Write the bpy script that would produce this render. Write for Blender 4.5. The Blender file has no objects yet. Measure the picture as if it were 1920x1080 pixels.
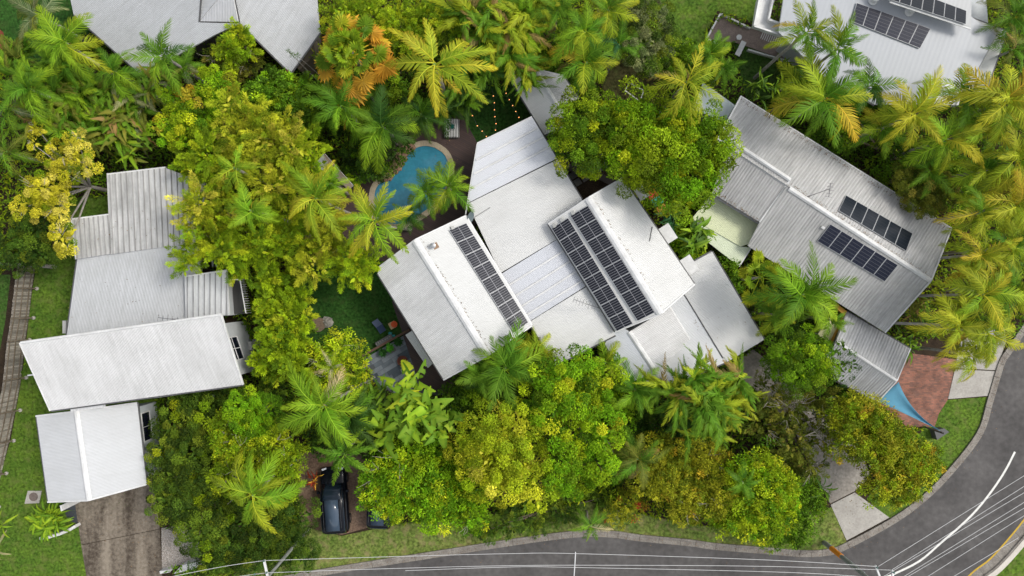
import bpy, math, random
import numpy as np
from mathutils import Vector, Matrix
random.seed(7); rng = np.random.default_rng(11)
S = bpy.context.scene
COL = S.collection
H = 51.0; F = 1280.0
# ---------------------------------------------------------------- camera, sky, sun, exposure
cam = bpy.data.objects.new('camera', bpy.data.cameras.new('camera')); COL.objects.link(cam)
cam.location = (0, 0, H); cam.rotation_euler = (0, 0, 0)
cam.data.sensor_width = 36; cam.data.lens = 24.0; cam.data.clip_end = 900; cam.data.clip_start = 0.5
S.camera = cam
W = bpy.data.worlds.new('World'); S.world = W; W.use_nodes = True
SUN_EL, SUN_AZ = math.radians(50), math.radians(72)      # azimuth from north (+Y) towards east (+X)
nt = W.node_tree; bg = nt.nodes['Background']
sky = nt.nodes.new('ShaderNodeTexSky'); sky.sky_type = 'NISHITA'; sky.sun_disc = False
sky.sun_elevation = SUN_EL; sky.sun_rotation = SUN_AZ
sky.dust_density = 3.0; sky.air_density = 1.0
hs = nt.nodes.new('ShaderNodeHueSaturation'); hs.inputs['Saturation'].default_value = 0.32
nt.links.new(sky.outputs[0], hs.inputs['Color']); nt.links.new(hs.outputs[0], bg.inputs[0])
bg.inputs[1].default_value = 0.14
sl = bpy.data.lights.new('sun', 'SUN'); so = bpy.data.objects.new('sun', sl); COL.objects.link(so)
sl.energy = 1.1; sl.angle = math.radians(14); sl.color = (1.0, 0.95, 0.86)
d = Vector((math.sin(SUN_AZ)*math.cos(SUN_EL), math.cos(SUN_AZ)*math.cos(SUN_EL), math.sin(SUN_EL)))
so.rotation_euler = d.to_track_quat('Z', 'Y').to_euler(); so.location = (30, 20, 60)
S.view_settings.view_transform = 'Standard'; S.view_settings.look = 'None'
S.view_settings.gamma = 1; S.view_settings.use_curve_mapping = False
S.view_settings.exposure = 0.62
S.cycles.max_bounces = 6; S.cycles.transparent_max_bounces = 4

# ---------------------------------------------------------------- helpers
def P(px, py, z=0.0):
    k = (H - z) / F
    return Vector(((px-960)*k, -(py-540)*k, z))
def sc(z=0.0): return (H-z)/F
class Plane:
    def __init__(s, a, b, c):
        a, b, c = P(*a), P(*b), P(*c)
        s.o = a; s.n = (b-a).cross(c-a).normalized()
        if s.n.z < 0: s.n = -s.n
    def hit(s, px, py, up=0.0):
        C = Vector((0, 0, H)); dr = Vector(((px-960)/F, -(py-540)/F, -1))
        o = s.o + s.n*up
        return C + dr*((o-C).dot(s.n)/dr.dot(s.n))
def wloc(o):
    v = Vector((0, 0, 0))
    while o is not None: v = v + o.location; o = o.parent
    return v
def obj(name, vs, fs, mat=None, parent=None, uv=None, smooth=False, color=None, loc=None):
    off = wloc(parent) if parent else Vector((0, 0, 0))
    if parent is None and loc is not None: off = Vector(loc)
    me = bpy.data.meshes.new(name)
    me.from_pydata([tuple(Vector(v)-off) for v in vs], [], fs)
    if mat: me.materials.append(mat)
    if uv is not None:
        l = me.uv_layers.new(name='UVMap')
        for p in me.polygons:
            for li in p.loop_indices: l.data[li].uv = uv[me.loops[li].vertex_index]
    if smooth: me.polygons.foreach_set('use_smooth', [True]*len(me.polygons))
    me.update()
    o = bpy.data.objects.new(name, me); COL.objects.link(o)
    if parent: o.parent = parent
    elif loc is not None: o.location = loc
    if color: o.color = (*color, 1)
    return o
def tag(o, label=None, cat=None, group=None, kind=None):
    if label: o['label'] = label
    if cat: o['category'] = cat
    if group: o['group'] = group
    if kind: o['kind'] = kind
    return o
def thing(name, loc, label, cat, group=None, rz=0):
    o = bpy.data.objects.new(name, None); COL.objects.link(o); o.location = loc; o.empty_display_size = .3
    o.rotation_euler.z = rz
    return tag(o, label, cat, group)
def inst(name, mesh, parent=None, loc=(0, 0, 0), rot=(0, 0, 0), scl=(1, 1, 1), color=None):
    o = bpy.data.objects.new(name, mesh); COL.objects.link(o); o.parent = parent
    o.location = loc; o.rotation_euler = rot; o.scale = scl
    if color: o.color = (*color, 1)
    return o
class MB:
    def __init__(s): s.v = []; s.f = []
    def add(s, vs, fs):
        b = len(s.v); s.v += [Vector(v) for v in vs]; s.f += [tuple(i+b for i in f) for f in fs]; return s
    def prism(s, poly, z0, z1):
        n = len(poly)
        vs = [(p[0], p[1], z0) for p in poly] + [(p[0], p[1], z1) for p in poly]
        a = sum(poly[i][0]*poly[(i+1) % n][1]-poly[(i+1) % n][0]*poly[i][1] for i in range(n))
        fs = [tuple(range(n, 2*n)), tuple(range(n-1, -1, -1))] + [(i, (i+1) % n, (i+1) % n+n, i+n) for i in range(n)]
        if a < 0: fs = [tuple(reversed(f)) for f in fs]
        return s.add(vs, fs)
    def slab(s, pts, n, t0, t1):
        """polygon pts (3D) thickened along n"""
        k = len(pts)
        vs = [p+n*t0 for p in pts]+[p+n*t1 for p in pts]
        nn = Vector((0, 0, 0))
        for i in range(k): nn += pts[i].cross(pts[(i+1) % k])
        fs = [tuple(range(k, 2*k)), tuple(range(k-1, -1, -1))] + [(i, (i+1) % k, (i+1) % k+k, i+k) for i in range(k)]
        if nn.dot(n) < 0: fs = [tuple(reversed(f)) for f in fs]
        return s.add(vs, fs)
    def bar(s, a, b, w, h, up=Vector((0, 0, 1))):
        a = Vector(a); b = Vector(b); x = (b-a).normalized(); y = up.cross(x)
        if y.length < 1e-4: y = Vector((1, 0, 0)).cross(x)
        y.normalize(); z = x.cross(y)
        vs = [p+y*(w/2*i)+z*(h/2*j) for p in (a, b) for i, j in ((-1, -1), (1, -1), (1, 1), (-1, 1))]
        return s.add(vs, [(0, 1, 2, 3), (7, 6, 5, 4), (0, 4, 5, 1), (1, 5, 6, 2), (2, 6, 7, 3), (3, 7, 4, 0)])
    def box(s, c, dx, dy, dz, rz=0):
        c = Vector(c); r = Matrix.Rotation(rz, 3, 'Z')
        ps = [c+r @ Vector((i*dx/2, j*dy/2, 0)) for i, j in ((-1, -1), (1, -1), (1, 1), (-1, 1))]
        return s.prism(ps, c.z-dz/2, c.z+dz/2)
    def tube(s, pts, rs, n=8, cap=True):
        pts = [Vector(p) for p in pts]
        if not hasattr(rs, '__len__'): rs = [rs]*len(pts)
        b = len(s.v); ref = None
        for i, p in enumerate(pts):
            t = (pts[min(i+1, len(pts)-1)]-pts[max(i-1, 0)]).normalized()
            a = Vector((0, 0, 1)) if abs(t.z) < .9 else Vector((1, 0, 0))
            if ref is None: x = t.cross(a).normalized()
            else: x = (ref-t*ref.dot(t)).normalized()
            ref = x; y = t.cross(x)
            for k in range(n):
                q = 2*math.pi*k/n; s.v.append(p+(x*math.cos(q)+y*math.sin(q))*rs[i])
        for i in range(len(pts)-1):
            for k in range(n):
                a0 = b+i*n+k; a1 = b+i*n+(k+1) % n
                s.f.append((a0, a1, a1+n, a0+n))
        if cap:
            s.f.append(tuple(b+k for k in reversed(range(n)))); s.f.append(tuple(b+(len(pts)-1)*n+k for k in range(n)))
        return s
    def lathe(s, c, prof, n=20):
        c = Vector(c); b = len(s.v)
        for r, z in prof:
            for k in range(n):
                q = 2*math.pi*k/n; s.v.append(c+Vector((r*math.cos(q), r*math.sin(q), z)))
        for i in range(len(prof)-1):
            for k in range(n):
                a0 = b+i*n+k; a1 = b+i*n+(k+1) % n
                s.f.append((a0, a1, a1+n, a0+n))
        s.f.append(tuple(b+k for k in reversed(range(n)))); s.f.append(tuple(b+(len(prof)-1)*n+k for k in range(n)))
        return s
    def build(s, name, mat, parent=None, smooth=False, color=None, loc=None, uv=None):
        return obj(name, s.v, s.f, mat, parent, uv, smooth, color, loc)

# ---------------------------------------------------------------- materials
MATS = {}
def mat(name, col=(.5, .5, .5), rough=.7, spec=.3, noise=None, scale=3.0, amt=.25, bump=0, bscale=30, objcol=False, metal=0, coat=0, emit=None, detail=6):
    if name in MATS: return MATS[name]
    m = bpy.data.materials.new(name); m.use_nodes = True; n = m.node_tree.nodes; L = m.node_tree.links
    b = n['Principled BSDF']; b.inputs['Roughness'].default_value = rough
    b.inputs['Specular IOR Level'].default_value = spec; b.inputs['Metallic'].default_value = metal
    b.inputs['Coat Weight'].default_value = coat
    b.inputs['Base Color'].default_value = (*col, 1)
    tc = n.new('ShaderNodeTexCoord'); geo = n.new('ShaderNodeNewGeometry')
    out = None
    if objcol:
        oi = n.new('ShaderNodeObjectInfo'); out = oi.outputs['Color']
    if noise is not None:
        nz = n.new('ShaderNodeTexNoise'); nz.inputs['Scale'].default_value = scale; nz.inputs['Detail'].default_value = detail
        nz.inputs['Roughness'].default_value = .65
        L.new(geo.outputs['Position'], nz.inputs['Vector'])
        rp = n.new('ShaderNodeValToRGB'); rp.color_ramp.elements[0].position = .35; rp.color_ramp.elements[1].position = .68
        L.new(nz.outputs['Fac'], rp.inputs[0])
        mx = n.new('ShaderNodeMix'); mx.data_type = 'RGBA'
        L.new(rp.outputs[0], mx.inputs['Factor'])
        if out: L.new(out, mx.inputs[6])
        else: mx.inputs[6].default_value = (*col, 1)
        mx.inputs[7].default_value = (*noise, 1)
        if objcol:
            mx.blend_type = 'MULTIPLY'
        out = mx.outputs[2]
        nz2 = n.new('ShaderNodeTexNoise'); nz2.inputs['Scale'].default_value = scale*9; nz2.inputs['Detail'].default_value = 4
        L.new(geo.outputs['Position'], nz2.inputs['Vector'])
        mr = n.new('ShaderNodeMapRange'); mr.inputs[1].default_value = .3; mr.inputs[2].default_value = .7
        mr.inputs[3].default_value = 1-amt; mr.inputs[4].default_value = 1+amt
        L.new(nz2.outputs['Fac'], mr.inputs[0])
        vm = n.new('ShaderNodeVectorMath'); vm.operation = 'SCALE'
        L.new(out, vm.inputs[0]); L.new(mr.outputs[0], vm.inputs['Scale']); out = vm.outputs[0]
    if out: L.new(out, b.inputs['Base Color'])
    if bump:
        nb = n.new('ShaderNodeTexNoise'); nb.inputs['Scale'].default_value = bscale; nb.inputs['Detail'].default_value = 5
        L.new(geo.outputs['Position'], nb.inputs['Vector'])
        bp = n.new('ShaderNodeBump'); bp.inputs['Strength'].default_value = bump; bp.inputs['Distance'].default_value = .03
        L.new(nb.outputs['Fac'], bp.inputs['Height']); L.new(bp.outputs[0], b.inputs['Normal'])
    if emit:
        b.inputs['Emission Color'].default_value = (*emit[0], 1); b.inputs['Emission Strength'].default_value = emit[1]
    MATS[name] = m; return m

def roof_mat(name, dirt=(.3, .3, .29), amt=.5, purlin=.05, rough=.5, streak=1.0, line=None):
    """painted steel sheet: colour from the sheet, dirt streaks running down the ribs (UV in metres)"""
    m = bpy.data.materials.new(name); m.use_nodes = True; n = m.node_tree.nodes; L = m.node_tree.links
    b = n['Principled BSDF']; b.inputs['Roughness'].default_value = rough; b.inputs['Specular IOR Level'].default_value = .35
    oi = n.new('ShaderNodeObjectInfo'); uv = n.new('ShaderNodeUVMap'); geo = n.new('ShaderNodeNewGeometry')
    def noise(vec, scale, det=5):
        z = n.new('ShaderNodeTexNoise'); z.inputs['Scale'].default_value = scale; z.inputs['Detail'].default_value = det
        z.inputs['Roughness'].default_value = .65
        L.new(vec, z.inputs['Vector']); return z.outputs['Fac']
    mp = n.new('ShaderNodeMapping'); mp.inputs['Scale'].default_value = (.35, 3.2, 1); L.new(uv.outputs[0], mp.inputs[0])
    a = noise(mp.outputs[0], 1.2); c = noise(geo.outputs['Position'], .33, 6); f = noise(geo.outputs['Position'], 5, 5)
    mp2 = n.new('ShaderNodeMapping'); mp2.inputs['Scale'].default_value = (.8, 14, 1); L.new(uv.outputs[0], mp2.inputs[0])
    g = noise(mp2.outputs[0], 1.0, 3)
    def math_(op, x, y=0.0):
        q = n.new('ShaderNodeMath'); q.operation = op
        for i, v in enumerate((x, y)):
            if isinstance(v, (int, float)): q.inputs[i].default_value = v
            else: L.new(v, q.inputs[i])
        return q.outputs[0]
    s = math_('ADD', math_('MULTIPLY', a, .35*streak), math_('MULTIPLY', c, .55))
    s = math_('ADD', s, math_('MULTIPLY', f, .15)); s = math_('ADD', s, math_('MULTIPLY', g, .25*streak))
    mr = n.new('ShaderNodeMapRange'); mr.inputs[1].default_value = .5+.06*streak; mr.inputs[2].default_value = .62+.2*streak
    mr.inputs[3].default_value = 0; mr.inputs[4].default_value = amt; L.new(s, mr.inputs[0])
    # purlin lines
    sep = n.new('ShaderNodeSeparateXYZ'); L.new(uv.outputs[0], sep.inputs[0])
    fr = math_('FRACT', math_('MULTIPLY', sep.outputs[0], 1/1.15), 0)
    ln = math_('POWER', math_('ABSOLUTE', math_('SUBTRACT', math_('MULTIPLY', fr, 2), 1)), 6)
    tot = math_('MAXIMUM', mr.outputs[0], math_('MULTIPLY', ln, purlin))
    if line:        # darker line beside every rib and along every corrugation
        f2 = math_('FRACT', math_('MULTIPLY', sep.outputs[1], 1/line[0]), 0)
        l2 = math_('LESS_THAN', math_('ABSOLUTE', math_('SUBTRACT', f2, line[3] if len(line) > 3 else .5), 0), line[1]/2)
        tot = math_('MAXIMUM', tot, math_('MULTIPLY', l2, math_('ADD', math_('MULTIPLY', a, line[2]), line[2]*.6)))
    mx = n.new('ShaderNodeMix'); mx.data_type = 'RGBA'; L.new(tot, mx.inputs['Factor'])
    L.new(oi.outputs['Color'], mx.inputs[6]); mx.inputs[7].default_value = (*dirt, 1)
    L.new(mx.outputs[2], b.inputs['Base Color'])
    MATS[name] = m; return m
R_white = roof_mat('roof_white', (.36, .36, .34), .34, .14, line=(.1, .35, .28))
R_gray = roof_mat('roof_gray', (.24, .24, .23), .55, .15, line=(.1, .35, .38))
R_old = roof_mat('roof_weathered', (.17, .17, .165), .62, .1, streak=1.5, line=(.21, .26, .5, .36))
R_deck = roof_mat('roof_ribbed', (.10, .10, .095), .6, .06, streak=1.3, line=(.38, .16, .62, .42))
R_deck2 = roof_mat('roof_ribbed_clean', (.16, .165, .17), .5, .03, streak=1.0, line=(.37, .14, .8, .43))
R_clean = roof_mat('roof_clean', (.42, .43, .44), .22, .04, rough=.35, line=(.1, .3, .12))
R_smooth = roof_mat('roof_smooth', (.30, .31, .33), .35, .06, rough=.4)
M_trim = mat('white_trim', (.72, .72, .71), .5, .3, noise=(.55, .55, .54), scale=1.2, amt=.06)
M_gut = mat('dark_gutter', (.09, .09, .09), .5)
M_under = mat('roof_timber_under', (.16, .15, .14), .8)
M_wall = mat('painted_wall', (.5, .52, .53), .7, noise=(.42, .44, .45), scale=.8, amt=.05)
M_wallD = mat('dark_wall', (.07, .06, .06), .8, noise=(.1, .09, .08), scale=1)
M_glass = mat('window_glass', (.008, .01, .02), .06, .6)
M_soil = mat('soil', (.028, .02, .014), .95, .1, noise=(.05, .035, .022), scale=1.5, amt=.5, bump=.6, bscale=14)
M_bark = mat('bark', (.16, .13, .10), .9, .1, noise=(.08, .06, .05), scale=4, amt=.3)
M_pale = mat('pale_bark', (.36, .34, .30), .8, .1, noise=(.22, .2, .18), scale=3, amt=.2)
M_twig = mat('bare_twig', (.42, .38, .32), .9, .1)

def leaf_mat(name, attr=True, trans=.17, rough=.42):
    m = bpy.data.materials.new(name); m.use_nodes = True; n = m.node_tree.nodes; L = m.node_tree.links
    b = n['Principled BSDF']; b.inputs['Roughness'].default_value = rough+.12; b.inputs['Specular IOR Level'].default_value = .10
    at = n.new('ShaderNodeAttribute'); at.attribute_name = 'tint'
    col = at.outputs['Color']
    if not attr:
        oi = n.new('ShaderNodeObjectInfo'); mx = n.new('ShaderNodeMix'); mx.data_type = 'RGBA'; mx.blend_type = 'MULTIPLY'
        mx.inputs['Factor'].default_value = 1; L.new(oi.outputs['Color'], mx.inputs[6]); L.new(at.outputs['Color'], mx.inputs[7]); col = mx.outputs[2]
    L.new(col, b.inputs['Base Color'])
    tr = n.new('ShaderNodeBsdfTranslucent'); L.new(col, tr.inputs['Color'])
    ms = n.new('ShaderNodeMixShader'); ms.inputs[0].default_value = trans
    L.new(b.outputs[0], ms.inputs[1]); L.new(tr.outputs[0], ms.inputs[2])
    L.new(ms.outputs[0], n['Material Output'].inputs['Surface'])
    MATS[name] = m; return m
M_leaf = leaf_mat('leaf', True)
M_frond = leaf_mat('frond', False, .18, .38)

def np_mesh(name, V, Q, cols=None, mat_=None, off=None):
    """V (n,3), Q (m,4) numpy -> mesh with point colours"""
    me = bpy.data.meshes.new(name)
    if off is not None: V = V - np.array(off)
    me.vertices.add(len(V)); me.vertices.foreach_set('co', V.astype(np.float32).ravel())
    k = Q.shape[1]
    me.loops.add(Q.size); me.loops.foreach_set('vertex_index', Q.astype(np.int32).ravel())
    me.polygons.add(len(Q)); me.polygons.foreach_set('loop_start', np.arange(0, Q.size, k, dtype=np.int32))
    me.update(calc_edges=True)
    if cols is not None:
        a = me.attributes.new('tint', 'FLOAT_COLOR', 'POINT')
        c4 = np.ones((len(V), 4), np.float32); c4[:, :3] = cols; a.data.foreach_set('color', c4.ravel())
    if mat_: me.materials.append(mat_)
    me.validate(); return me
def nrm(a): return a/np.maximum(np.linalg.norm(a, axis=-1, keepdims=True), 1e-9)
def leaves(C, D, N, Ln, Wd, fold=.25):
    """folded diamond leaves: base C, axis D, normal N"""
    D = nrm(D); Sd = nrm(np.cross(D, N)); Nn = np.cross(Sd, D)
    Ln = Ln[:, None]; Wd = Wd[:, None]
    a = C; b = C+D*Ln*.45+Sd*Wd*.5+Nn*Wd*fold; c = C+D*Ln-Nn*Ln*.12; e = C+D*Ln*.45-Sd*Wd*.5+Nn*Wd*fold
    V = np.stack([a, b, c, e], 1).reshape(-1, 3)
    Q = np.arange(len(C)*4).reshape(-1, 4)
    return V, Q
def rdir(n, zmin=-1.0):
    z = rng.uniform(zmin, 1, n); t = rng.uniform(0, 2*np.pi, n); r = np.sqrt(1-z*z)
    return np.stack([r*np.cos(t), r*np.sin(t), z], 1)

# ---------------------------------------------------------------- the ground and what lies on it
def zone(name, pts, z, m, kind='structure', label=None):
    poly = [P(x, y, z) for x, y in pts]
    b = MB(); b.prism(poly, z-.003 if z < .02 else .0, z)
    o = b.build(name, m); tag(o, label, None, None, kind); return o
def smooth_path(pts, n=6):
    out = []
    for i in range(len(pts)-1):
        p0 = pts[max(i-1, 0)]; p1 = pts[i]; p2 = pts[i+1]; p3 = pts[min(i+2, len(pts)-1)]
        for k in range(n):
            t = k/n
            out.append(tuple(.5*((2*b)+(-a+c)*t+(2*a-5*b+4*c-d_)*t*t+(-a+3*b-3*c+d_)*t**3) for a, b, c, d_ in zip(p0, p1, p2, p3)))
    out.append(tuple(pts[-1])); return out
g = MB(); g.add([(-300, -300, 0), (300, -300, 0), (300, 300, 0), (-300, 300, 0)], [(0, 1, 2, 3)])
tag(g.build('ground', M_soil), kind='structure')
EXCL = []     # pixel polygons where no ground cover grows
def grass_mat(name, a, b_, c):
    m = mat(name, a, .9, .1, noise=b_, scale=.55, amt=.55, bump=.9, bscale=22)
    n = m.node_tree.nodes; L = m.node_tree.links
    # second broad tone
    b = n['Principled BSDF']; src = b.inputs['Base Color'].links[0].from_socket
    nz = n.new('ShaderNodeTexNoise'); nz.inputs['Scale'].default_value = 1.7; nz.inputs['Detail'].default_value = 7
    geo = n.new('ShaderNodeNewGeometry'); L.new(geo.outputs['Position'], nz.inputs['Vector'])
    rp = n.new('ShaderNodeValToRGB'); rp.color_ramp.elements[0].position = .5; rp.color_ramp.elements[1].position = .75
    L.new(nz.outputs['Fac'], rp.inputs[0])
    mx = n.new('ShaderNodeMix'); mx.data_type = 'RGBA'; L.new(rp.outputs[0], mx.inputs['Factor']); L.new(src, mx.inputs[6]); mx.inputs[7].default_value = (*c, 1)
    L.new(mx.outputs[2], b.inputs['Base Color']); return m
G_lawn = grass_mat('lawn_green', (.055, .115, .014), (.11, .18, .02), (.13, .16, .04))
G_verge = grass_mat('lawn_verge', (.10, .16, .028), (.17, .20, .05), (.26, .22, .10))
G_dark = grass_mat('lawn_dark', (.035, .085, .014), (.055, .11, .02), (.07, .09, .03))  # darker green than the main lawn
G_turf = grass_mat('artificial_turf', (.022, .068, .012), (.032, .09, .015), (.045, .085, .02))
G_dry = grass_mat('lawn_dry', (.07, .07, .025), (.10, .085, .035), (.08, .11, .03))
lawns = [
 ('lawn', [(112, 385), (160, 365), (300, 380), (300, 700), (250, 960), (150, 960), (163, 1095), (-80, 1095), (0, 890), (20, 826), (41, 708), (61, 541), (68, 500)], .006, G_lawn),
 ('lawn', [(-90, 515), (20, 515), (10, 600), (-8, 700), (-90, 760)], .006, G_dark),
 ('lawn', [(-40, -40), (150, -40), (170, 60), (70, 125), (-40, 95)], .006, G_turf),
 ('lawn', [(560, 480), (720, 470), (800, 610), (790, 650), (690, 690), (575, 660)], .006, G_turf),
 ('lawn', [(1235, -40), (1440, -40), (1412, 40), (1345, 20), (1318, 75), (1300, 110), (1240, 70)], .006, G_lawn),
 ('lawn', [(1130, 105), (1245, 125), (1250, 200), (1130, 180)], .006, G_dry),
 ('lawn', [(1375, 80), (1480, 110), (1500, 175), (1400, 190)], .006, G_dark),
 ('lawn', [(860, 180), (960, 150), (1010, 225), (895, 275), (858, 212)], .006, G_turf),
 ('lawn', [(1776, 750), (1852, 744), (1832, 812), (1775, 885), (1725, 935), (1668, 974), (1625, 935), (1735, 800)], .006, G_lawn),
]
for nme, pts, z, m_ in lawns:
    zone(nme, pts, z, m_); EXCL.append(pts)
kerb_px = smooth_path([(380, 1120), (500, 1086), (623, 1063), (813, 1033), (960, 1010), (1040, 999), (1093, 994), (1150, 995), (1200, 1002), (1293, 1011), (1343, 1018), (1440, 1026), (1500, 1031), (1550, 1029), (1587, 1016), (1667, 973), (1723, 933), (1773, 884), (1830, 811), (1850, 750), (1871, 680), (1888, 652), (1930, 590), (1990, 500), (2080, 420)], 5)
K = [P(x, y, 0) for x, y in kerb_px]
KN = []
for i in range(len(K)):
    t = (K[min(i+1, len(K)-1)]-K[max(i-1, 0)]).normalized(); KN.append(Vector((t.y, -t.x, 0)))   # towards the road
vp = [(560, 985), (640, 1005), (760, 980), (900, 975), (1100, 940), (1300, 985), (1440, 990), (1540, 960), (1560, 950), (1587, 1015)]
ki = [i for i, p in enumerate(kerb_px) if p[0] <= 1590]
zone('grass_verge', vp + [kerb_px[i] for i in reversed(ki)], .03, G_verge); EXCL.append(vp+[kerb_px[i] for i in reversed(ki)])
# road
M_road = mat('asphalt', (.072, .068, .066), .85, .2, noise=(.118, .112, .108), scale=.28, amt=.18, bump=.25, bscale=60, detail=9)
far_px = smooth_path([(1700, 1220), (1760, 1150), (1820, 1082), (1860, 1050), (1905, 1000), (1940, 955), (2000, 880), (2100, 760)], 5)
FK = [P(x, y, 0) for x, y in far_px]
road_poly = [K[i]+KN[i]*.50 for i in range(len(K))] + [Vector((60, 20, 0)), Vector((60, -40, 0)), Vector((-30, -60, 0)), Vector((-45, -30, 0))]
b = MB(); b.prism(road_poly, .0, .004); tag(b.build('road', M_road), kind='structure')
EXCL.append(kerb_px + [(2100, 1300), (300, 1300)])
# kerb with gutter, poured in segments
M_kerb = mat('kerb_concrete', (.27, .25, .22), .9, .15, noise=(.17, .15, .13), scale=1.2, amt=.25, bump=.3)
kerb = thing('kerb', (0, 0, 0), None, None); kerb['kind'] = 'structure'
def ribbon(name, pts, nrm_, offs, m_, par, closed_bottom=True):
    """profile offs [(distance to road, z)] swept along pts"""
    k = len(offs); vs = []
    for p, n_ in zip(pts, nrm_):
        for o_, z in offs: vs.append(Vector((p.x, p.y, 0))+n_*o_+Vector((0, 0, z)))
    fs = []
    for i in range(len(pts)-1):
        for j in range(k):
            a = i*k+j; c = i*k+(j+1) % k
            fs.append((a, a+k, c+k, c))
    fs.append(tuple(range(k))); fs.append(tuple(reversed(range((len(pts)-1)*k, len(pts)*k))))
    return obj(name, vs, fs, m_, par)
for i in range(0, len(K)-3, 2):
    a = K[i:i+3]; nn = KN[i:i+3]
    j = .012
    a = [a[0]+(a[1]-a[0]).normalized()*j, a[1], a[2]-(a[2]-a[1]).normalized()*j]
    ribbon('kerb_segment', a, nn, [(-.02, .0), (-.02, .13), (.13, .12), (.19, .02), (.52, .012), (.52, 0)], M_kerb, kerb)
# far kerb, yellow line, pale path edge, grass
FN = []
for i in range(len(FK)):
    t = (FK[min(i+1, len(FK)-1)]-FK[max(i-1, 0)]).normalized(); FN.append(Vector((-t.y, t.x, 0)))   # towards the road
M_yel = mat('yellow_line_paint', (.55, .36, .03), .7, noise=(.42, .27, .03), scale=4, amt=.1)
kerb2 = thing('far_kerb', (0, 0, 0), None, None); kerb2['kind'] = 'structure'
for i in range(0, len(FK)-2, 2):
    a = FK[i:i+3]; nn = FN[i:i+3]
    a = [a[0]+(a[1]-a[0]).normalized()*.012, a[1], a[2]-(a[2]-a[1]).normalized()*.012]
    ribbon('kerb_segment', a, nn, [(.1, 0), (.1, .012), (-.45, .02), (-.5, .12), (-.62, .12), (-.62, 0)], M_kerb, kerb2)
ribbon('yellow_edge_line', FK, FN, [(.22, .006), (.22, .0085), (.1, .0085), (.1, .006)], M_yel, None)['kind'] = 'structure'
M_conc = mat('pale_concrete', (.42, .40, .36), .9, .15, noise=(.33, .31, .28), scale=1.0, amt=.12, bump=.15)
ribbon('path_edging', FK, FN, [(-.62, 0), (-.62, .15), (-.98, .15), (-.98, 0)], mat('edging_concrete', (.6, .56, .5), .85, noise=(.5, .46, .4), scale=1.5, amt=.1), None)['kind'] = 'structure'
b = MB(); b.prism([p-n_*.98 for p, n_ in zip(FK, FN)]+[Vector((70, 0, 0)), Vector((70, -50, 0)), Vector((35, -50, 0))], 0, .1)
tag(b.build('grass_bank', G_lawn), kind='structure')
# painted centre line
cl = smooth_path([(1600, 1108), (1650, 1086), (1674, 1077), (1724, 1052), (1765, 1017), (1802, 985), (1832, 955), (1862, 917), (1885, 882), (1903, 847)], 4)
CL = [P(x, y) for x, y in cl]; CN = []
for i in range(len(CL)):
    t = (CL[min(i+1, len(CL)-1)]-CL[max(i-1, 0)]).normalized(); CN.append(Vector((t.y, -t.x, 0)))
ribbon('centre_line', CL, CN, [(-.075, .0045), (-.075, .008), (.075, .008), (.075, .0045)], mat('line_paint', (.75, .74, .7), .7, noise=(.6, .6, .56), scale=4, amt=.08), None)['kind'] = 'structure'

# driveways
M_drive = bpy.data.materials.new('stained_drive'); M_drive.use_nodes = True
def drive_nodes(m):
    n = m.node_tree.nodes; L = m.node_tree.links; b = n['Principled BSDF']; b.inputs['Roughness'].default_value = .9; b.inputs['Specular IOR Level'].default_value = .15
    geo = n.new('ShaderNodeNewGeometry'); mp = n.new('ShaderNodeMapping'); mp.inputs['Scale'].default_value = (1.0, .13, 1); mp.inputs['Rotation'].default_value = (0, 0, -.12)
    L.new(geo.outputs['Position'], mp.inputs[0])
    z = n.new('ShaderNodeTexNoise'); z.inputs['Scale'].default_value = 1.1; z.inputs['Detail'].default_value = 6; L.new(mp.outputs[0], z.inputs['Vector'])
    z2 = n.new('ShaderNodeTexNoise'); z2.inputs['Scale'].default_value = 4; z2.inputs['Detail'].default_value = 9; z2.inputs['Roughness'].default_value = .75; L.new(geo.outputs['Position'], z2.inputs['Vector'])
    ad = n.new('ShaderNodeMath'); ad.operation = 'ADD'; L.new(z.outputs['Fac'], ad.inputs[0]); L.new(z2.outputs['Fac'], ad.inputs[1])
    rp = n.new('ShaderNodeValToRGB'); e = rp.color_ramp.elements; e[0].position = .8; e[0].color = (.07, .055, .042, 1); e[1].position = 1.22; e[1].color = (.27, .23, .18, 1)
    dv = n.new('ShaderNodeMath'); dv.operation = 'MULTIPLY'; dv.inputs[1].default_value = 1.0; L.new(ad.outputs[0], dv.inputs[0]); 
    mr = n.new('ShaderNodeMapRange'); mr.inputs[1].default_value = .8; mr.inputs[2].default_value = 1.22; L.new(dv.outputs[0], mr.inputs[0])
    e[0].position = 0; e[1].position = 1; L.new(mr.outputs[0], rp.inputs[0]); L.new(rp.outputs[0], b.inputs['Base Color'])
drive_nodes(M_drive)
dr = thing('driveway', P(220, 1000, 0), None, None); dr['kind'] = 'structure'
for pts in ([(137, 915), (285, 890), (300, 991), (153, 1021)], [(153, 1022), (300, 992), (306, 1110), (168, 1110)]):
    b = MB(); b.prism([P(x, y) for x, y in pts], 0, .05); b.build('concrete_slab', M_drive, dr); EXCL.append(pts)
M_conc2 = mat('dark_concrete', (.25, .225, .195), .9, .15, noise=(.36, .33, .29), scale=.6, amt=.2, bump=.2)  # darker, browner concrete for the upper driveway slabs
dr = thing('driveway', P(1580, 930, 0), None, None); dr['kind'] = 'structure'
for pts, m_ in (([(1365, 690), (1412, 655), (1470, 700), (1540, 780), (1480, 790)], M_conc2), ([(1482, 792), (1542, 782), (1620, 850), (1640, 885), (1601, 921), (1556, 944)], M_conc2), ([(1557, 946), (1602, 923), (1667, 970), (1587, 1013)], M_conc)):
    b = MB(); b.prism([P(x, y) for x, y in pts], 0, .05); b.build('concrete_slab', m_, dr); EXCL.append(pts)
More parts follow.
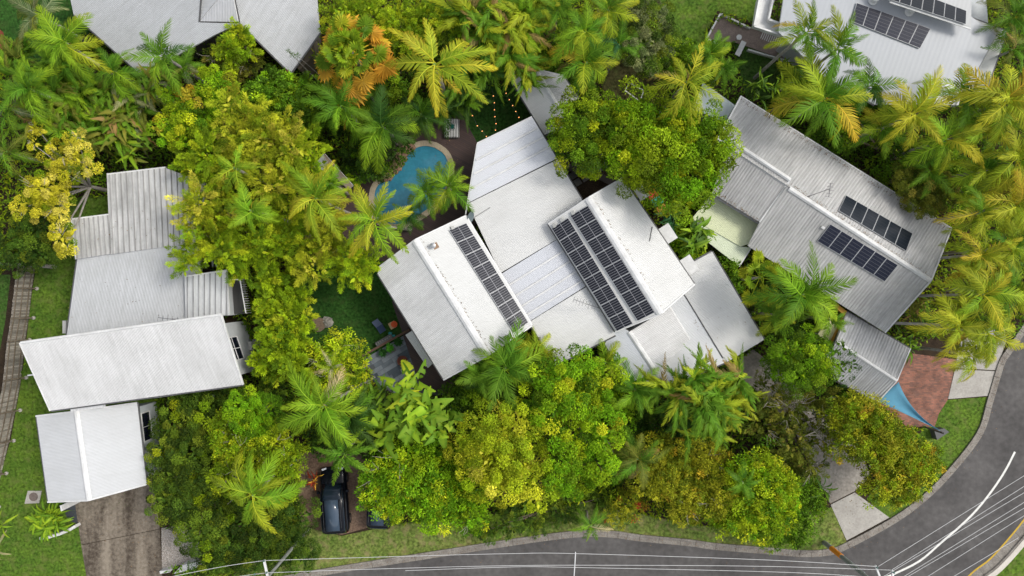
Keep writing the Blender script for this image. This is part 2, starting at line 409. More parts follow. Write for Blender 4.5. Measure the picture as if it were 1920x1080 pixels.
dr = thing('driveway', P(1820, 710, 0), None, None); dr['kind'] = 'structure'
for pts in ([(1800, 640), (1880, 600), (1886, 640), (1866, 694), (1790, 690)], [(1790, 692), (1866, 696), (1851, 742), (1777, 748)]):
    b = MB(); b.prism([P(x, y) for x, y in pts], 0, .05); b.build('concrete_slab', M_conc, dr); EXCL.append(pts)
# brick paving
mb = bpy.data.materials.new('brick_paving'); mb.use_nodes = True
n = mb.node_tree.nodes; L = mb.node_tree.links; bs = n['Principled BSDF']; bs.inputs['Roughness'].default_value = .9
geo = n.new('ShaderNodeNewGeometry'); mp = n.new('ShaderNodeMapping'); mp.inputs['Rotation'].default_value = (0, 0, .05); L.new(geo.outputs['Position'], mp.inputs[0])
bt = n.new('ShaderNodeTexBrick'); bt.inputs['Scale'].default_value = 1; bt.inputs['Brick Width'].default_value = .24; bt.inputs['Row Height'].default_value = .115
bt.inputs['Mortar Size'].default_value = .008; bt.inputs['Color1'].default_value = (.31, .13, .085, 1); bt.inputs['Color2'].default_value = (.15, .08, .06, 1); bt.inputs['Mortar'].default_value = (.16, .11, .09, 1)
bt.inputs['Bias'].default_value = -.1
L.new(mp.outputs[0], bt.inputs['Vector'])
zz = n.new('ShaderNodeTexNoise'); zz.inputs['Scale'].default_value = .9; zz.inputs['Detail'].default_value = 8; L.new(geo.outputs['Position'], zz.inputs['Vector'])
mr = n.new('ShaderNodeMapRange'); mr.inputs[1].default_value = .3; mr.inputs[2].default_value = .7; mr.inputs[3].default_value = .6; mr.inputs[4].default_value = 1.35; L.new(zz.outputs['Fac'], mr.inputs[0])
vm = n.new('ShaderNodeVectorMath'); vm.operation = 'SCALE'; L.new(bt.outputs['Color'], vm.inputs[0]); L.new(mr.outputs[0], vm.inputs['Scale']); L.new(vm.outputs[0], bs.inputs['Base Color'])
bp = n.new('ShaderNodeBump'); bp.inputs['Distance'].default_value = .01; L.new(bt.outputs['Fac'], bp.inputs['Height']); bp.invert = True; L.new(bp.outputs[0], bs.inputs['Normal'])
pts = [(1640, 700), (1705, 662), (1800, 675), (1789, 690), (1776, 750), (1760, 775), (1752, 800), (1700, 800), (1640, 750)]
b = MB(); b.prism([P(x, y) for x, y in pts], 0, .045); tag(b.build('brick_driveway', mb), kind='structure'); EXCL.append(pts)
# dirt parking place
M_dirt = mat('packed_dirt', (.13, .085, .06), .95, .1, noise=(.2, .14, .10), scale=.8, amt=.35, bump=.6, bscale=18)
pts = [(560, 850), (690, 830), (705, 985), (640, 1003), (560, 990)]
zone('dirt_parking', pts, .009, M_dirt); EXCL.append(pts)
# top terrace of small pink pavers
M_terr = mat('terrace_pavers', (.28, .22, .19), .9, noise=(.2, .155, .135), scale=3, amt=.3, bump=.4, bscale=20)
pts = [(1349, 28), (1384, 48), (1470, 60), (1540, 110), (1525, 130), (1380, 80), (1323, 73)]
zone('paved_terrace', pts, .05, M_terr); EXCL.append(pts)
b = MB()
for a, c in (((1349, 28), (1405, 55)), ((1349, 28), (1323, 75)), ((1323, 75), (1345, 85)), ((1400, 95), (1530, 133))):
    b.bar(P(*a)+Vector((0, 0, .14)), P(*c)+Vector((0, 0, .14)), .12, .28)
tag(b.build('terrace_edging_wall', M_trim), 'thin white low wall edging the pinkish paved terrace at the top', 'low wall')
# deck
M_deck = bpy.data.materials.new('dark_deck'); M_deck.use_nodes = True
n = M_deck.node_tree.nodes; L = M_deck.node_tree.links; bs = n['Principled BSDF']; bs.inputs['Roughness'].default_value = .6
geo = n.new('ShaderNodeNewGeometry'); mp = n.new('ShaderNodeMapping'); mp.inputs['Rotation'].default_value = (0, 0, .5); L.new(geo.outputs['Position'], mp.inputs[0])
bt = n.new('ShaderNodeTexBrick'); bt.inputs['Scale'].default_value = 1; bt.inputs['Brick Width'].default_value = 3.6; bt.inputs['Row Height'].default_value = .14; bt.inputs['Mortar Size'].default_value = .006
bt.inputs['Color1'].default_value = (.065, .036, .03, 1); bt.inputs['Color2'].default_value = (.045, .026, .024, 1); bt.inputs['Mortar'].default_value = (.01, .007, .006, 1)
L.new(mp.outputs[0], bt.inputs['Vector']); L.new(bt.outputs['Color'], bs.inputs['Base Color'])
pts = [(640, 470), (650, 330), (700, 270), (780, 235), (832, 225), (862, 208), (897, 272), (905, 400), (880, 440), (760, 500)]
b = MB(); b.prism([P(x, y) for x, y in pts], 0, .12); tag(b.build('timber_deck', M_deck), kind='structure'); EXCL.append(pts)
pts = [(735, 565), (760, 555), (860, 700), (850, 740), (790, 730)]
b = MB(); b.prism([P(x, y) for x, y in pts], 0, .13); tag(b.build('side_deck', M_deck), kind='structure'); EXCL.append(pts)

# ---------------------------------------------------------------- roofs and houses
def clip_iv(poly, v):
    """u interval of convex polygon [(u,v)] at v"""
    us = []
    k = len(poly)
    for i in range(k):
        (u0, v0), (u1, v1) = poly[i], poly[(i+1) % k]
        if (v0-v)*(v1-v) <= 0 and abs(v1-v0) > 1e-9:
            us.append(u0+(u1-u0)*(v-v0)/(v1-v0))
    return (min(us), max(us)) if len(us) > 1 else None
def roof_face(par, poly, pl, rib, width=.8, pitch=.1, amp=.011, prof='corr', m=None, col=(.6, .6, .6), jit=.04, gut=(), gutm=None, fascia=None, strips=None, eave=.0):
    m = m or R_white
    pts = [pl.hit(x, y) for x, y in poly]
    n_ = pl.n
    deck = MB().slab(pts, n_, -.16, -.03).build('roof', fascia or M_trim, par)
    a = pl.hit(*rib[0]); c = pl.hit(*rib[1]); u = (c-a).normalized(); v = n_.cross(u).normalized()
    o = pts[0]
    q = [((p-o).dot(u), (p-o).dot(v)) for p in pts]
    v0 = min(t[1] for t in q); v1 = max(t[1] for t in q)
    ns = max(1, round((v1-v0)/width)); w = (v1-v0)/ns
    for s in range(ns):
        a0 = v0+s*w; a1 = a0+w
        knots = []
        if prof == 'corr':
            k = max(2, round(w/pitch)*2); pp = 2*w/k
            for i in range(k+1): knots.append((a0+w*i/k, amp*(1 if i % 2 else -1)))
        else:
            k = max(1, round(w/pitch)); pp = w/k; rw = .05
            for i in range(k):
                s0 = a0+i*pp
                knots += [(s0+.001, 0), (s0+pp/2-rw, 0), (s0+pp/2-rw*.5, amp), (s0+pp/2+rw*.5, amp), (s0+pp/2+rw, 0)]
            knots.append((a1-.001, 0))
        for (_, qv) in q:
            if a0+1e-3 < qv < a1-1e-3: knots.append((qv, 0.0))
        knots.sort()
        vs = []; uv = []; lift = .003*(s % 2)
        for kv, h in knots:
            iv = clip_iv(q, min(max(kv, v0+1e-4), v1-1e-4))
            if iv is None: continue
            for uu in iv:
                vs.append(o+u*uu+v*kv+n_*(h+lift)); uv.append((uu, (kv-v0)*pitch/pp))
        fs = [(2*i, 2*i+2, 2*i+3, 2*i+1) for i in range(len(vs)//2-1)]
        if len(vs) < 4: continue
        # front/back hems give the sheet thickness
        bnum = len(vs)
        for i in range(len(vs)//2):
            vs.append(vs[2*i]-n_*.03); uv.append(uv[2*i]); vs.append(vs[2*i+1]-n_*.03); uv.append(uv[2*i+1])
        for i in range(bnum//2-1):
            fs.append((2*i, bnum+2*i, bnum+2*i+2, 2*i+2)); fs.append((2*i+1, 2*i+3, bnum+2*i+3, bnum+2*i+1))
        kf = 1+random.uniform(-jit, jit); cc = tuple(min(.85, x*kf) for x in col); mm = m
        if strips and s in strips: cc, mm = strips[s]
        obj('roof_sheet', vs, fs, mm, deck, uv, False, cc)
    for e in gut:
        p1 = pts[e]; p2 = pts[(e+1) % len(pts)]
        cen = sum(pts, Vector())/len(pts); t = (p2-p1).normalized(); out = t.cross(n_); 
        if out.dot((p1+p2)/2-cen) < 0: out = -out
        gb = MB(); gb.bar(p1+out*.05-n_*.07, p2+out*.05-n_*.07, .1, .11, n_)
        gb.build('gutter', gutm or M_gut, par)
    return deck, pts
def cap(par, a, b_, w=.35, h=.05, m=None, name='ridge_cap'):
    m_ = MB()
    a = Vector(a); b_ = Vector(b_); x = (b_-a).normalized(); y = Vector((0, 0, 1)).cross(x).normalized()
    z = x.cross(y)
    vs = []
    for p in (a, b_):
        vs += [p-y*w/2-z*.04, p-y*w*.18+z*h, p+y*w*.18+z*h, p+y*w/2-z*.04]
    m_.add(vs, [(0, 4, 5, 1), (1, 5, 6, 2), (2, 6, 7, 3), (3, 7, 4, 0), (0, 1, 2, 3), (7, 6, 5, 4)])
    return m_.build(name, m or M_trim, par)
def wall(par, pts, zt, inset=.45, m=None, z0=0.0):
    ws = [P(x, y, zt) for x, y in pts]; c = sum(ws, Vector())/len(ws)
    ws2 = []
    k = len(ws); area = sum(ws[i].x*ws[(i+1) % k].y-ws[(i+1) % k].x*ws[i].y for i in range(k)); sg = 1 if area > 0 else -1
    for i in range(k):
        a, b_, d_ = ws[i-1], ws[i], ws[(i+1) % k]
        t1 = (b_-a).normalized(); t2 = (d_-b_).normalized()
        n1 = Vector((-t1.y, t1.x, 0))*sg; n2 = Vector((-t2.y, t2.x, 0))*sg
        bis = (n1+n2); bis = bis/max(.5, (1+n1.dot(n2)))
        ws2.append(b_+bis*inset)
    b = MB(); b.prism(ws2, z0, zt-.18); 
    return b.build('wall', m or M_wall, par), ws2

# ---- solar panels
def panel_mat(name, nx, ny, mid, line, base=(.012, .014, .028)):
    m = bpy.data.materials.new(name); m.use_nodes = True; n = m.node_tree.nodes; L = m.node_tree.links
    b = n['Principled BSDF']; b.inputs['Roughness'].default_value = .12; b.inputs['Specular IOR Level'].default_value = .18
    uv = n.new('ShaderNodeUVMap'); sp = n.new('ShaderNodeSeparateXYZ'); L.new(uv.outputs[0], sp.inputs[0])
    def M(op, x, y=0.0):
        q = n.new('ShaderNodeMath'); q.operation = op
        for i, v in enumerate((x, y)):
            if isinstance(v, (int, float)): q.inputs[i].default_value = v
            else: L.new(v, q.inputs[i])
        return q.outputs[0]
    def grid(s, k, w):
        f = M('FRACT', M('MULTIPLY', s, k)); return M('GREATER_THAN', M('ABSOLUTE', M('SUBTRACT', f, .5)), .5-w)
    gy = grid(sp.outputs[1], ny, .10 if mid else .05); gx = grid(sp.outputs[0], nx, .05)
    g_ = M('MAXIMUM', gy, M('MULTIPLY', gx, .35 if mid else 1))
    if mid: g_ = M('MAXIMUM', M('MULTIPLY', g_, .6), M('MULTIPLY', M('LESS_THAN', M('ABSOLUTE', M('SUBTRACT', sp.outputs[0], .5)), .013), 1.6))
    mx = n.new('ShaderNodeMix'); mx.data_type = 'RGBA'; mx.clamp_factor = True; L.new(g_, mx.inputs['Factor'])
    mx.inputs[6].default_value = (*base, 1); mx.inputs[7].default_value = (*line, 1); L.new(mx.outputs[2], b.inputs['Base Color']); return m
M_pvA = panel_mat('cells_half_cut', 12, 6, True, (.3, .3, .32), (.011, .013, .02))
M_pvB = panel_mat('cells_grid', 6, 10, False, (.10, .105, .12), (.010, .013, .028))
M_pvC = panel_mat('cells_black', 6, 10, False, (.03, .036, .045), (.013, .018, .026))
M_alu = mat('aluminium_frame', (.5, .51, .52), .35, .5)
def solar(pl, corners, n_p, m, label, across=True, gap=.02, fw=.018, group=None):
    """corners px: A,B along the row direction start edge; row runs A->D, B->C; panels split along A->D"""
    A, B, C, D = [pl.hit(x, y, .10) for x, y in corners]
    cen = (A+B+C+D)/4
    t = thing('solar_array', Vector((cen.x, cen.y, cen.z-.1)), label, 'solar panels', group)
    r = MB()
    for f in (.25, .75):
        r.bar(A.lerp(B, f)-pl.n*.05, D.lerp(C, f)-pl.n*.05, .05, .05, pl.n)
    r.build('mounting_rail', M_alu, t)
    for i in range(n_p):
        s0 = i/n_p; s1 = (i+1)/n_p; e = gap/((D-A).length)
        a, b_, c, d_ = A.lerp(D, s0+e/2), B.lerp(C, s0+e/2), B.lerp(C, s1-e/2), A.lerp(D, s1-e/2)
        mb_ = MB().slab([a, b_, c, d_], pl.n, -.02, .02)
        o = mb_.build('solar_panel', M_alu, t)
        x = (b_-a).normalized()*fw; y = (d_-a).normalized()*fw
        f_ = [a+x+y, b_-x+y, c-x-y, d_+x-y]; f_ = [p+pl.n*.0235 for p in f_]
        if (f_[1]-f_[0]).cross(f_[2]-f_[0]).dot(pl.n) < 0: f_ = f_; fc = (3, 2, 1, 0)
        else: fc = (0, 1, 2, 3)
        vs = f_+[p-pl.n*.002 for p in f_]
        uvs = [(0, 0), (1, 0), (1, 1), (0, 1)]*2
        obj('cell_face', vs, [fc, (0, 4, 5, 1), (1, 5, 6, 2), (2, 6, 7, 3), (3, 7, 4, 0)], m, o, uvs)
    return t

# ================= main house
WHT = (.70, .70, .685); WHT2 = (.66, .66, .65)
mh = thing('house', P(1010, 480, 0), 'white corrugated-roofed house of joined pavilions in the middle, with three solar arrays', 'house')
# centre pavilion: slopes slightly from east edge to west
plC = Plane((895, 270, 4.0), (998, 220, 4.35), (1154, 628, 4.35))
BL = (.58, .60, .66)
stripsN = {}
poly1 = [(895, 270), (998, 220), (1045, 296), (880, 387), (876, 398)]
d1, p1 = roof_face(mh, [(895, 270), (998, 220), (1044, 297), (878, 380)], plC, ((905, 380), (1044, 297)), .95, .1, .01, m=R_clean, col=(.66, .675, .71), jit=.02, gut=(0,), gutm=M_trim)
d2, p2 = roof_face(mh, [(877, 382), (1045, 299), (1112, 408), (938, 512)], plC, ((938, 512), (1105, 412)), .8, .1, .011, col=WHT, jit=.02, gut=())
d3, p3 = roof_face(mh, [(939, 514), (1045, 449), (1099, 536), (992, 603)], plC, ((960, 486+24), (1045, 449)), 1.1, .1, .010, m=R_clean, col=(.60, .615, .65), jit=.02)
d4, p4 = roof_face(mh, [(992, 604), (1099, 538), (1154, 628), (1042, 685)], plC, ((1042, 685), (1154, 628)), .8, .1, .011, col=WHT, jit=.02, gut=(2, 3))
for a, b_ in (((893, 300), (1008, 240)), ((889, 326), (1019, 257)), ((885, 353), (1031, 275)), ((952, 536), (1058, 470)), ((964, 556), (1070, 489)), ((975, 576), (1082, 508)), ((985, 592), (1092, 526))):
    A_, B_ = plC.hit(*a, .05), plC.hit(*b_, .05)
    MB().bar(A_, B_, .11, .04, plC.n).build('joint_strip', M_trim, mh)
mh_e = MB(); mh_e.bar(plC.hit(998, 220, -.07), plC.hit(1092, 374, -.07), .1, .12, plC.n); mh_e.build('gutter', M_gut, mh)
mh_e = MB(); mh_e.bar(plC.hit(895, 270, -.07), plC.hit(873, 402, -.07), .08, .12, plC.n); mh_e.build('gutter', M_trim, mh)
wall(mh, [(895, 275), (998, 228), (1145, 622), (1045, 675), (880, 400)], 3.9, .4, M_wallD)
# west pavilion gable
plW1 = Plane((778, 450, 5.6), (914, 667, 5.6), (832, 712, 4.3))
plW2 = Plane((778, 450, 5.6), (914, 667, 5.6), (997, 612, 4.55))
roof_face(mh, [(778, 450), (914, 667), (832, 712), (708, 513), (712, 500)], plW1, ((778, 450), (708, 508)), .8, .1, .012, m=R_gray, col=(.72, .72, .71), jit=.03, gut=(2, ))
roof_face(mh, [(778, 450), (873, 405), (997, 610), (914, 667)], plW2, ((778, 450), (873, 405)), .8, .1, .006, col=(.60, .605, .595), jit=.012, gut=(1,), gutm=M_trim)
cap(mh, P(778, 450, 5.62), P(914, 667, 5.62), .5, .05)
for a, b_, pl in (((778, 450), (712, 500), plW1), ((778, 450), (873, 405), plW2), ((914, 667), (832, 712), plW1), ((914, 667), (997, 611), plW2)):
    MB().bar(pl.hit(*a, -.03), pl.hit(*b_, -.03), .1, .16, pl.n).build('barge_board', M_trim, mh)
wall(mh, [(778, 455), (868, 412), (992, 608), (912, 660), (832, 705), (718, 512)], 4.3, .4, M_wall)
# lower awning roofs on west side
plA = Plane((762, 570, 2.9), (775, 560, 3.2), (840, 665, 3.2))
roof_face(mh, [(732+18, 570), (766, 560), (795, 615), (780, 622)], plA, ((750, 570), (766, 560)), .8, .1, .01, col=WHT2, gut=())
roof_face(mh, [(760, 628), (776, 618), (815, 678), (802, 690)], plA, ((760, 628), (776, 618)), .8, .1, .01, col=WHT2, gut=())
# east pavilion
plE1 = Plane((1103, 371, 5.9), (1239, 588, 5.9), (1154, 622, 4.75))
plE2 = Plane((1103, 371, 5.9), (1239, 588, 5.9), (1302, 533, 5.0))
roof_face(mh, [(1103, 371), (1239, 588), (1154, 622), (1028, 420)], plE1, ((1103, 371), (1028, 420)), .8, .1, .006, col=(.68, .68, .66), jit=.01, gut=(2,))
roof_face(mh, [(1103, 371), (1167, 334), (1302, 533), (1239, 588)], plE2, ((1103, 371), (1167, 334)), .8, .1, .012, col=(.68, .68, .665), jit=.02, gut=(1,))
cap(mh, P(1103, 371, 5.92), P(1239, 588, 5.92), .5, .05)
for a, b_, pl in (((1103, 371), (1028, 420), plE1), ((1103, 371), (1167, 334), plE2), ((1239, 588), (1154, 622), plE1), ((1239, 588), (1302, 533), plE2)):
    MB().bar(pl.hit(*a, -.03), pl.hit(*b_, -.03), .1, .16, pl.n).build('barge_board', M_trim, mh)
wall(mh, [(1103, 378), (1162, 342), (1295, 530), (1236, 580), (1155, 615), (1036, 420)], 4.7, .4, M_wall)
for c in ((1239+13, 438), (1292, 497)):     # window hoods on east wall
    b = MB(); b.box(P(c[0], c[1], 3.6), .85, .62+.6, .08, math.radians(-57+90)); b.build('window_hood', M_trim, mh)
b = MB(); b.box(P(1203, 362, 3.8), .7, .9, .08, math.radians(33)); b.build('window_hood', M_trim, mh)
# south-east little gable
plS1 = Plane((1180, 622, 4.6), (1232, 698, 4.6), (1178, 718, 4.0))
plS2 = Plane((1180, 622, 4.6), (1232, 698, 4.6), (1293, 637, 3.75))
roof_face(mh, [(1158, 610), (1180, 622), (1228, 700), (1178, 718), (1134, 645)], plS1, ((1180, 622), (1140, 642)), .8, .1, .012, m=R_clean, col=(.64, .66, .69), jit=.03, gut=(3,))
roof_face(mh, [(1180, 622), (1256, 576), (1293, 637), (1232, 698)], plS2, ((1180, 622), (1256, 576)), .8, .1, .012, m=R_gray, col=(.66, .66, .655), jit=.03, gut=(1,), gutm=M_trim)
cap(mh, P(1180, 622, 4.63), P(1231, 699, 4.63), .35, .05)
wall(mh, [(1165, 620), (1250, 580), (1285, 635), (1230, 690), (1180, 710), (1140, 645)], 3.6, .3, M_wall)
# garage roof
plG = Plane((1335, 472, 3.2), (1433, 637, 3.2), (1215, 718, 3.0))
roof_face(mh, [(1290, 497), (1335, 472), (1433, 637), (1372, 674), (1354, 668), (1284, 554), (1300, 530)], plG, ((1284, 554), (1380, 500)), .8, .1, .011, col=(.62, .62, .61), jit=.03, gut=(1, 2)) if False else None
roof_face(mh, [(1284, 554), (1284, 500), (1335, 472), (1433, 637), (1368, 676), (1353, 668)], plG, ((1353, 672), (1433, 637-5)), .8, .1, .011, col=(.70, .70, .69), jit=.03, gut=(1, 2))
plG2 = plG
roof_face(mh, [(1225, 565), (1284, 554), (1352, 668), (1368, 676), (1258, 722), (1212, 716)], plG2, ((1230, 720), (1352, 662)), .8, .1, .011, m=R_clean, col=(.68, .69, .70), jit=.03, gut=(3,))
cap(mh, plG.hit(1281, 549, .03), plG.hit(1355, 671, .03), .08, .02, M_gut, 'roof_joint')
MB().bar(plG.hit(1281, 549, .0), plG.hit(1356, 672, .0), .07, .06).build('joint_strip', M_gut, mh)
wall(mh, [(1295, 498), (1333, 478), (1428, 634), (1372, 668), (1235, 712), (1222, 690)], 2.9, .3, M_wall)
# north annex
nx_ = thing('annex', P(1015, 190, 0), 'small white gabled outbuilding north of the main house beside the dark turf', 'outbuilding')
plN1 = Plane((1003, 128, 4.2), (1046, 199, 4.2), (1019, 252, 3.3)); plN2 = Plane((1003, 128, 4.2), (1046, 199, 4.2), (1085, 170, 3.5))
roof_face(nx_, [(950, 137), (1003, 128), (1046, 199), (1032, 215), (1021, 253)], plN1, ((985, 200), (1046, 165)), 1.1, .1, .004, col=(.72, .72, .70), jit=.01, gut=(4,))
roof_face(nx_, [(1003, 128), (1055, 140), (1085, 185), (1046, 199)], plN2, ((1010, 150), (1060, 120)), .8, .1, .012, m=R_gray, col=(.55, .56, .57), gut=(1,))
plN3 = Plane((1046, 199, 3.7), (1021, 253, 3.2), (1085, 215, 3.2))
roof_face(nx_, [(1048, 202), (1034, 217), (1022, 252), (1060, 238), (1075, 205)], plN3, ((1022, 252), (1060, 230)), .8, .1, .012, m=R_clean, col=(.58, .6, .6), gut=(2,))
cap(nx_, P(1003, 128, 4.23), P(1046, 199, 4.23), .3, .04)
wall(nx_, [(965, 145), (1050, 145), (1078, 185), (1060, 232), (1025, 245)], 3.1, .2, M_wall)

# solar arrays on the main house
solar(plW2, [(842, 431), (874, 418), (991, 605), (964, 624)], 8, M_pvA, 'column of eight solar panels on the western pavilion roof', group='solar arrays')
solar(plE1, [(1034, 428), (1065, 408), (1187, 607), (1157, 621)], 8, M_pvA, 'lower western column of eight solar panels on the eastern pavilion roof', group='solar arrays')
solar(plE1, [(1069, 404), (1102, 385), (1228, 586), (1196, 602)], 8, M_pvA, 'upper solar panel column just west of the eastern pavilion ridge', group='solar arrays')
# small roof-top things
b = MB(); vt = thing('roof_vent', plW2.hit(813, 461), 'round metal roof vent on the western pavilion roof', 'vent')
MB().lathe(plW2.hit(813, 461), [(.09, 0), (.09, .28), (.19, .3), (.19, .42), (.06, .5)], 14).build('vent_cowl', mat('galvanised', (.5, .5, .5), .3, .5, metal=.7), vt)
MB().box(plW2.hit(815, 462)+Vector((0, 0, .02)), .5, .4, .04, .5).build('flashing', mat('rust_flash', (.3, .2, .13), .8), vt)
M_box = mat('plastic_grey', (.4, .4, .38), .6)
for (x, y, pl, lab) in ((847, 424, plW2, 'small roof box at the top of the western solar column'), (1038, 420, plE1, 'small roof box nearest the eave above the eastern solar columns'), (1052, 409, plE1, 'second small roof box above the eastern solar columns'), (1073, 396, plE1, 'small roof box at the head of the upper eastern solar column')):
    tag(MB().bar(pl.hit(x, y, .08), pl.hit(x+3, y+6, .08), .22, .14, pl.n).build('junction_box', M_box), lab, 'box', 'roof junction boxes')
dish = thing('satellite_dish', plC.hit(882, 408), 'dark grey satellite dish on the roof edge above the pool', 'satellite dish')
q = plC.hit(882, 408)+Vector((0, 0, .5))
vs = []; fs = []
rot = Matrix.Rotation(math.radians(50), 3, 'Y') @ Matrix.Rotation(.3, 3, 'X')
for r_ in (0, .15, .28, .36):
    for k in range(18):
        a = k*2*math.pi/18; vs.append(q+rot @ Vector((r_*math.cos(a)*.85, r_*math.sin(a)*1.1, r_*r_*.6)))
for i in range(3):
    for k in range(18): fs.append((i*18+k, i*18+(k+1) % 18, (i+1)*18+(k+1) % 18, (i+1)*18+k))
M_dish = mat('dish_grey', (.10, .13, .14), .4)
obj('dish', vs, fs, M_dish, dish, smooth=True)
MB().tube([plC.hit(876, 404), q+Vector((-.1, 0, -.2)), q], .025, 6).build('arm', M_gut, dish)
def aerial(base, tip, mast_h, label, n=7, boomdir=None, L_=1.2):
    t = thing('tv_aerial', base, label, 'antenna')
    top = base+Vector((0, 0, mast_h)); mm = mat('aerial_metal', (.08, .08, .085), .5)
    top = tip
    MB().tube([base, top], .018, 6).build('mast', mm, t)
    bd = boomdir.normalized(); sd = Vector((-bd.y, bd.x, 0))
    MB().bar(top-bd*L_*.4, top+bd*L_*.6, .03, .03).build('boom', mm, t)
    for i in range(n):
        c = top+bd*L_*(-.4+i/(n-1)); w = .18+.05*(i % 3)
        MB().bar(c-sd*w, c+sd*w, .018, .018).build('element', mm, t)
aerial(plC.hit(1124, 578), P(1100, 570, 5.8), 1.2, 'dark television aerial on the centre roof beside the eastern solar arrays', 8, Vector((-1, .35, 0)), 1.5)

# white gable vent pipes on gable edges etc: thin rods lying on the east roof
tag(MB().bar(plE2.hit(1223, 425, .03), plE2.hit(1218, 452, .03), .04, .04, plE2.n).build('roof_rod', M_gut), 'thin dark rod lying on the eastern pavilion roof slope', 'rod')
tag(MB().bar(plC.hit(886, 410, .03), plC.hit(919, 389, .03), .05, .04, plC.n).build('dish_cable', mat('cable_grey', (.3, .3, .3), .6)), 'grey cable running across the roof from the satellite dish', 'cable')

# ================= left house
lh = thing('house', P(270, 600, 0), 'left-hand grey and white house with several stepped roofs beside the side lawn', 'house')
plB2 = Plane((145, 484, 3.3), (125, 628, 3.3), (352, 600, 3.9))
plB1 = Plane((142, 485, 3.45), (362, 455, 3.9), (200, 328, 3.9))
roof_face(lh, [(200, 328), (310, 315), (390, 345), (364, 455), (207, 477)], plB1, ((207, 477), (200, 330)), .76, .38, .055, 'rib', R_deck, (.62, .615, .60), .05, gut=(0,), gutm=M_trim)
roof_face(lh, [(135, 412), (206, 403), (208, 476), (143, 486)], plB1, ((140, 486), (134, 412)), .76, .38, .055, 'rib', R_deck, (.60, .595, .58), .05, gut=(0, 3), gutm=M_trim)
roof_face(lh, [(145, 483), (372, 452), (374, 512), (347, 516), (349, 600), (125, 630)], plB2, ((125, 628), (145, 484)), .76, .1, .012, 'corr', R_gray, (.52, .535, .55), .02, gut=(5,))
plB3 = Plane((346, 520, 4.25), (425, 508, 4.25), (430, 588, 4.15))
roof_face(lh, [(346, 520), (425, 508), (430, 590), (348, 600)], plB3, ((346, 598), (346, 520)), .76, .37, .06, 'rib', R_deck2, (.62, .63, .63), .04, gut=(0,), gutm=M_trim)
plB4 = Plane((38, 643, 5.3), (415, 590, 5.7), (456, 722, 5.0))
roof_face(lh, [(38, 643), (415, 590), (456, 721), (95, 770)], plB4, ((95, 770), (38, 643)), .76, .1, .011, 'corr', R_gray, (.62, .62, .62), .03, gut=(2,))
cap(lh, plB4.hit(38, 643, .02), plB4.hit(415, 590, .02), .2, .04)
MB().bar(plB4.hit(38, 643, -.05), plB4.hit(95, 770, -.05), .08, .18).build('barge_board', M_trim, lh)
MB().bar(plB4.hit(415, 590, -.05), plB4.hit(456, 721, -.05), .08, .18).build('barge_board', M_trim, lh)
w1, w1p = wall(lh, [(60, 655), (412, 600), (450, 712), (110, 758)], 4.75, .25, M_wall)
wall(lh, [(150, 490), (350, 465), (352, 610), (135, 630)], 3.3, .4, M_wall)
wall(lh, [(145, 420), (208, 408), (208, 345), (310, 325), (380, 350), (360, 450), (150, 478)], 3.4, .35, M_wallD)
wall(lh, [(350, 525), (424, 513), (430, 600), (350, 605)], 4.0, .3, M_wall)
# window in the east wall (right wall): between w1p[1] and w1p[2]
def wall_window(par, a, b_, t0, t1, z0, z1, nx, nz, out):
    """window with frame, mullions and panes on wall segment a-b"""
    d_ = (b_-a); A0 = a+d_*t0; A1 = a+d_*t1
    fr = MB(); up = Vector((0, 0, 1))
    def q(f, z): return Vector((A0.x, A0.y, 0)).lerp(Vector((A1.x, A1.y, 0)), f)+up*z+out*.03
    for z in (z0, z1): fr.bar(q(0, z), q(1, z), .07, .07)
    for f in (0, 1): fr.bar(q(f, z0), q(f, z1), .07, .07)
    for i in range(1, nx): fr.bar(q(i/nx, z0), q(i/nx, z1), .05, .05)
    for i in range(1, nz): fr.bar(q(0, z0+(z1-z0)*i/nz), q(1, z0+(z1-z0)*i/nz), .05, .05)
    f_ = fr.build('window', M_trim, par)
    for i in range(nx):
        for j in range(nz):
            a0, a1 = i/nx, (i+1)/nx; b0 = z0+(z1-z0)*j/nz; b1 = z0+(z1-z0)*(j+1)/nz
            MB().slab([q(a0, b0), q(a1, b0), q(a1, b1), q(a0, b1)], out, -.02, -.005).build('pane', M_glass, f_)
def outn(a, b_, c):
    t = (b_-a).normalized(); o = Vector((t.y, -t.x, 0))
    return o if o.dot((a+b_)/2-c) > 0 else -o
cc = sum(w1p, Vector())/4
wall_window(lh, w1p[1], w1p[2], .28, .72, 2.4, 4.3, 2, 2, outn(w1p[1], w1p[2], cc))
MB().bar(P(472, 640, .6), P(474, 655, .6), .25, .9).build('meter_box', M_box, lh)
# low lean-to pad beyond the wall
MB().prism([P(x, y) for x, y in ((473, 636), (492, 636), (492, 688), (478, 694))], 0, .25).build('concrete_plinth', mat('wall_pad', (.3, .31, .31), .8, noise=(.22, .23, .23), scale=2), lh)
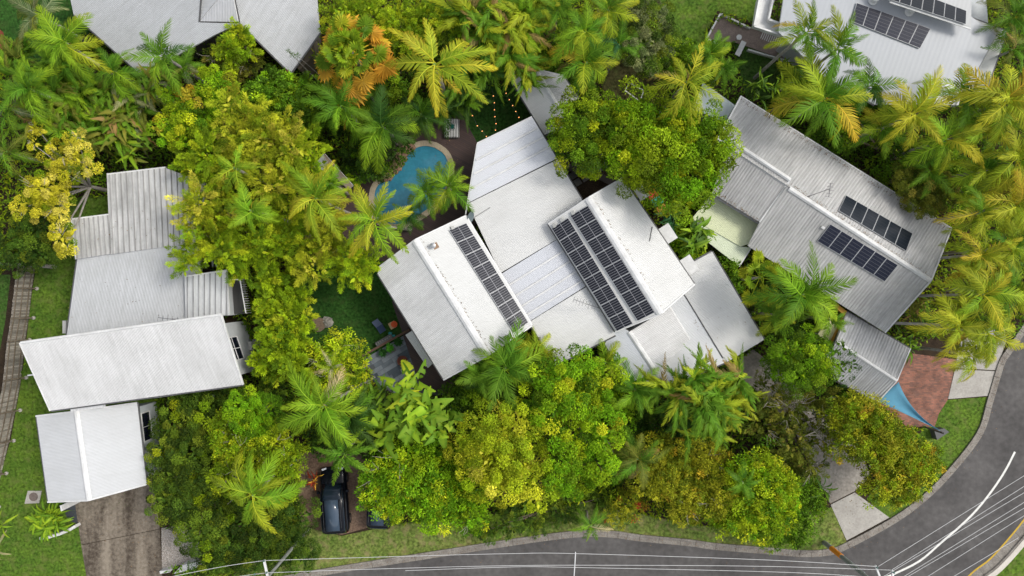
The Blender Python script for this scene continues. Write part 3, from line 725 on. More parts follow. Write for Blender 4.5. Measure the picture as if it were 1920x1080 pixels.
# balcony with rails beside small roof
bal = MB(); bal.prism([P(x, y, 2.4) for x, y in ((428, 525), (452, 522), (462, 586), (431, 590))], 2.25, 2.4); bal.build('balcony_floor', mat('balcony_dark', (.05, .05, .05), .8), lh)
bal = MB()
A_, B_ = P(450, 524, 3.4), P(461, 587, 3.4)
bal.bar(A_, B_, .07, .05); bal.bar(P(430, 525, 3.4), A_, .07, .05)
for i in range(15):
    p = A_.lerp(B_, i/14); bal.bar(p-Vector((0, 0, .95)), p, .04, .04, Vector((1, 0, 0)))
bal.build('balcony_railing', M_trim, lh)
bal = MB()
for (x, y) in ((371, 505), (385, 503), (398, 500)): bal.bar(P(x, y-18, 3.0), P(x+1, y, 3.0), .08, .1)
bal.bar(P(368, 486, 3), P(402, 482, 3), .08, .1); bal.bar(P(402, 482, 3), P(406, 500, 3), .08, .1)
bal.build('pergola_frame', mat('pergola_grey', (.3, .32, .34), .6), lh)
aerial(plB2.hit(335, 598), P(318, 598, 5.4), 1.0, 'dark television aerial on the left house where two roofs meet', 5, Vector((-1, .12, 0)), 1.3)
# posts below the eave on the south side
b = MB()
for x in (300, 352, 400): b.bar(P(x, 742, 2.3), P(x, 742, 0), .14, .14, Vector((1, 0, 0)))
b.bar(P(290, 745, 2.3), P(410, 728, 2.3), .12, .16); b.build('verandah_frame', mat('verandah_grey', (.28, .29, .3), .6), lh)
tag(MB().bar(P(52, 704, 2.6), P(66, 702, 2.6), .1, .08).build('downpipe_spout', M_trim), 'short white spout sticking out under the big left roof by the lawn', 'pipe')
# small skylight-like hood near (122,616)
MB().box(P(123, 613, 2.5), .25, .9, .3).build('air_conditioner', M_box, lh)
# left garage
lg = thing('garage', P(180, 860, 0), 'white gable-roofed garage at the head of the stained left driveway', 'garage')
plL1 = Plane((141, 771, 3.9), (166, 938, 3.9), (90, 941, 3.2)); plL2 = Plane((141, 771, 3.9), (166, 938, 3.9), (275, 908, 3.15))
roof_face(lg, [(68, 780), (143, 771), (166, 938), (90, 941)], plL1, ((90, 900), (160, 893)), .8, .1, .011, 'corr', R_white, (.60, .61, .62), .015, gut=(3,))
roof_face(lg, [(143, 771), (257, 755), (275, 908), (166, 938)], plL2, ((150, 850), (268, 830)), .8, .1, .011, 'corr', R_white, (.60, .61, .62), .02, gut=(1,))
cap(lg, P(142, 771, 3.93), P(166, 938, 3.93), .42, .05)
for a, b_, pl in (((68, 780), (143, 771), plL1), ((143, 771), (257, 755), plL2), ((166, 938), (90, 941), plL1), ((166, 938), (275, 908), plL2)):
    MB().bar(pl.hit(*a, -.02), pl.hit(*b_, -.02), .1, .14, pl.n).build('barge_board', M_trim, lg)
wg, wgp = wall(lg, [(78, 785), (255, 760), (272, 905), (166, 930), (95, 935)], 3.1, .2, mat('garage_wall', (.5, .54, .56), .7, noise=(.45, .49, .5), scale=1, amt=.04))
cc = sum(wgp, Vector())/5
wall_window(lg, wgp[1], wgp[2], .1, .5, 1.2, 2.3, 2, 1, outn(wgp[1], wgp[2], cc))
plL3 = Plane((130, 753, 4.3), (195, 747, 4.3), (197, 764, 4.1))
roof_face(lg, [(130, 754), (194, 747), (196, 764), (132, 772)], plL3, ((130, 754), (132, 772)), .8, .1, .01, 'corr', R_white, (.7, .7, .7))
MB().bar(P(134, 938, 1.2), P(136, 948, 1.2), .12, 2.4).build('white_post', M_trim, lg)
plL4 = None
MB().prism([P(x, y) for x, y in ((117, 945), (146, 932), (146, 982), (128, 975))], 0, .03).build('dark_paving', mat('dark_slate', (.05, .055, .065), .8), lg)

# ================= top-left house
th = thing('house', P(350, 10, 0), 'large pale grey hipped house cut off by the top edge, left of centre', 'house')
GRY = (.54, .555, .57)
pl1 = Plane((138, 27, 3.4), (258, 135, 3.4), (373, 42, 4.9))
roof_face(th, [(126, -30), (138, 27), (262, 138), (330, 105), (405, 64), (449, 44), (373, 42), (378, -60), (130, -60)], pl1, ((138, 27), (238, -60)), .8, .1, .011, 'corr', R_gray, GRY, .02, gut=(1,))
pl2 = Plane((374, 41, 4.9), (447, 41, 4.9), (410, 5, 5.35))
roof_face(th, [(375, 40), (446, 41), (432, -30), (412, -5)], pl2, ((410, 41), (410, 0)), .8, .1, .011, 'corr', R_gray, (.50, .51, .53), .02)
pl2b = Plane((374, 39, 4.95), (411, -4, 5.3), (379, -40, 4.95))
roof_face(th, [(375, 37), (411, -5), (400, -60), (379, -60)], pl2b, ((379, -20), (405, -20)), .8, .1, .011, 'corr', R_gray, GRY, .02)
pl3 = Plane((545, 137, 3.3), (450, 45, 4.0), (600, 58, 3.6))
roof_face(th, [(432, -40), (449, 42), (545, 137), (600, 60), (589, -60), (440, -60)], pl3, ((500, 90), (560, -10)), .8, .1, .011, 'corr', R_gray, GRY, .03, gut=(1, 2))
MB().bar(pl3.hit(449, 42, .02), pl3.hit(434, -30, .02), .12, .04).build('valley_gutter', M_gut, th)
MB().bar(pl1.hit(374, 41, .02), pl1.hit(379, -30, .02), .1, .04).build('valley_gutter', M_gut, th)
plF = Plane((449, 43, 3.75), (545, 138, 3.15), (449, 44, 2.0))
MB().bar(P(455, 52, 3.5), P(546, 140, 3.2), .05, .25).build('red_fascia', mat('red_fascia', (.2, .012, .015), .6), th)
MB().prism([P(x, y) for x, y in ((560, 130), (600, 75), (608, 120), (580, 150))], 0, 2.3).build('brown_wall', mat('brown_render', (.12, .10, .075), .8), th)
wall(th, [(150, 30), (262, 130), (330, 95), (440, 50), (545, 128), (592, 60), (585, -60), (140, -60)], 3.2, .5, M_wallD)

# ================= right house
rh = thing('house', P(1580, 420, 0), 'weathered grey ribbed-roof house right of centre with two solar rows', 'house')
OLD = (.60, .595, .585)
plR1 = Plane((1388, 180, 3.3), (1783, 428, 3.3), (1370, 263, 4.8))
# use ridge line through (1370,263)->(1482,337) & (1480,355)->(1745,526)
zr = 5.0
plR1 = Plane((1745, 526, zr), (1480, 352, zr), (1783, 428, 3.5))
plR2 = Plane((1745, 526, zr), (1480, 352, zr), (1659, 623, 3.5))
roof_face(rh, [(1389, 181), (1783, 428), (1745, 526), (1482, 352), (1345, 262)], plR1, ((1482, 352), (1540, 276)), .84, .21, .03, 'rib', R_old, OLD, .05, gut=(0,), gutm=M_trim)
roof_face(rh, [(1474, 350), (1480, 353), (1745, 526), (1659, 623), (1402, 461), (1423, 419)], plR2, ((1404, 461), (1476, 362)), .84, .21, .03, 'rib', R_old, (.60, .595, .58), .05, gut=(2,))
plR3 = Plane((1370, 264, 5.0), (1482, 336, 5.0), (1424, 416, 4.0))
roof_face(rh, [(1370, 264), (1481, 336), (1424, 416), (1335, 362)], plR3, ((1424, 416), (1481, 336)), .84, .21, .03, 'rib', R_old, (.56, .555, .545), .04, gut=(2,))
cap(rh, P(1480, 353, zr+.04), P(1745, 526, zr+.04), .36, .06)
cap(rh, P(1370, 263, 5.05), P(1482, 337, 5.05), .3, .06)
for a, b_, pl in (((1783, 428), (1745, 526), plR1), ((1745, 526), (1659, 623), plR2), ((1389, 181), (1345, 262), plR1), ((1481, 337), (1424, 416), plR3)):
    MB().bar(pl.hit(*a, -.02), pl.hit(*b_, -.02), .1, .16, pl.n).build('barge_board', M_trim, rh)
wall(rh, [(1395, 195), (1770, 430), (1735, 525), (1655, 612), (1440, 452), (1372, 352)], 3.3, .5, mat('tan_wall', (.36, .29, .22), .8, noise=(.28, .22, .17), scale=1))
# row panels
solar(plR1, [(1572, 395), (1586, 366), (1711, 438), (1699, 471)], 6, M_pvC, 'row of six blue-black solar panels uphill of the right house ridge', group='solar arrays')
solar(plR2, [(1532, 452), (1557, 420), (1684, 497), (1659, 528)], 6, M_pvB, 'row of six gridded solar panels downhill of the right house ridge', group='solar arrays')
tag(MB().bar(plR2.hit(1540, 425, .06), plR2.hit(1546, 428, .06), .16, .12, plR2.n).build('junction_box', M_trim), 'small white box beside the lower solar row on the right house', 'box', 'roof junction boxes')
aerial(P(1508, 371, 4.8), P(1556, 354, 5.9), 1.0, 'thin grey television aerial beside the ridge of the right house', 5, Vector((-.15, -1, 0)), .9)
# pale patio roofs west of the right house
M_poly = roof_mat('polycarbonate', (.45, .5, .35), .3, .04, rough=.3)
pt = thing('patio_roof', P(1370, 430, 0), 'pale yellow-green translucent patio roof against the right house', 'patio roof')
plT = Plane((1333, 368, 2.9), (1422, 422, 2.9), (1300, 425, 2.7))
plT2 = Plane((1333, 458, 2.6), (1405, 460, 2.65), (1385, 498, 2.5))
roof_face(pt, [(1333, 367), (1423, 422), (1403, 458), (1388, 462), (1297, 410)], plT, ((1300, 412), (1333, 367)), .9, .1, .008, 'corr', M_poly, (.66, .70, .46), .04, gut=(0,), gutm=M_trim)
roof_face(pt, [(1300, 412), (1388, 462), (1407, 464), (1385, 499), (1330, 456)], plT2, ((1330, 456), (1352, 425)), .9, .1, .008, 'corr', M_poly, (.64, .70, .52), .04, gut=(2,), gutm=M_trim)
b = MB()
for p in ((1310, 418), (1385, 490), (1400, 465), (1335, 372), (1418, 424)): b.bar(P(*p, 2.5), P(*p, 2.5)-Vector((0, 0, 2.5)), .1, .1, Vector((1, 0, 0)))
b.build('patio_posts', M_trim, pt)
# pale blue-grey shed roof top (1380,190)
sh = thing('shed', P(1350, 190, 0), 'pale blue-grey flat shed roof between the big green tree and right house', 'shed')
plH = Plane((1345, 170, 2.8), (1378, 198, 2.8), (1360, 230, 2.6))
roof_face(sh, [(1318, 155), (1343, 172), (1378, 197), (1360, 228), (1300, 205)], plH, ((1343, 172), (1325, 200)), .9, .1, .004, 'corr', R_clean, (.60, .68, .68), .02)
wall(sh, [(1318, 160), (1374, 197), (1356, 224), (1304, 203)], 2.6, .15, M_wall)
# garage
rg = thing('garage', P(1640, 670, 0), 'small weathered grey gable garage between right house and brick driveway', 'garage')
plg1 = Plane((1590, 655, 3.5), (1681, 714, 3.5), (1706, 654, 2.8)); plg2 = Plane((1590, 655, 3.5), (1681, 714, 3.5), (1645, 753, 2.8))
roof_face(rg, [(1588, 584), (1706, 654), (1681, 714), (1595, 658), (1568, 640)], plg1, ((1681, 714), (1706, 654)), .84, .21, .03, 'rib', R_old, (.60, .60, .595), .04, gut=(0,))
roof_face(rg, [(1568, 640), (1595, 658), (1681, 714), (1645, 753), (1565, 712), (1550, 665)], plg2, ((1645, 750), (1681, 714)), .84, .17, .03, 'rib', R_old, (.56, .57, .58), .04, gut=(3,))
cap(rg, plg1.hit(1569, 641, .03), plg1.hit(1681, 714, .03), .25, .05)
for a, b_, pl in (((1706, 654), (1681, 714), plg1), ((1681, 714), (1645, 753), plg2)):
    MB().bar(pl.hit(*a, -.02), pl.hit(*b_, -.02), .08, .14, pl.n).build('barge_board', M_trim, rg)
wall(rg, [(1590, 595), (1700, 657), (1678, 708), (1640, 742), (1572, 705), (1560, 650)], 2.7, .2, M_wall)
# yellow awning and ochre wall
aw = thing('awning', P(1550, 630, 0), 'small pale yellow ribbed awning beside the ochre wall strip', 'awning')
plY = Plane((1563, 600, 2.7), (1575, 610, 2.7), (1540, 640, 2.5))
roof_face(aw, [(1553, 596), (1577, 604), (1560, 645), (1533, 628)], plY, ((1540, 632), (1560, 598)), .8, .1, .012, 'corr', M_poly, (.62, .6, .33), .03)
MB().bar(P(1583, 586, 2.6), P(1556, 646, 2.6), .14, .3).build('ochre_beam', mat('ochre_paint', (.5, .27, .04), .7), aw)
MB().bar(P(1565, 572, 2.9), P(1584, 587, 2.9), .3, .3).build('ochre_beam', MATS['ochre_paint'], aw)
b = MB()
for p in ((1535, 626), (1560, 642), (1577, 606)): b.bar(P(*p, 2.5), P(*p, 2.5)-Vector((0, 0, 2.5)), .09, .09, Vector((1, 0, 0)))
b.build('awning_posts', M_trim, aw)
# shade sail
cx = [((1648, 752), 2.7), ((1683, 716), 2.7), ((1766, 808), 2.2)]
A_, B_, C_ = P(1643, 752, 2.75), P(1685, 716, 2.75), P(1764, 808, 2.3)
vs = []; fs = []; N_ = 14
def qb(a, c, b_, t): return a*(1-t)**2+c*2*t*(1-t)+b_*t*t
for i in range(N_+1):
    t = i/N_
    e1 = qb(B_, (B_+C_)/2+Vector((-.55, -.55, -.2)), C_, t)
    e2 = qb(A_, (A_+C_)/2+Vector((.0, .1, -.2)), C_, t)
    for j in range(7): vs.append(e1.lerp(e2, j/6)-Vector((0, 0, .25*math.sin(math.pi*t)*math.sin(math.pi*j/6))))
for i in range(N_):
    for j in range(6): a = i*7+j; fs.append((a, a+1, a+8, a+7))
ss = thing('shade_sail', P(1700, 770, 0), 'bright blue triangular shade sail stretched from the small garage over the bricks', 'shade sail')
so_ = obj('sail', vs, fs, mat('blue_cloth', (.10, .27, .38), .8, .1, noise=(.09, .24, .34), scale=2, amt=.05), ss, smooth=True)
so_.modifiers.new('thick', 'SOLIDIFY').thickness = .01
b = MB(); b.tube([P(1771, 813, 2.45), P(1771, 813, 2.45)-Vector((0, 0, 2.45))], .07, 8); b.bar(C_, P(1771, 813, 2.4), .05, .05); b.build('corner_post', M_gut, ss)
MB().prism([P(x, y, .6) for x, y in ((1752, 808), (1770, 803), (1780, 810), (1757, 825))], 0, .6).build('footing_box', M_gut, ss)

# ================= top-right house
tr = thing('house', P(1680, 60, 0), 'smooth light grey roofed house cut off by the top right edge', 'house')
TG = (.38, .40, .425)
plQ = Plane((1470, 20, 4.6), (1885, 62, 4.6), (1640, 180, 3.8))
plQ = Plane((1540, -10, 4.6), (1868, 60, 4.5), (1640, 190, 3.9))
roof_face(tr, [(1460, 60), (1475, -40), (1700, -60), (1868, 66), (1812, 170), (1770, 195), (1640, 196), (1540, 140)], plQ, ((1620, 180), (1662, 60)), 1.6, .3, .0015, 'corr', R_smooth, TG, .012, gut=(6,), gutm=M_gut)
plQ2 = Plane((1850, 28, 4.1), (1888, 62, 4.1), (1852, 160, 4.0))
roof_face(tr, [(1820, 30), (1888, 60), (1850, 165), (1812, 170), (1868, 66)], plQ2, ((1852, 160), (1888, 62)), 1.2, .3, .004, 'corr', R_clean, (.40, .41, .39), .03, gut=(1,)) if False else None
roof_face(tr, [(1869, 67), (1888, 60), (1846, 176), (1812, 171)], plQ2, ((1820, 150), (1850, 150)), .95, .3, .004, 'corr', R_clean, (.40, .41, .39), .03, gut=(1,))
roof_face(tr, [(1822, 34), (1888, 59), (1868, 65)], plQ2, ((1822, 34), (1868, 60)), 1.2, .3, .004, 'corr', R_clean, (.40, .41, .39), .03, gut=(0,))
plQ3 = Plane((1630, -10, 5.7), (1820, -10, 5.7), (1820, 50, 5.3))
roof_face(tr, [(1640, -50), (1822, -50), (1821, 52), (1670, 2)], plQ3, ((1760, -40), (1740, 25)), 1.5, .3, .002, 'corr', R_clean, (.42, .43, .43), .02, gut=(2,), gutm=M_trim)
solar(plQ, [(1596, 40), (1606, 5), (1745, 54), (1725, 91)], 6, M_pvB, 'row of six gridded solar panels on the smooth grey roof, top right', group='solar arrays')
solar(plQ3, [(1665, -2), (1672, -32), (1812, 20), (1811, 46)], 7, M_pvC, 'solar row on the raised roof cut off by the top edge', group='solar arrays')
for c in ((1636, 2), (1704, 23)):
    v_ = thing('roof_ventilator', plQ.hit(*c), 'white domed roof ventilator above the %s' % ('left end of the gridded solar row' if c[0] < 1650 else 'middle of the gridded solar row'), 'vent', 'roof ventilators')
    MB().lathe(plQ.hit(*c), [(.3, 0), (.3, .06), (.17, .1), (.17, .35), (.24, .38), (.24, .5), (.15, .6), (.03, .63)], 16).build('cowl', M_trim, v_, smooth=False)
wall(tr, [(1480, 60), (1560, -30), (1860, -30), (1868, 70), (1840, 160), (1660, 180), (1560, 130)], 3.8, .35, M_wall)
plQ4 = Plane((1640, 150, 3.5), (1565, 125, 3.5), (1600, 95, 3.7))
MB().prism([P(x, y, 3.9) for x, y in ((1762, 156), (1800, 165), (1790, 200), (1745, 200))], 3.8, 4.3).build('roof_box', M_trim, tr)
# balcony at top
b = MB(); b.prism([P(x, y, 3.4) for x, y in ((1420, 0), (1440, -40), (1470, -40), (1440, 30), (1480, 60), (1470, 70), (1412, 50))], 3.1, 3.4); b.build('balcony', M_trim, tr)
b = MB()
for a, c in (((1428, -30), (1413, 50)), ((1413, 50), (1478, 72)), ((1455, -30), (1440, 38)), ((1440, 38), (1490, 55))): b.bar(P(*a, 3.7), P(*c, 3.7), .12, .35)
b.build('balcony_parapet', M_trim, tr)
b = MB()
for i in range(14):
    p = P(1432+i*3.6, 58+i*1.5, .9); q_ = P(1426+i*3.6, 72+i*1.5, .9); b.bar(p, q_, .05, .05)
b.build('batten_screen', M_trim, tr)
bench = thing('garden_bench', P(1388, 92), 'white slab bench standing on the pinkish paved terrace', 'bench')
MB().bar(P(1395, 78, .45), P(1382, 104, .45), .38, .08).build('seat', M_trim, bench)
MB().bar(P(1393, 82, .2), P(1392, 84, .2), .34, .42).build('leg', M_trim, bench); MB().bar(P(1385, 99, .2), P(1384, 101, .2), .34, .42).build('leg', M_trim, bench)
tb = thing('garden_table', P(1382, 74), 'small round white table on the pinkish terrace beside the slab bench', 'table')
MB().lathe(P(1382, 74), [(.2, 0), (.05, .04), (.04, .42), (.2, .44), (.2, .48)], 16).build('top_and_stem', M_trim, tb)
# small frame structure on the dry lawn
fr = MB()
A_ = [P(1180, 155, .5), P(1207, 170, .5), P(1200, 190, .5), P(1172, 170, .5)]
for i in range(4): fr.bar(A_[i], A_[(i+1) % 4], .07, .07); fr.bar(A_[i], A_[i]-Vector((0, 0, .5)), .06, .06, Vector((1, 0, 0)))
tag(fr.build('garden_bed_frame', M_trim), 'low white rectangular frame on the dry lawn behind the big green tree', 'frame')
# far left things
tag(MB().prism([P(x, y) for x, y in ((-20, 40), (6, 60), (14, 100), (-20, 92))], 0, .6).build('red_brick_wall', mat('red_wall', (.22, .06, .035), .9)), 'red-brown low wall at the far left edge beside the dark lawn', 'low wall')
pad = thing('drain_cover', P(62, 932), 'square concrete drain pad with a round metal lid in the left lawn', 'drain cover')
MB().prism([P(x, y) for x, y in ((53, 920), (79, 920), (74, 943), (47, 944))], 0, .06).build('concrete_pad', M_conc, pad)
MB().lathe(P(64, 931), [(.32, .03), (.32, .085), (.28, .085), (.28, .075), (.02, .075)], 24).build('lid', mat('rust_iron', (.12, .09, .08), .8, noise=(.18, .15, .13), scale=6), pad)
for pts_, lab in (([(80, 1007), (98, 1004), (118, 998), (135, 991), (146, 984)], 'curved low white garden wall beside the bright strap-leaf plant'), ([(304, 1070), (322, 1067)], 'short low white wall end beside the pebble bed')):
    b = MB()
    for a, c in zip(pts_[:-1], pts_[1:]): b.bar(P(*a, .35), P(*c, .35), .2, .68)
    tag(b.build('garden_wall', M_trim), lab, 'low wall')
lb = thing('letterbox_wall', P(350, 1062), 'tilted white letterbox wall beside the pebble bed at the bottom', 'letterbox')
b = MB(); b.slab([P(326, 1076, 1.1), P(368, 1066, 1.1), P(378, 1052, .9), P(340, 1060, .9)], Vector((0, 0, 1)), -.9, 0); b.build('wall_block', M_trim, lb)
MB().lathe(P(379, 1052, 0), [(.13, 0), (.13, .9), (.16, .92), (.16, 1.0)], 12).build('post', M_trim, lb)
# pebbles
C = []
pb_poly = [(303, 990), (345, 985), (390, 1035), (372, 1052), (304, 1066)]
MB().prism([P(x, y) for x, y in pb_poly], 0, .03).build('pebble_bed', mat('pebble_base', (.26, .22, .19), .9, noise=(.36, .32, .28), scale=9, amt=.4))['kind'] = 'structure'
EXCL.append(pb_poly)
EXCL += [[(128, 905), (305, 880), (316, 1110), (150, 1110)], [(15, 495), (72, 490), (10, 900), (-60, 1100), (-60, 700)], [(1690, 655), (1895, 585), (1875, 760), (1740, 835)], [(1470, 780), (1545, 775), (1680, 970), (1580, 1025)], [(1195, 350), (1225, 350), (1265, 405), (1240, 420)], [(560, 960), (720, 950), (720, 1012), (560, 1012)]]
def inpoly(px, py, poly):
    c = np.zeros(len(px), bool); k = len(poly)
    for i in range(k):
        x1, y1 = poly[i]; x2, y2 = poly[(i+1) % k]
        if y1 == y2: continue
        cond = ((y1 > py) != (y2 > py)) & (px < (x2-x1)*(py-y1)/(y2-y1)+x1)
        c ^= cond
    return c
px = rng.uniform(303, 390, 5000); py = rng.uniform(985, 1066, 5000); k = inpoly(px, py, pb_poly); px, py = px[k], py[k]
n_ = len(px); base = np.stack([(px-960)*sc(), -(py-540)*sc(), np.full(n_, .03)], 1)
r = rng.uniform(.02, .045, n_)[:, None]
o6 = np.array([[1, 0, 0], [0, 1, 0], [-1, 0, 0], [0, -1, 0], [0, 0, .8]])
V = (base[:, None, :]+o6[None]*r[:, None, :]).reshape(-1, 3)
Q = (np.arange(n_)[:, None, None]*5+np.array([[0, 1, 4], [1, 2, 4], [2, 3, 4], [3, 0, 4]])[None]).reshape(-1, 3)
gr = rng.uniform(.16, .55, n_)[:, None]*np.array([[1, .93, .85]]); 
me = np_mesh('pebbles', V, Q, np.repeat(gr, 5, 0), leaf_mat('pebble', True, 0, .8)); o = bpy.data.objects.new('pebbles', me); COL.objects.link(o); tag(o, kind='stuff')

# ---------------------------------------------------------------- fence at the left
fn = thing('timber_fence', P(40, 700), 'weathered grey paling fence along the left edge of the lawn', 'fence')
base_px = [(67, 500), (61, 541), (55, 596), (48, 637), (41, 708), (30, 769), (18, 826), (4, 887), (-10, 950)]
M_pal = mat('weathered_timber', (.2, .17, .13), .95, .1, noise=(.11, .085, .06), scale=3, amt=.4, objcol=False)
M_palo = mat('fence_paling', (.3, .3, .3), .95, .1, noise=(.7, .65, .6), scale=4, amt=.3, objcol=True)
FB = [P(x, y) for x, y in base_px]
pal_mesh = None
Ltot = 0
for i in range(len(FB)-1):
    a, c = FB[i], FB[i+1]; t = (c-a).normalized(); k = max(1, round((c-a).length/.125)); o_ = Vector((-1, 0, 0))
    ang = math.atan2(t.y, t.x)
    if pal_mesh is None:
        tmp = MB(); tmp.box((0, 0, .9), .105, .02, 1.8); po = tmp.build('paling', M_palo); pal_mesh = po.data; bpy.data.objects.remove(po)
    for j in range(k):
        p = a.lerp(c, (j+.5)/k); g_ = random.uniform(.24, .5)
        inst('paling', pal_mesh, fn, p-fn.location+Vector((-.05, 0, random.uniform(-.03, .03))), (0, 0, ang), (1, 1, 1), (g_, g_*.93, g_*.82))
    for z in (.35, 1.0, 1.6): MB().bar(a+Vector((0, 0, z)), c+Vector((0, 0, z)), .05, .08).build('rail', M_pal, fn)
for (x, y) in base_px[1:]:
    MB().bar(P(x, y, 0), P(x, y, 0)+Vector((0, 0, 1.85)), .1, .1, Vector((1, 0, 0))).build('post', M_pal, fn)
    MB().tube([P(x, y, 0)+Vector((-.02, 0, 1.3)), P(x+9, y, 0)+Vector((0, 0, .15))], .045, 6).build('brace', M_pal, fn)
    MB().lathe(P(x+9, y, 0), [(.13, 0), (.14, .1), (.08, .16)], 8).build('footing', M_conc, fn)

# ---------------------------------------------------------------- pool
pool = thing('swimming_pool', P(770, 320), 'kidney-shaped blue pool with pale coping in the dark timber deck', 'swimming pool')
wp = smooth_path([(815, 277), (833, 290), (841, 312), (838, 345), (820, 375), (790, 400), (750, 420), (712, 412), (703, 385), (704, 358), (716, 340), (735, 330), (752, 312), (760, 290), (780, 278), (797, 274), (815, 277)], 4)[:-1]
WP = [P(x, y, .12) for x, y in wp]
cw = sum(WP, Vector())/len(WP)
M_water = bpy.data.materials.new('pool_water'); M_water.use_nodes = True
n = M_water.node_tree.nodes; L = M_water.node_tree.links; bs = n['Principled BSDF']
bs.inputs['Base Color'].default_value = (.5, .85, .92, 1); bs.inputs['Transmission Weight'].default_value = 1; bs.inputs['Roughness'].default_value = .02; bs.inputs['IOR'].default_value = 1.33
nz = n.new('ShaderNodeTexNoise'); nz.inputs['Scale'].default_value = 3; bp = n.new('ShaderNodeBump'); bp.inputs['Strength'].default_value = .15; bp.inputs['Distance'].default_value = .05
L.new(nz.outputs['Fac'], bp.inputs['Height']); L.new(bp.outputs[0], bs.inputs['Normal'])
b = MB(); b.prism(WP, .05, .15); o = b.build('water', mat('pool_water_surface', (.045, .23, .32), .04, .5, noise=(.03, .16, .25), scale=.45, amt=.10, bump=.25, bscale=2.5), pool)
# coping stones
def offset_ring(W_, d_):
    k = len(W_); out = []
    ar = sum(W_[i].x*W_[(i+1) % k].y-W_[(i+1) % k].x*W_[i].y for i in range(k)); sg = -1 if ar > 0 else 1
    for i in range(k):
        t = (W_[(i+1) % k]-W_[i-1]).normalized(); out.append(W_[i]+Vector((-t.y, t.x, 0))*d_*sg)
    return out
O1 = offset_ring(WP, .42); O0 = offset_ring(WP, -.0)
M_cop = mat('coping_stone', (.42, .36, .26), .8, noise=(.34, .28, .2), scale=2, amt=.15, objcol=False)
rockidx = [i for i, (x, y) in enumerate(wp) if x < 775 and y < 338 and x > 712]
k = len(WP)
for i in range(k):
    if i in rockidx: continue
    j = (i+1) % k
    a, c, d_, e = O0[i], O0[j], O1[j], O1[i]
    cen = (a+c+d_+e)/4
    MB().prism([cen+(p-cen)*.97 for p in (a, c, d_, e)], .1, .2).build('coping_stone', M_cop, pool)
M_rock = mat('brown_rock', (.20, .12, .08), .9, noise=(.30, .19, .13), scale=3, amt=.35, bump=.6, bscale=8)
def rock(name, c, r_, m_, par=None, seed=0, sq=.7):
    rr = random.Random(seed); vs = []; fs = []; nr, nn_ = 6, 9
    off = [[rr.uniform(.75, 1.2) for _ in range(nn_)] for _ in range(nr+1)]
    for i in range(nr+1):
        ph = math.pi*i/nr
        for j in range(nn_):
            th_ = 2*math.pi*j/nn_; q_ = off[i][j]*r_
            vs.append(Vector(c)+Vector((q_*math.sin(ph)*math.cos(th_), q_*math.sin(ph)*math.sin(th_), q_*sq*math.cos(ph))))
    for i in range(nr):
        for j in range(nn_): a = i*nn_+j; b_ = i*nn_+(j+1) % nn_; fs.append((a+nn_, b_+nn_, b_, a))
    return obj(name, vs, fs, m_, par)
for q_, i in enumerate(rockidx):
    for s_ in range(2):
        p = O0[i].lerp(O1[i], .3+.9*s_*.6); rock('edge_rock', (p.x+random.uniform(-.1, .1), p.y+random.uniform(-.1, .1), .2), random.uniform(.22, .36), M_rock, pool, 100+q_*2+s_, .6)
# striped ottoman
M_stripe = bpy.data.materials.new('striped_cloth'); M_stripe.use_nodes = True
n = M_stripe.node_tree.nodes; L = M_stripe.node_tree.links; bs = n['Principled BSDF']; bs.inputs['Roughness'].default_value = .9
tc = n.new('ShaderNodeTexCoord'); sp = n.new('ShaderNodeSeparateXYZ'); L.new(tc.outputs['Object'], sp.inputs[0])
m1 = n.new('ShaderNodeMath'); m1.operation = 'MULTIPLY'; m1.inputs[1].default_value = 8.5; L.new(sp.outputs[0], m1.inputs[0])
m2 = n.new('ShaderNodeMath'); m2.operation = 'FRACT'; L.new(m1.outputs[0], m2.inputs[0])
m3 = n.new('ShaderNodeMath'); m3.operation = 'GREATER_THAN'; m3.inputs[1].default_value = .5; L.new(m2.outputs[0], m3.inputs[0])
mx = n.new('ShaderNodeMix'); mx.data_type = 'RGBA'; L.new(m3.outputs[0], mx.inputs['Factor']); mx.inputs[6].default_value = (.02, .02, .025, 1); mx.inputs[7].default_value = (.7, .7, .68, 1); L.new(mx.outputs[2], bs.inputs['Base Color'])
ot = thing('ottoman', P(848, 243), 'black and white striped ottoman on the dark deck north of the pool', 'ottoman')
b = MB(); c0 = P(848, 243)
def rbox(b, c, dx, dy, z0, z1, r_=.08, n_=4):
    pts_ = []
    for (sx, sy, a0) in ((1, 1, 0), (-1, 1, 90), (-1, -1, 180), (1, -1, 270)):
        for i in range(n_+1):
            a = math.radians(a0+90*i/n_); pts_.append(Vector((c.x+sx*(dx/2-r_)+r_*math.cos(a), c.y+sy*(dy/2-r_)+r_*math.sin(a), 0)))
    return b.prism(pts_, z0, z1)
rbox(b, c0, 1.0, 1.35, .12, .5); rbox(b, c0, .9, 1.25, .5, .54); b.build('cushion', M_stripe, ot)
b = MB()
for i in range(26):
    for s_ in (-1, 1):
        b.box(c0+Vector((s_*.53, -.65+i*.052, .35)), .05, .02, .1)
b.build('tassel_fringe', mat('tassel', (.5, .5, .48), .9), ot)
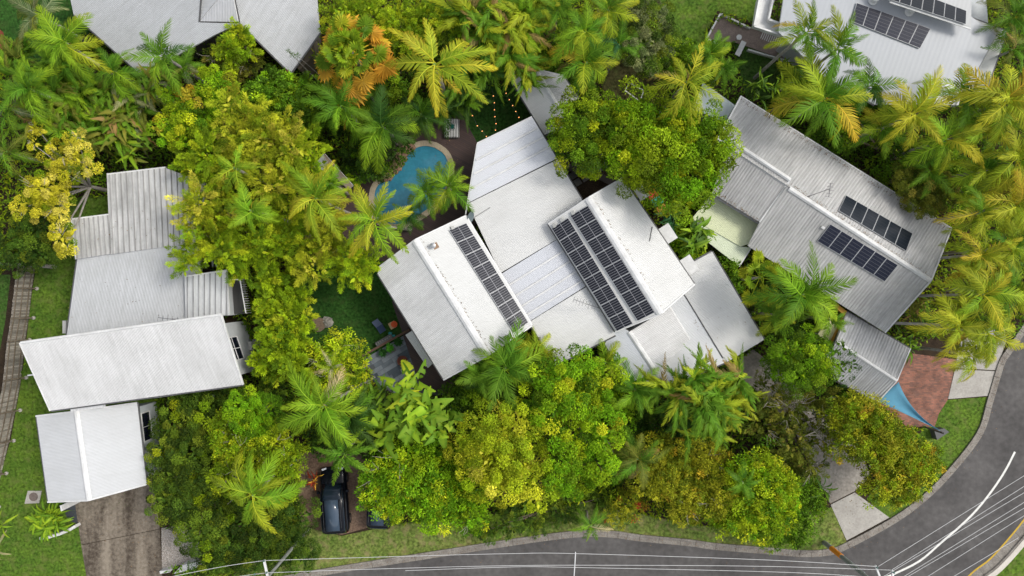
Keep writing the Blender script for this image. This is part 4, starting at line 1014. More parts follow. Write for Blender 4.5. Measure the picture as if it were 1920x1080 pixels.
def leaf_fan(name, c, n_, L_, w, col, par=None, up=.5, mat_=None):
    th_ = np.linspace(0, 2*np.pi, n_, endpoint=False)+rng.uniform(-.3, .3, n_); el = rng.uniform(up-.35, up+.35, n_)
    D = np.stack([np.cos(th_)*np.cos(el), np.sin(th_)*np.cos(el), np.sin(el)], 1)
    C = np.tile(np.array(c, dtype=float), (n_, 1)); N = np.tile(np.array([[0, 0, 1.0]]), (n_, 1))+rng.normal(0, .2, (n_, 3))
    V, Q = leaves(C, D, N, rng.uniform(.7, 1.1, n_)*L_, np.full(n_, w)); off = wloc(par) if par else None
    cc_ = np.array(col)[None]*rng.uniform(.7, 1.3, (n_, 1))
    me = np_mesh(name, V, Q, np.repeat(cc_, 4, 0), M_leaf, off); o = bpy.data.objects.new(name, me); COL.objects.link(o); o.parent = par; return o
cu = thing('leafy_cushion', P(848, 237, .55), 'grey tray of teal leaves resting on the striped ottoman', 'cushion')
rb = MB(); rbox(rb, P(848, 237, .5), .5, .4, .545, .62); rb.build('tray', M_box, cu)
leaf_fan('leaves', P(848, 237, .64), 14, .26, .12, (.02, .16, .13), cu, .3)
# festoon lights over the dark turf
M_bulb = mat('warm_bulb', (.9, .5, .2), .4, emit=((1, .42, .12), 2.2))
strings = [[(886, 217), (895, 236), (904, 246), (912, 256), (917, 268)], [(925, 180), (927, 193), (927, 206), (928, 219), (930, 232), (929, 244)], [(949, 175), (955, 187), (961, 198), (967, 209), (973, 220)]]
for s_, pts_ in enumerate(strings):
    t = thing('festoon_lights', P(*pts_[2]), ('western', 'middle', 'eastern')[s_]+' string of warm festoon bulbs above the dark turf', 'string lights', 'festoon strings')
    MB().tube([P(x, y, 2.6) for x, y in [(pts_[0][0]-3, pts_[0][1]-14)]+pts_], .008, 4).build('cable', M_gut, t)
    for x, y in pts_: MB().lathe(P(x, y, 2.47), [(.012, .08), (.03, .04), (.033, 0), (.015, -.04)], 8).build('bulb', M_bulb, t)
# small pavilion roof near pool left
gz = thing('garden_shelter', P(625, 310), 'small garden shelter with timber rafters left of the pool among palms', 'shelter')
plZ = Plane((607, 288, 2.6), (590, 310, 2.4), (655, 345, 2.4))
roof_face(gz, [(606, 289), (586, 312), (598, 330), (615, 305)], plZ, ((606, 289), (586, 312)), .8, .1, .01, m=R_gray, col=(.42, .43, .46))
roof_face(gz, [(608, 288), (662, 348), (653, 356), (606, 308)], plZ, ((608, 288), (604, 300)), .8, .1, .01, m=R_gray, col=(.28, .21, .15))
MB().prism([P(x, y, 2.2) for x, y in ((608, 295), (650, 345), (640, 352), (595, 315))], 0, 2.1).build('wall', M_wallD, gz)
# ---- courtyard pavers beneath the big tree
ct = thing('courtyard_paving', P(1105, 340), None, None); ct['kind'] = 'structure'
M_pave = mat('grey_paver', (.10, .10, .095), .85, noise=(.16, .15, .14), scale=2, amt=.15)
for i in range(6):
    for j in range(5):
        p = P(1070, 350)+Vector((math.cos(.56), math.sin(.56), 0))*i*.62+Vector((-math.sin(.56), math.cos(.56), 0))*j*.62
        MB().box(p+Vector((0, 0, .03)), .5, .5, .06, .56).build('paver', M_pave, ct)
for (x, y, lab) in ((1082, 322, 'dark rectangular bench in the paved courtyard under the big tree'), (1133, 337, 'second dark bench in the courtyard nearer the white roof corner')):
    t = thing('outdoor_bench', P(x, y), lab, 'bench', 'courtyard benches')
    MB().box(P(x, y)+Vector((0, 0, .42)), 1.3, .5, .08, -.45).build('seat', mat('dark_bench', (.05, .04, .035), .6), t)
    for s_ in (-1, 1): MB().box(P(x, y)+Vector((s_*.5, -s_*.24, .19)), .1, .4, .38, -.45).build('leg', MATS['dark_bench'], t)
# bins
def bin_(x, y, col, lab):
    t = thing('wheelie_bin', P(x, y), lab, 'bin', 'wheelie bins'); c = P(x, y); a = math.radians(-57)
    b = MB(); r2 = Matrix.Rotation(a, 3, 'Z')
    lo = [c+r2 @ Vector((i*.2, j*.22, .06)) for i, j in ((-1, -1), (1, -1), (1, 1), (-1, 1))]; hi = [c+r2 @ Vector((i*.28, j*.32, .95)) for i, j in ((-1, -1), (1, -1), (1, 1), (-1, 1))]
    b.add(lo+hi, [(3, 2, 1, 0), (4, 5, 6, 7)]+[(i, (i+1) % 4, (i+1) % 4+4, i+4) for i in range(4)]); b.build('body', mat('bin_green', (.02, .05, .035), .5), t)
    lid = MB(); lid.box(c+Vector((0, 0, .98)), .6, .68, .05, a); lid.box(c+Vector((0, 0, 1.02)), .46, .52, .04, a); lid.build('lid', mat('lid_'+lab.split()[0], col, .45), t)
    for s_ in (-1, 1):
        p = c+r2 @ Vector((s_*.24, -.28, .1)); MB().tube([p-r2 @ Vector((.03, 0, 0)), p+r2 @ Vector((.03, 0, 0))], .1, 10).build('wheel', M_gut, t)
    MB().bar(c+r2 @ Vector((-.22, -.36, .9)), c+r2 @ Vector((.22, -.36, .9)), .04, .04).build('handle', M_gut, t)
bin_(1218, 368, (.5, .015, .02), 'red lidded wheelie bin beside the east wall, first of three')
bin_(1227, 380, (.03, .3, .2), 'green lidded wheelie bin between the red and the orange ones')
bin_(1236, 395, (.5, .22, .03), 'orange lidded wheelie bin nearest the garden bed by the east wall')

# ---- slate patio west
sp_ = thing('slate_patio', P(740, 690), None, None); sp_['kind'] = 'structure'
pat = [(683, 673), (755, 630), (790, 640), (835, 740), (745, 742), (700, 715)]
MB().prism([P(x, y) for x, y in pat], 0, .04).build('patio_base', mat('grout', (.09, .10, .11), .9), sp_); EXCL.append(pat)
M_slates = [mat('slate_%s' % q_, c, .6, .3, noise=tuple(x*.7 for x in c), scale=3, amt=.15) for q_, c in (('pale', (.20, .23, .26)), ('mid', (.13, .155, .18)), ('dark', (.07, .09, .11)), ('brown', (.14, .13, .13)))]
u_ = (P(755, 630)-P(683, 673)).normalized(); v_ = Vector((u_.y, -u_.x, 0)); o_ = P(683, 673)
for r_ in range(12):
    x = -2.5+random.uniform(0, .5)
    while x < 6:
        l_ = random.choice((.5, .7, .9, 1.1)); c = o_+u_*(x+l_/2)+v_*(r_*.34+.17)
        ppx = 960+c.x/sc(); ppy = 540-c.y/sc()
        if inpoly(np.array([ppx]), np.array([ppy]), pat)[0]:
            MB().box(c+Vector((0, 0, .055+random.uniform(0, .004))), l_-.015, .325, .03, math.atan2(u_.y, u_.x)).build('slate_tile', random.choices(M_slates, (5, 4, 2, 1))[0], sp_)
        x += l_
# timber edge with planter between patio and lawn
tag(MB().bar(P(678, 668, .3), P(768, 618, .3), .16, .3).build('timber_edging', mat('brown_timber', (.12, .07, .05), .8)), 'brown timber edging wall between the turf yard and slate patio', 'low wall')
# yard objects
t = thing('fire_pit_table', P(599, 608), 'round brown woven table on the dark turf beside a pale boulder', 'table')
MB().lathe(P(599, 608), [(.5, 0), (.5, .36), (.54, .38), (.54, .42), (.1, .43)], 28).build('woven_drum', mat('woven_brown', (.12, .085, .06), .8, noise=(.19, .14, .10), scale=8, amt=.3), t)
tag(rock('boulder', P(614, 604, .2), .42, mat('pale_rock', (.3, .29, .25), .9, noise=(.17, .16, .14), scale=4, amt=.35), None, 5, .8), 'pale grey boulder touching the round brown table on the turf', 'rock')
t = thing('sun_chair', P(714, 608), 'dark navy reclining garden chair on the turf by the side deck', 'chair')
a_, c_ = P(706, 600), P(720, 622); dd = (c_-a_).normalized(); nn_ = Vector((-dd.y, dd.x, 0)); M_nv = mat('navy_cloth', (.03, .05, .10), .8)
MB().slab([a_+nn_*.26+Vector((0, 0, .75)), a_-nn_*.26+Vector((0, 0, .75)), a_-nn_*.26+dd*.5+Vector((0, 0, .38)), a_+nn_*.26+dd*.5+Vector((0, 0, .38))], Vector((0, 0, 1)), -.05, 0).build('backrest', mat('chair_blue_grey', (.10, .13, .2), .8), t)
MB().slab([a_+nn_*.26+dd*.5+Vector((0, 0, .37)), a_-nn_*.26+dd*.5+Vector((0, 0, .37)), c_-nn_*.26+Vector((0, 0, .35)), c_+nn_*.26+Vector((0, 0, .35))], Vector((0, 0, 1)), -.06, 0).build('seat', M_nv, t)
for s_, q_ in ((1, .45), (-1, .45), (1, .95), (-1, .95)):
    p = a_.lerp(c_, q_)+nn_*.24*s_; MB().bar(p, p+Vector((0, 0, .33)), .05, .05, Vector((1, 0, 0))).build('leg', M_gut, t)
t = thing('side_table', P(738, 609), 'square pale timber side table on the side deck', 'table')
MB().box(P(738, 609)+Vector((0, 0, .46)), .5, .5, .05, .5).build('top', mat('pale_timber', (.45, .3, .16), .7), t)
for i, j in ((-1, -1), (1, -1), (1, 1), (-1, 1)): p = P(738, 609)+Vector((i*.18, j*.18, 0)); MB().bar(p+Vector((0, 0, .1)), p+Vector((0, 0, .44)), .05, .05, Vector((1, 0, 0))).build('leg', MATS['pale_timber'], t)
t = thing('sun_hat', P(739, 608, .5), 'round orange-red sun hat lying on the pale timber side table', 'hat')
MB().lathe(P(739, 608, .49), [(.24, 0), (.24, .015), (.11, .03), (.10, .1), (.02, .11)], 20).build('brim_and_crown', mat('orange_straw', (.6, .10, .03), .8), t)
M_teal = mat('teal_cushion', (.03, .2, .2), .8)
for q_, (x, y) in enumerate(((733, 625), (739, 630), (736, 633))):
    rb = MB(); rbox(rb, P(x, y), .26, .22, .13, .33, .05); tag(rb.build('teal_cushion', M_teal), ('northern', 'southern', 'western')[q_]+' of three small teal cushions beside the slate patio', 'cushion', 'teal cushions')
t = thing('planter_trough', P(719, 640), 'long dark planter trough between turf yard and slate patio', 'planter')
MB().bar(P(706, 646, .25), P(735, 629, .25), .32, .5).build('trough', M_gut, t)
for i in range(7): leaf_fan('pebble_sprout', P(706+i*4, 645-i*2.3, .5), 6, .09, .05, (.3, .3, .26), t, .9)
t = thing('potted_bromeliad', P(755, 677), 'brown bowl planter with rusty leaves on the slate patio', 'plant pot')
MB().lathe(P(756, 676), [(.2, 0), (.38, .3), (.4, .34), (.34, .34), (.3, .3)], 22).build('bowl', mat('terracotta_dark', (.13, .04, .025), .6), t)
leaf_fan('leaves', P(756, 676, .33), 22, .3, .08, (.25, .09, .04), t, .5)
for (x, y, lab) in ((731, 652, 'bright green potted plant at the lawn edge of the slate patio'), (718, 661, 'dark green potted plant at the corner of the slate patio'), (747, 641, 'dark leafy pot plant below the white window awning')):
    t = thing('potted_plant', P(x, y), lab, 'plant pot', 'patio pot plants'); MB().lathe(P(x, y), [(.15, 0), (.22, .35), (.18, .35), (.17, .3)], 14).build('pot', M_gut, t)
    leaf_fan('leaves', P(x, y, .4), 50, .42, .13, (.07, .26, .02) if y > 650 and x > 725 else (.03, .10, .02), t, .5)

# ---------------------------------------------------------------- cars
M_car = mat('black_paint', (.004, .005, .008), .05, .2, coat=.1)
M_cglass = mat('car_glass', (.010, .018, .028), .04, .45)
M_roofglass = mat('roof_glass', (.05, .075, .11), .05, .6)
M_tyre = mat('tyre', (.015, .015, .015), .8)
def loft(name, sections, m_, par, smooth=True, caps=True):
    """sections: list of rings (same count)"""
    k = len(sections[0]); vs = [v for s_ in sections for v in s_]; fs = []
    for i in range(len(sections)-1):
        for j in range(k): a = i*k+j; c = i*k+(j+1) % k; fs.append((a, c, c+k, a+k))
    if caps: fs.append(tuple(reversed(range(k)))); fs.append(tuple(range((len(sections)-1)*k, len(sections)*k)))
    o = obj(name, vs, fs, m_, par, smooth=smooth)
    return o
def car(loc, rz, label, Lc=4.75, Wc=1.92, Hc=1.68):
    t = thing('parked_car', (0, 0, 0), label, 'car', 'black cars parked by the verge')
    # y forward; rings as superellipse slices
    def ring(y, hw, z0, z1, e=3.2, n_=20):
        r_ = []
        for k in range(n_):
            a = 2*math.pi*k/n_; ca, sa = math.cos(a), math.sin(a)
            x = hw*math.copysign(abs(ca)**(2/e), ca); z = (z0+z1)/2+(z1-z0)/2*math.copysign(abs(sa)**(2/e), sa)
            r_.append(Vector((x, y, z)))
        return r_
    h = Lc/2; w = Wc/2
    body = [ring(-h, w*.72, .45, .8), ring(-h+.08, w*.86, .33, .98), ring(-h+.35, w*.97, .26, 1.06), ring(-h+1.2, w, .24, 1.08), ring(0, w, .24, 1.06), ring(h-1.5, w*.995, .24, 1.02), ring(h-.8, w*.97, .26, .97), ring(h-.3, w*.88, .3, .88), ring(h-.06, w*.72, .36, .76), ring(h, w*.55, .42, .68)]
    o = loft('body', body, M_car, t)
    def gring(y, hw, z0, z1): return ring(y, hw, z0, z1, 4.0)
    cab = [gring(-h+.06, w*.80, .85, 1.0), gring(-h+.25, w*.86, .85, Hc-.25), gring(-h+.5, w*.88, .85, Hc-.02), gring(-.4, w*.89, .85, Hc), gring(.3, w*.88, .85, Hc-.03), gring(.85, w*.86, .85, 1.36), gring(1.3, w*.82, .85, 1.03)]
    loft('roof', cab, M_car, t)
    mid_ = lambda r_: sum(r_, Vector())/len(r_)
    def patch(name, s0, s1, k0, k1, m_, lift=.012):
        vs = []; fs = []; w_ = k1-k0+1
        for r_ in cab[s0:s1+1]:
            c_ = mid_(r_)
            for k in range(k0, k1+1):
                p = r_[k % 20]; q_ = (p-c_); q_.y = 0; vs.append(p+q_.normalized()*lift)
        for i in range(s1-s0):
            for j in range(w_-1): a = i*w_+j; fs.append((a, a+1, a+w_+1, a+w_))
        o_ = obj(name, vs, fs, m_, t, smooth=True); md = o_.modifiers.new('thick', 'SOLIDIFY'); md.thickness = .01; return o_
    patch('windscreen', 4, 6, 3, 7, M_cglass); patch('rear_window', 0, 1, 3, 7, M_cglass); patch('sunroof', 2, 4, 4, 6, M_roofglass)
    patch('side_window', 1, 5, 1, 2, M_cglass); patch('side_window', 1, 5, 8, 9, M_cglass)
    for s_ in (-1, 1):
        MB().tube([Vector((s_*.62, -h+.7, Hc+.0)), Vector((s_*.64, .2, Hc+.01))], .018, 6).build('roof_rail', mat('chrome_dark', (.2, .2, .21), .25, metal=.9), t)
        MB().box((s_*(w+.08), .72, 1.05), .2, .16, .14).build('wing_mirror', M_car, t)
        MB().box((s_*w*.62, h-.12, .72), .34, .14, .12, -.25*s_).build('headlight', mat('lamp_glass', (.55, .57, .6), .1, .6), t)
        MB().box((s_*w*.78, -h+.1, .82), .18, .06, .1, .2*s_).build('tail_light', mat('red_lens', (.12, .006, .006), .2), t)
        for y in (h-.92, -h+.95):
            wh = MB(); wh.tube([Vector((s_*(w-.24), y, .35)), Vector((s_*(w-.01), y, .35))], .35, 20); wo = wh.build('wheel', M_tyre, t)
            MB().tube([Vector((s_*(w-.02), y, .35)), Vector((s_*(w+.005), y, .35))], .22, 12).build('rim', MATS['chrome_dark'], wo)
    MB().box((0, -h-.0, .62), .5, .03, .12).build('number_plate', M_trim, t)
    t.location = loc; t.rotation_euler.z = rz
    return t
car(P(629, 936, 0.5)-Vector((0, 0, .5)), math.radians(4), 'large black car parked on the dirt with its roof in view', 4.9, 1.98, 1.72)
car(P(715, 930, 0.2)-Vector((0, 0, .2)), math.radians(-2), 'black car hidden under the bright green tree, only its rear showing', 4.5, 1.86, 1.5)

# ---------------------------------------------------------------- power poles and wires
M_pole = mat('timber_pole', (.18, .19, .17), .9, noise=(.26, .27, .24), scale=3, amt=.3)
M_wire = mat('wire_pale', (.62, .62, .62), .5)
pl_ = thing('power_pole', P(1545, 1017), 'grey timber power pole with an orange guard beside the lower kerb', 'power pole')
pb = P(1545, 1017)
MB().tube([pb, pb+Vector((0, 0, 10.5))], [.17, .12], 12).build('pole', M_pole, pl_)
MB().tube([pb+Vector((0, 0, 1.2)), pb+Vector((0, 0, 2.7))], .19, 12).build('orange_guard', mat('orange_plastic', (.75, .25, .02), .6), pl_)
MB().tube([pb+Vector((.19, .02, 0)), pb+Vector((.19, .02, 5.5))], .05, 8).build('cable_conduit', mat('steel_conduit', (.25, .29, .3), .5), pl_)
def arm(par, base, zc, endpx, n_ins=3):
    c = Vector((base.x, base.y, zc)); e = P(*endpx, zc); dd = e-c
    MB().bar(c-dd, e, .11, .12).build('crossarm', M_trim, par)
    for f in [-.95, -.6, .6, .95][:n_ins+1]:
        MB().lathe(c+dd*f+Vector((0, 0, .06)), [(.03, 0), (.06, .05), (.04, .1), (.06, .14), (.02, .2)], 8).build('insulator', mat('insulator_green', (.12, .2, .18), .3), par)
arm(pl_, pb, 8.5, (1641, 1060)); arm(pl_, pb, 9.4, (1673, 1069))
lp = thing('power_pole', P(600, 1090), 'pale crossarmed power pole at the bottom edge above the dark shrubs', 'power pole')
lb_ = P(585, 1085)
zl = 8.5
lb_ = P(502, 1082, zl); lb_ = Vector((lb_.x, lb_.y, 0)); lp.location = lb_
MB().tube([lb_, lb_+Vector((0, 0, 9.2))], [.13, .09], 12).build('pole', M_pole, lp)
MB().bar(P(495, 1050, zl), P(509, 1114, zl), .12, .12).build('crossarm', M_trim, lp)
MB().bar(P(500, 1078, 8.0), P(528, 1054, 7.0), .05, .05).build('stay_bracket', M_pole, lp)
for (x, y) in ((496, 1051), (501, 1073), (478, 1076)):
    MB().lathe(P(x, y, zl+.06), [(.03, 0), (.07, .05), (.05, .1), (.02, .2)], 8).build('insulator', MATS['insulator_green'], lp)
def wire(pts_, z, label, r_=.014, sag=.0):
    c = smooth_path(pts_, 5); k = len(c)
    t = MB().tube([P(x, y, z-sag*math.sin(math.pi*i/(k-1))) for i, (x, y) in enumerate(c)], r_, 5).build('power_line', M_wire)
    tag(t, label, 'power line', 'overhead power lines')
wire([(496, 1051), (760, 1043), (960, 1038), (1080, 1038), (1440, 1050), (1641, 1062)], 8.7, 'upper straight wire between the two power poles along the road')
wire([(501, 1074), (700, 1067), (960, 1060.5), (1200, 1060), (1440, 1062), (1673, 1069)], 8.75, 'middle wire between the two power poles along the road')
wire([(760, 1070), (960, 1063), (1080, 1064), (1440, 1072), (1600, 1080), (1700, 1090)], 8.2, 'lowest wire between the two power poles, ending off the bottom edge')
wire([(496, 1051), (420, 1062), (318, 1082), (260, 1096)], 8.5, 'wire running left from the lower left pole over the letterbox wall')
wire([(501, 1074), (440, 1082), (330, 1100)], 8.4, 'short wire running left along the bottom edge from the left pole')
for q_, (a, c, lab) in enumerate((((1647, 1062), (1925, 889), 'uppermost wire fanning right from the right power pole'), ((1673, 1068), (1925, 909), 'second wire fanning right from the right power pole'), ((1655, 1082), (1925, 921), 'third wire fanning right, crossing the painted centre line'),
        ((1690, 1084), (1925, 939), 'fourth wire fanning right across the road bend'), ((1694, 1086), (1925, 950), 'fifth wire fanning right across the road bend'), ((1733, 1085), (1925, 964), 'sixth wire fanning right near the yellow edge line'), ((1783, 1084), (1910, 1008), 'lowest wire fanning right, ending above the pale kerb'))):
    wire([a, ((a[0]+c[0])/2, (a[1]+c[1])/2), c], 8.6, lab)
sb = thing('wire_spacer', P(1078, 1058, 8.5), 'white upright spacer bar linking the road wires', 'spacer')
MB().tube([P(1079, 1035, 8.7), P(1078, 1055, 8.6), P(1076, 1084, 8.5)], .035, 6).build('bar', M_wire, sb)

# ================================================================ VEGETATION
# palettes: (linear colour, weight)
PAL = {
 'green':  [((.075, .17, .014), 5), ((.12, .24, .018), 3), ((.18, .29, .02), 2), ((.05, .11, .012), 2)],
 'bright': [((.12, .28, .012), 4), ((.19, .36, .015), 4), ((.28, .42, .02), 2), ((.07, .17, .012), 2)],
 'lime':   [((.22, .34, .014), 4), ((.33, .44, .02), 4), ((.45, .50, .03), 2), ((.12, .22, .014), 2)],
 'yellow': [((.32, .41, .025), 4), ((.46, .50, .04), 4), ((.22, .32, .02), 3), ((.54, .54, .09), 1)],
 'yelgreen': [((.14, .25, .012), 4), ((.22, .32, .015), 4), ((.32, .38, .02), 2), ((.10, .16, .012), 2)],
 'olive':  [((.10, .13, .022), 4), ((.15, .17, .03), 3), ((.20, .19, .05), 2), ((.06, .09, .018), 3)],
 'dark':   [((.035, .085, .018), 5), ((.055, .12, .02), 3), ((.085, .15, .022), 2), ((.025, .055, .014), 2)],
 'deep':   [((.06, .12, .02), 4), ((.10, .17, .022), 3), ((.16, .22, .03), 2), ((.035, .075, .016), 3)],
 'rusty':  [((.22, .25, .02), 5), ((.33, .34, .03), 4), ((.36, .27, .03), .6), ((.12, .17, .015), 3)],
 'flower': [((.48, .46, .05), 5), ((.58, .54, .14), 3), ((.38, .38, .03), 2)],
 'bamboo': [((.24, .30, .02), 4), ((.36, .39, .035), 4), ((.15, .22, .015), 3), ((.48, .46, .08), 2)],
 'feather': [((.16, .26, .012), 4), ((.25, .36, .015), 4), ((.09, .17, .012), 3), ((.36, .42, .03), 1)],
 'silver': [((.16, .20, .13), 4), ((.24, .28, .18), 3), ((.10, .14, .08), 3)],
 'red':    [((.35, .05, .03), 3), ((.25, .03, .02), 3), ((.4, .12, .04), 1)],
 'autumn': [((.38, .28, .03), 3), ((.42, .38, .05), 4), ((.3, .32, .04), 3)],
}
LEAFK = 1.26
def pick(pal, n_):
    cs = np.array([c for c, _ in PAL[pal]])*LEAFK*np.array([[1.04, 1.0, .6]]); w = np.array([w_ for _, w_ in PAL[pal]], float); w /= w.sum()
    return cs[rng.choice(len(cs), n_, p=w)]
def crown_geo(lobes, ztop, pal, style, pal2=None, dens=1.0, sparse=0.0, leaf=1.0, squash=.75):
    """returns V,Q,cols.  lobes [(px,py,rpx[,z offset])]; leaf clumps spread through each lobe"""
    Vs, Qs, Cs = [], [], []; nv = 0; cen = []
    for lb in lobes:
        x, y, rp = lb[:3]; dz = lb[3] if len(lb) > 3 else random.uniform(-1.3, 0)
        zc = ztop+dz; k = sc(zc); r = rp*k; c = np.array(P(x, y, zc-r*.0)); c[2] = zc-r*squash
        cen.append((Vector(c), r))
        area = 2*math.pi*r*r
        if style == 'round':
            rc0 = .60*leaf; nc = int(area/(rc0*rc0)*.42*dens)
            # evenly spread shoots over the lobe, each a little dome of leaves
            i_ = np.arange(nc)+.5; zz_ = 1-1.35*i_/nc; th_ = i_*2.39996+rng.uniform(0, 6)
            rr_ = np.sqrt(np.maximum(0, 1-zz_*zz_)); dirs = nrm(np.stack([rr_*np.cos(th_), rr_*np.sin(th_), zz_], 1)+rng.normal(0, .07, (nc, 3)))
            rad = r*(1+rng.normal(-.06, .13, nc))*(1+.07*np.sin(dirs[:, 0]*7+rp)+.07*np.sin(dirs[:, 1]*6+y))
            cc_ = c+dirs*rad[:, None]*np.array([1, 1, squash])
            if sparse: kk = rng.random(nc) > sparse; cc_ = cc_[kk]; dirs = dirs[kk]; nc = len(cc_)
            npc = int(310*dens**.3)
            ccol = pick(pal, nc)
            if pal2 is not None:
                sel = rng.random(nc) < pal2[1]; ccol[sel] = pick(pal2[0], sel.sum())
            ccol = ccol*rng.uniform(.5, 1.2, (nc, 1))
            dl = rdir(nc*npc, -.35); 
            up_ = np.repeat(nrm(dirs+np.array([0, 0, .8])), npc, 0)
            dl = nrm(dl+up_*.75)
            cR = np.repeat(rc0*rng.uniform(.55, 1.05, nc), npc)
            fr_ = rng.uniform(.86, 1.0, nc*npc)
            wob = 1+.16*np.sin(dl[:, 0]*9+np.repeat(rng.uniform(0, 6, nc), npc))*np.sin(dl[:, 1]*9)
            base = np.repeat(cc_, npc, 0)+dl*(cR*fr_*wob)[:, None]*np.array([1, 1, .8])
            ax = nrm(dl*.55+rng.normal(0, .5, dl.shape))
            nn_ = nrm(dl*1.1+rng.normal(0, .3, dl.shape)+np.array([0, 0, .35]))
            ln = rng.uniform(.06, .15, len(base))*leaf; wd = ln*rng.uniform(.42, .65, len(base))
            col = np.repeat(ccol, npc, 0)
            young = (rng.random(len(base)) < .30)[:, None]        # young leaves are paler
            col = np.where(young, col*1.35+np.array([.03, .02, 0]), col)
        elif style in ('bamboo', 'feather'):
            npl = int(area*(1.15 if style == 'bamboo' else 1.9)*dens)+6
            i_ = np.arange(npl)+.5; zz_ = 1-1.25*i_/npl; th_ = i_*2.39996+rng.uniform(0, 6); rr_ = np.sqrt(np.maximum(0, 1-zz_*zz_))
            dirs = nrm(np.stack([rr_*np.cos(th_), rr_*np.sin(th_), zz_], 1)+rng.normal(0, .15, (npl, 3)))
            st = c+dirs*r*np.array([1, 1, squash])*rng.uniform(.25, .6, npl)[:, None]
            nl = 230 if style == 'bamboo' else 140
            t = rng.random((npl, nl))**.8; out = nrm(dirs*np.array([1, 1, .5])+rng.normal(0, .3, dirs.shape)); Lp = np.clip(r*rng.uniform(.65, 1.25, npl), .8, 1.9)*(1 if style == 'bamboo' else .7)
            base = st[:, None, :]+out[:, None, :]*(Lp[:, None]*t)[..., None]
            base[..., 2] += (t-.9*t**2)*Lp[:, None]*.3
            off_ = rdir(npl*nl).reshape(npl, nl, 3)
            base += off_*((.05+.17*np.sin(np.pi*np.clip(t*.9+.1, 0, 1)))*rng.uniform(.4, 1, t.shape))[..., None]
            oo = np.repeat(out[:, None, :], nl, 1)
            ax = nrm(oo*.9+off_*.8+rng.normal(0, .25, oo.shape)+np.array([0, 0, -.1])).reshape(-1, 3)
            base = base.reshape(-1, 3)
            nn_ = nrm(off_.reshape(-1, 3)*.5+rng.normal(0, .3, base.shape)+np.array([0, 0, .8]))
            ln = rng.uniform(.12, .25, len(base))*leaf; wd = ln*(.15 if style == 'bamboo' else .2)
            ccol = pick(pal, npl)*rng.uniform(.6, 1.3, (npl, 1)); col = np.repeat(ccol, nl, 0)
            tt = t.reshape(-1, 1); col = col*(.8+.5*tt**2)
        else:   # 'broad' : looser shoots of larger, distinct leaves
            rc0 = .40; nc = int(area/(rc0*rc0)*.50*dens)
            i_ = np.arange(nc)+.5; zz_ = 1-1.4*i_/nc; th_ = i_*2.39996+rng.uniform(0, 6); rr_ = np.sqrt(np.maximum(0, 1-zz_*zz_))
            dirs = nrm(np.stack([rr_*np.cos(th_), rr_*np.sin(th_), zz_], 1)+rng.normal(0, .14, (nc, 3)))
            rad = r*(1+rng.normal(-.08, .17, nc)); cc_ = c+dirs*rad[:, None]*np.array([1, 1, squash])
            npc = 62; ccol = pick(pal, nc)
            if pal2 is not None: sel = rng.random(nc) < pal2[1]; ccol[sel] = pick(pal2[0], sel.sum())
            ccol = ccol*rng.uniform(.5, 1.25, (nc, 1))
            dl = nrm(rdir(nc*npc, -.5)+np.repeat(nrm(dirs+np.array([0, 0, .6])), npc, 0)*.6)
            cR = np.repeat(rc0*rng.uniform(.5, 1.25, nc), npc); base = np.repeat(cc_, npc, 0)+dl*(cR*rng.uniform(.35, 1.0, len(cR)))[:, None]
            ax = nrm(dl*.8+rng.normal(0, .5, dl.shape)); nn_ = nrm(dl*.5+rng.normal(0, .35, dl.shape)+np.array([0, 0, .8]))
            ln = rng.uniform(.11, .26, len(base))*leaf; wd = ln*rng.uniform(.32, .5, len(base)); col = np.repeat(ccol, npc, 0)
            young = (rng.random(len(base)) < .2)[:, None]; col = np.where(young, col*1.4, col)
        col = col*rng.uniform(.78, 1.22, (len(base), 1))
        # deeper, larger leaves fill the inside
        V, Q = leaves(base, ax, nn_, ln, wd); Vs.append(V); Qs.append(Q+nv); nv += len(V); Cs.append(np.repeat(col, 4, 0))
        m_ = int(area*9*dens*(1-sparse))
        dl = rdir(m_, -.3); base = c+dl*(r*rng.uniform(.3, .68, m_))[:, None]*np.array([1, 1, squash])
        V, Q = leaves(base, nrm(dl+rng.normal(0, .8, dl.shape)), nrm(rng.normal(0, .4, dl.shape)+np.array([0, 0, 1.0])), rng.uniform(.3, .5, m_), rng.uniform(.16, .26, m_))
        Vs.append(V); Qs.append(Q+nv); nv += len(V); Cs.append(np.repeat(pick(pal, m_), 4, 0))
    return np.concatenate(Vs), np.concatenate(Qs), np.concatenate(Cs), cen
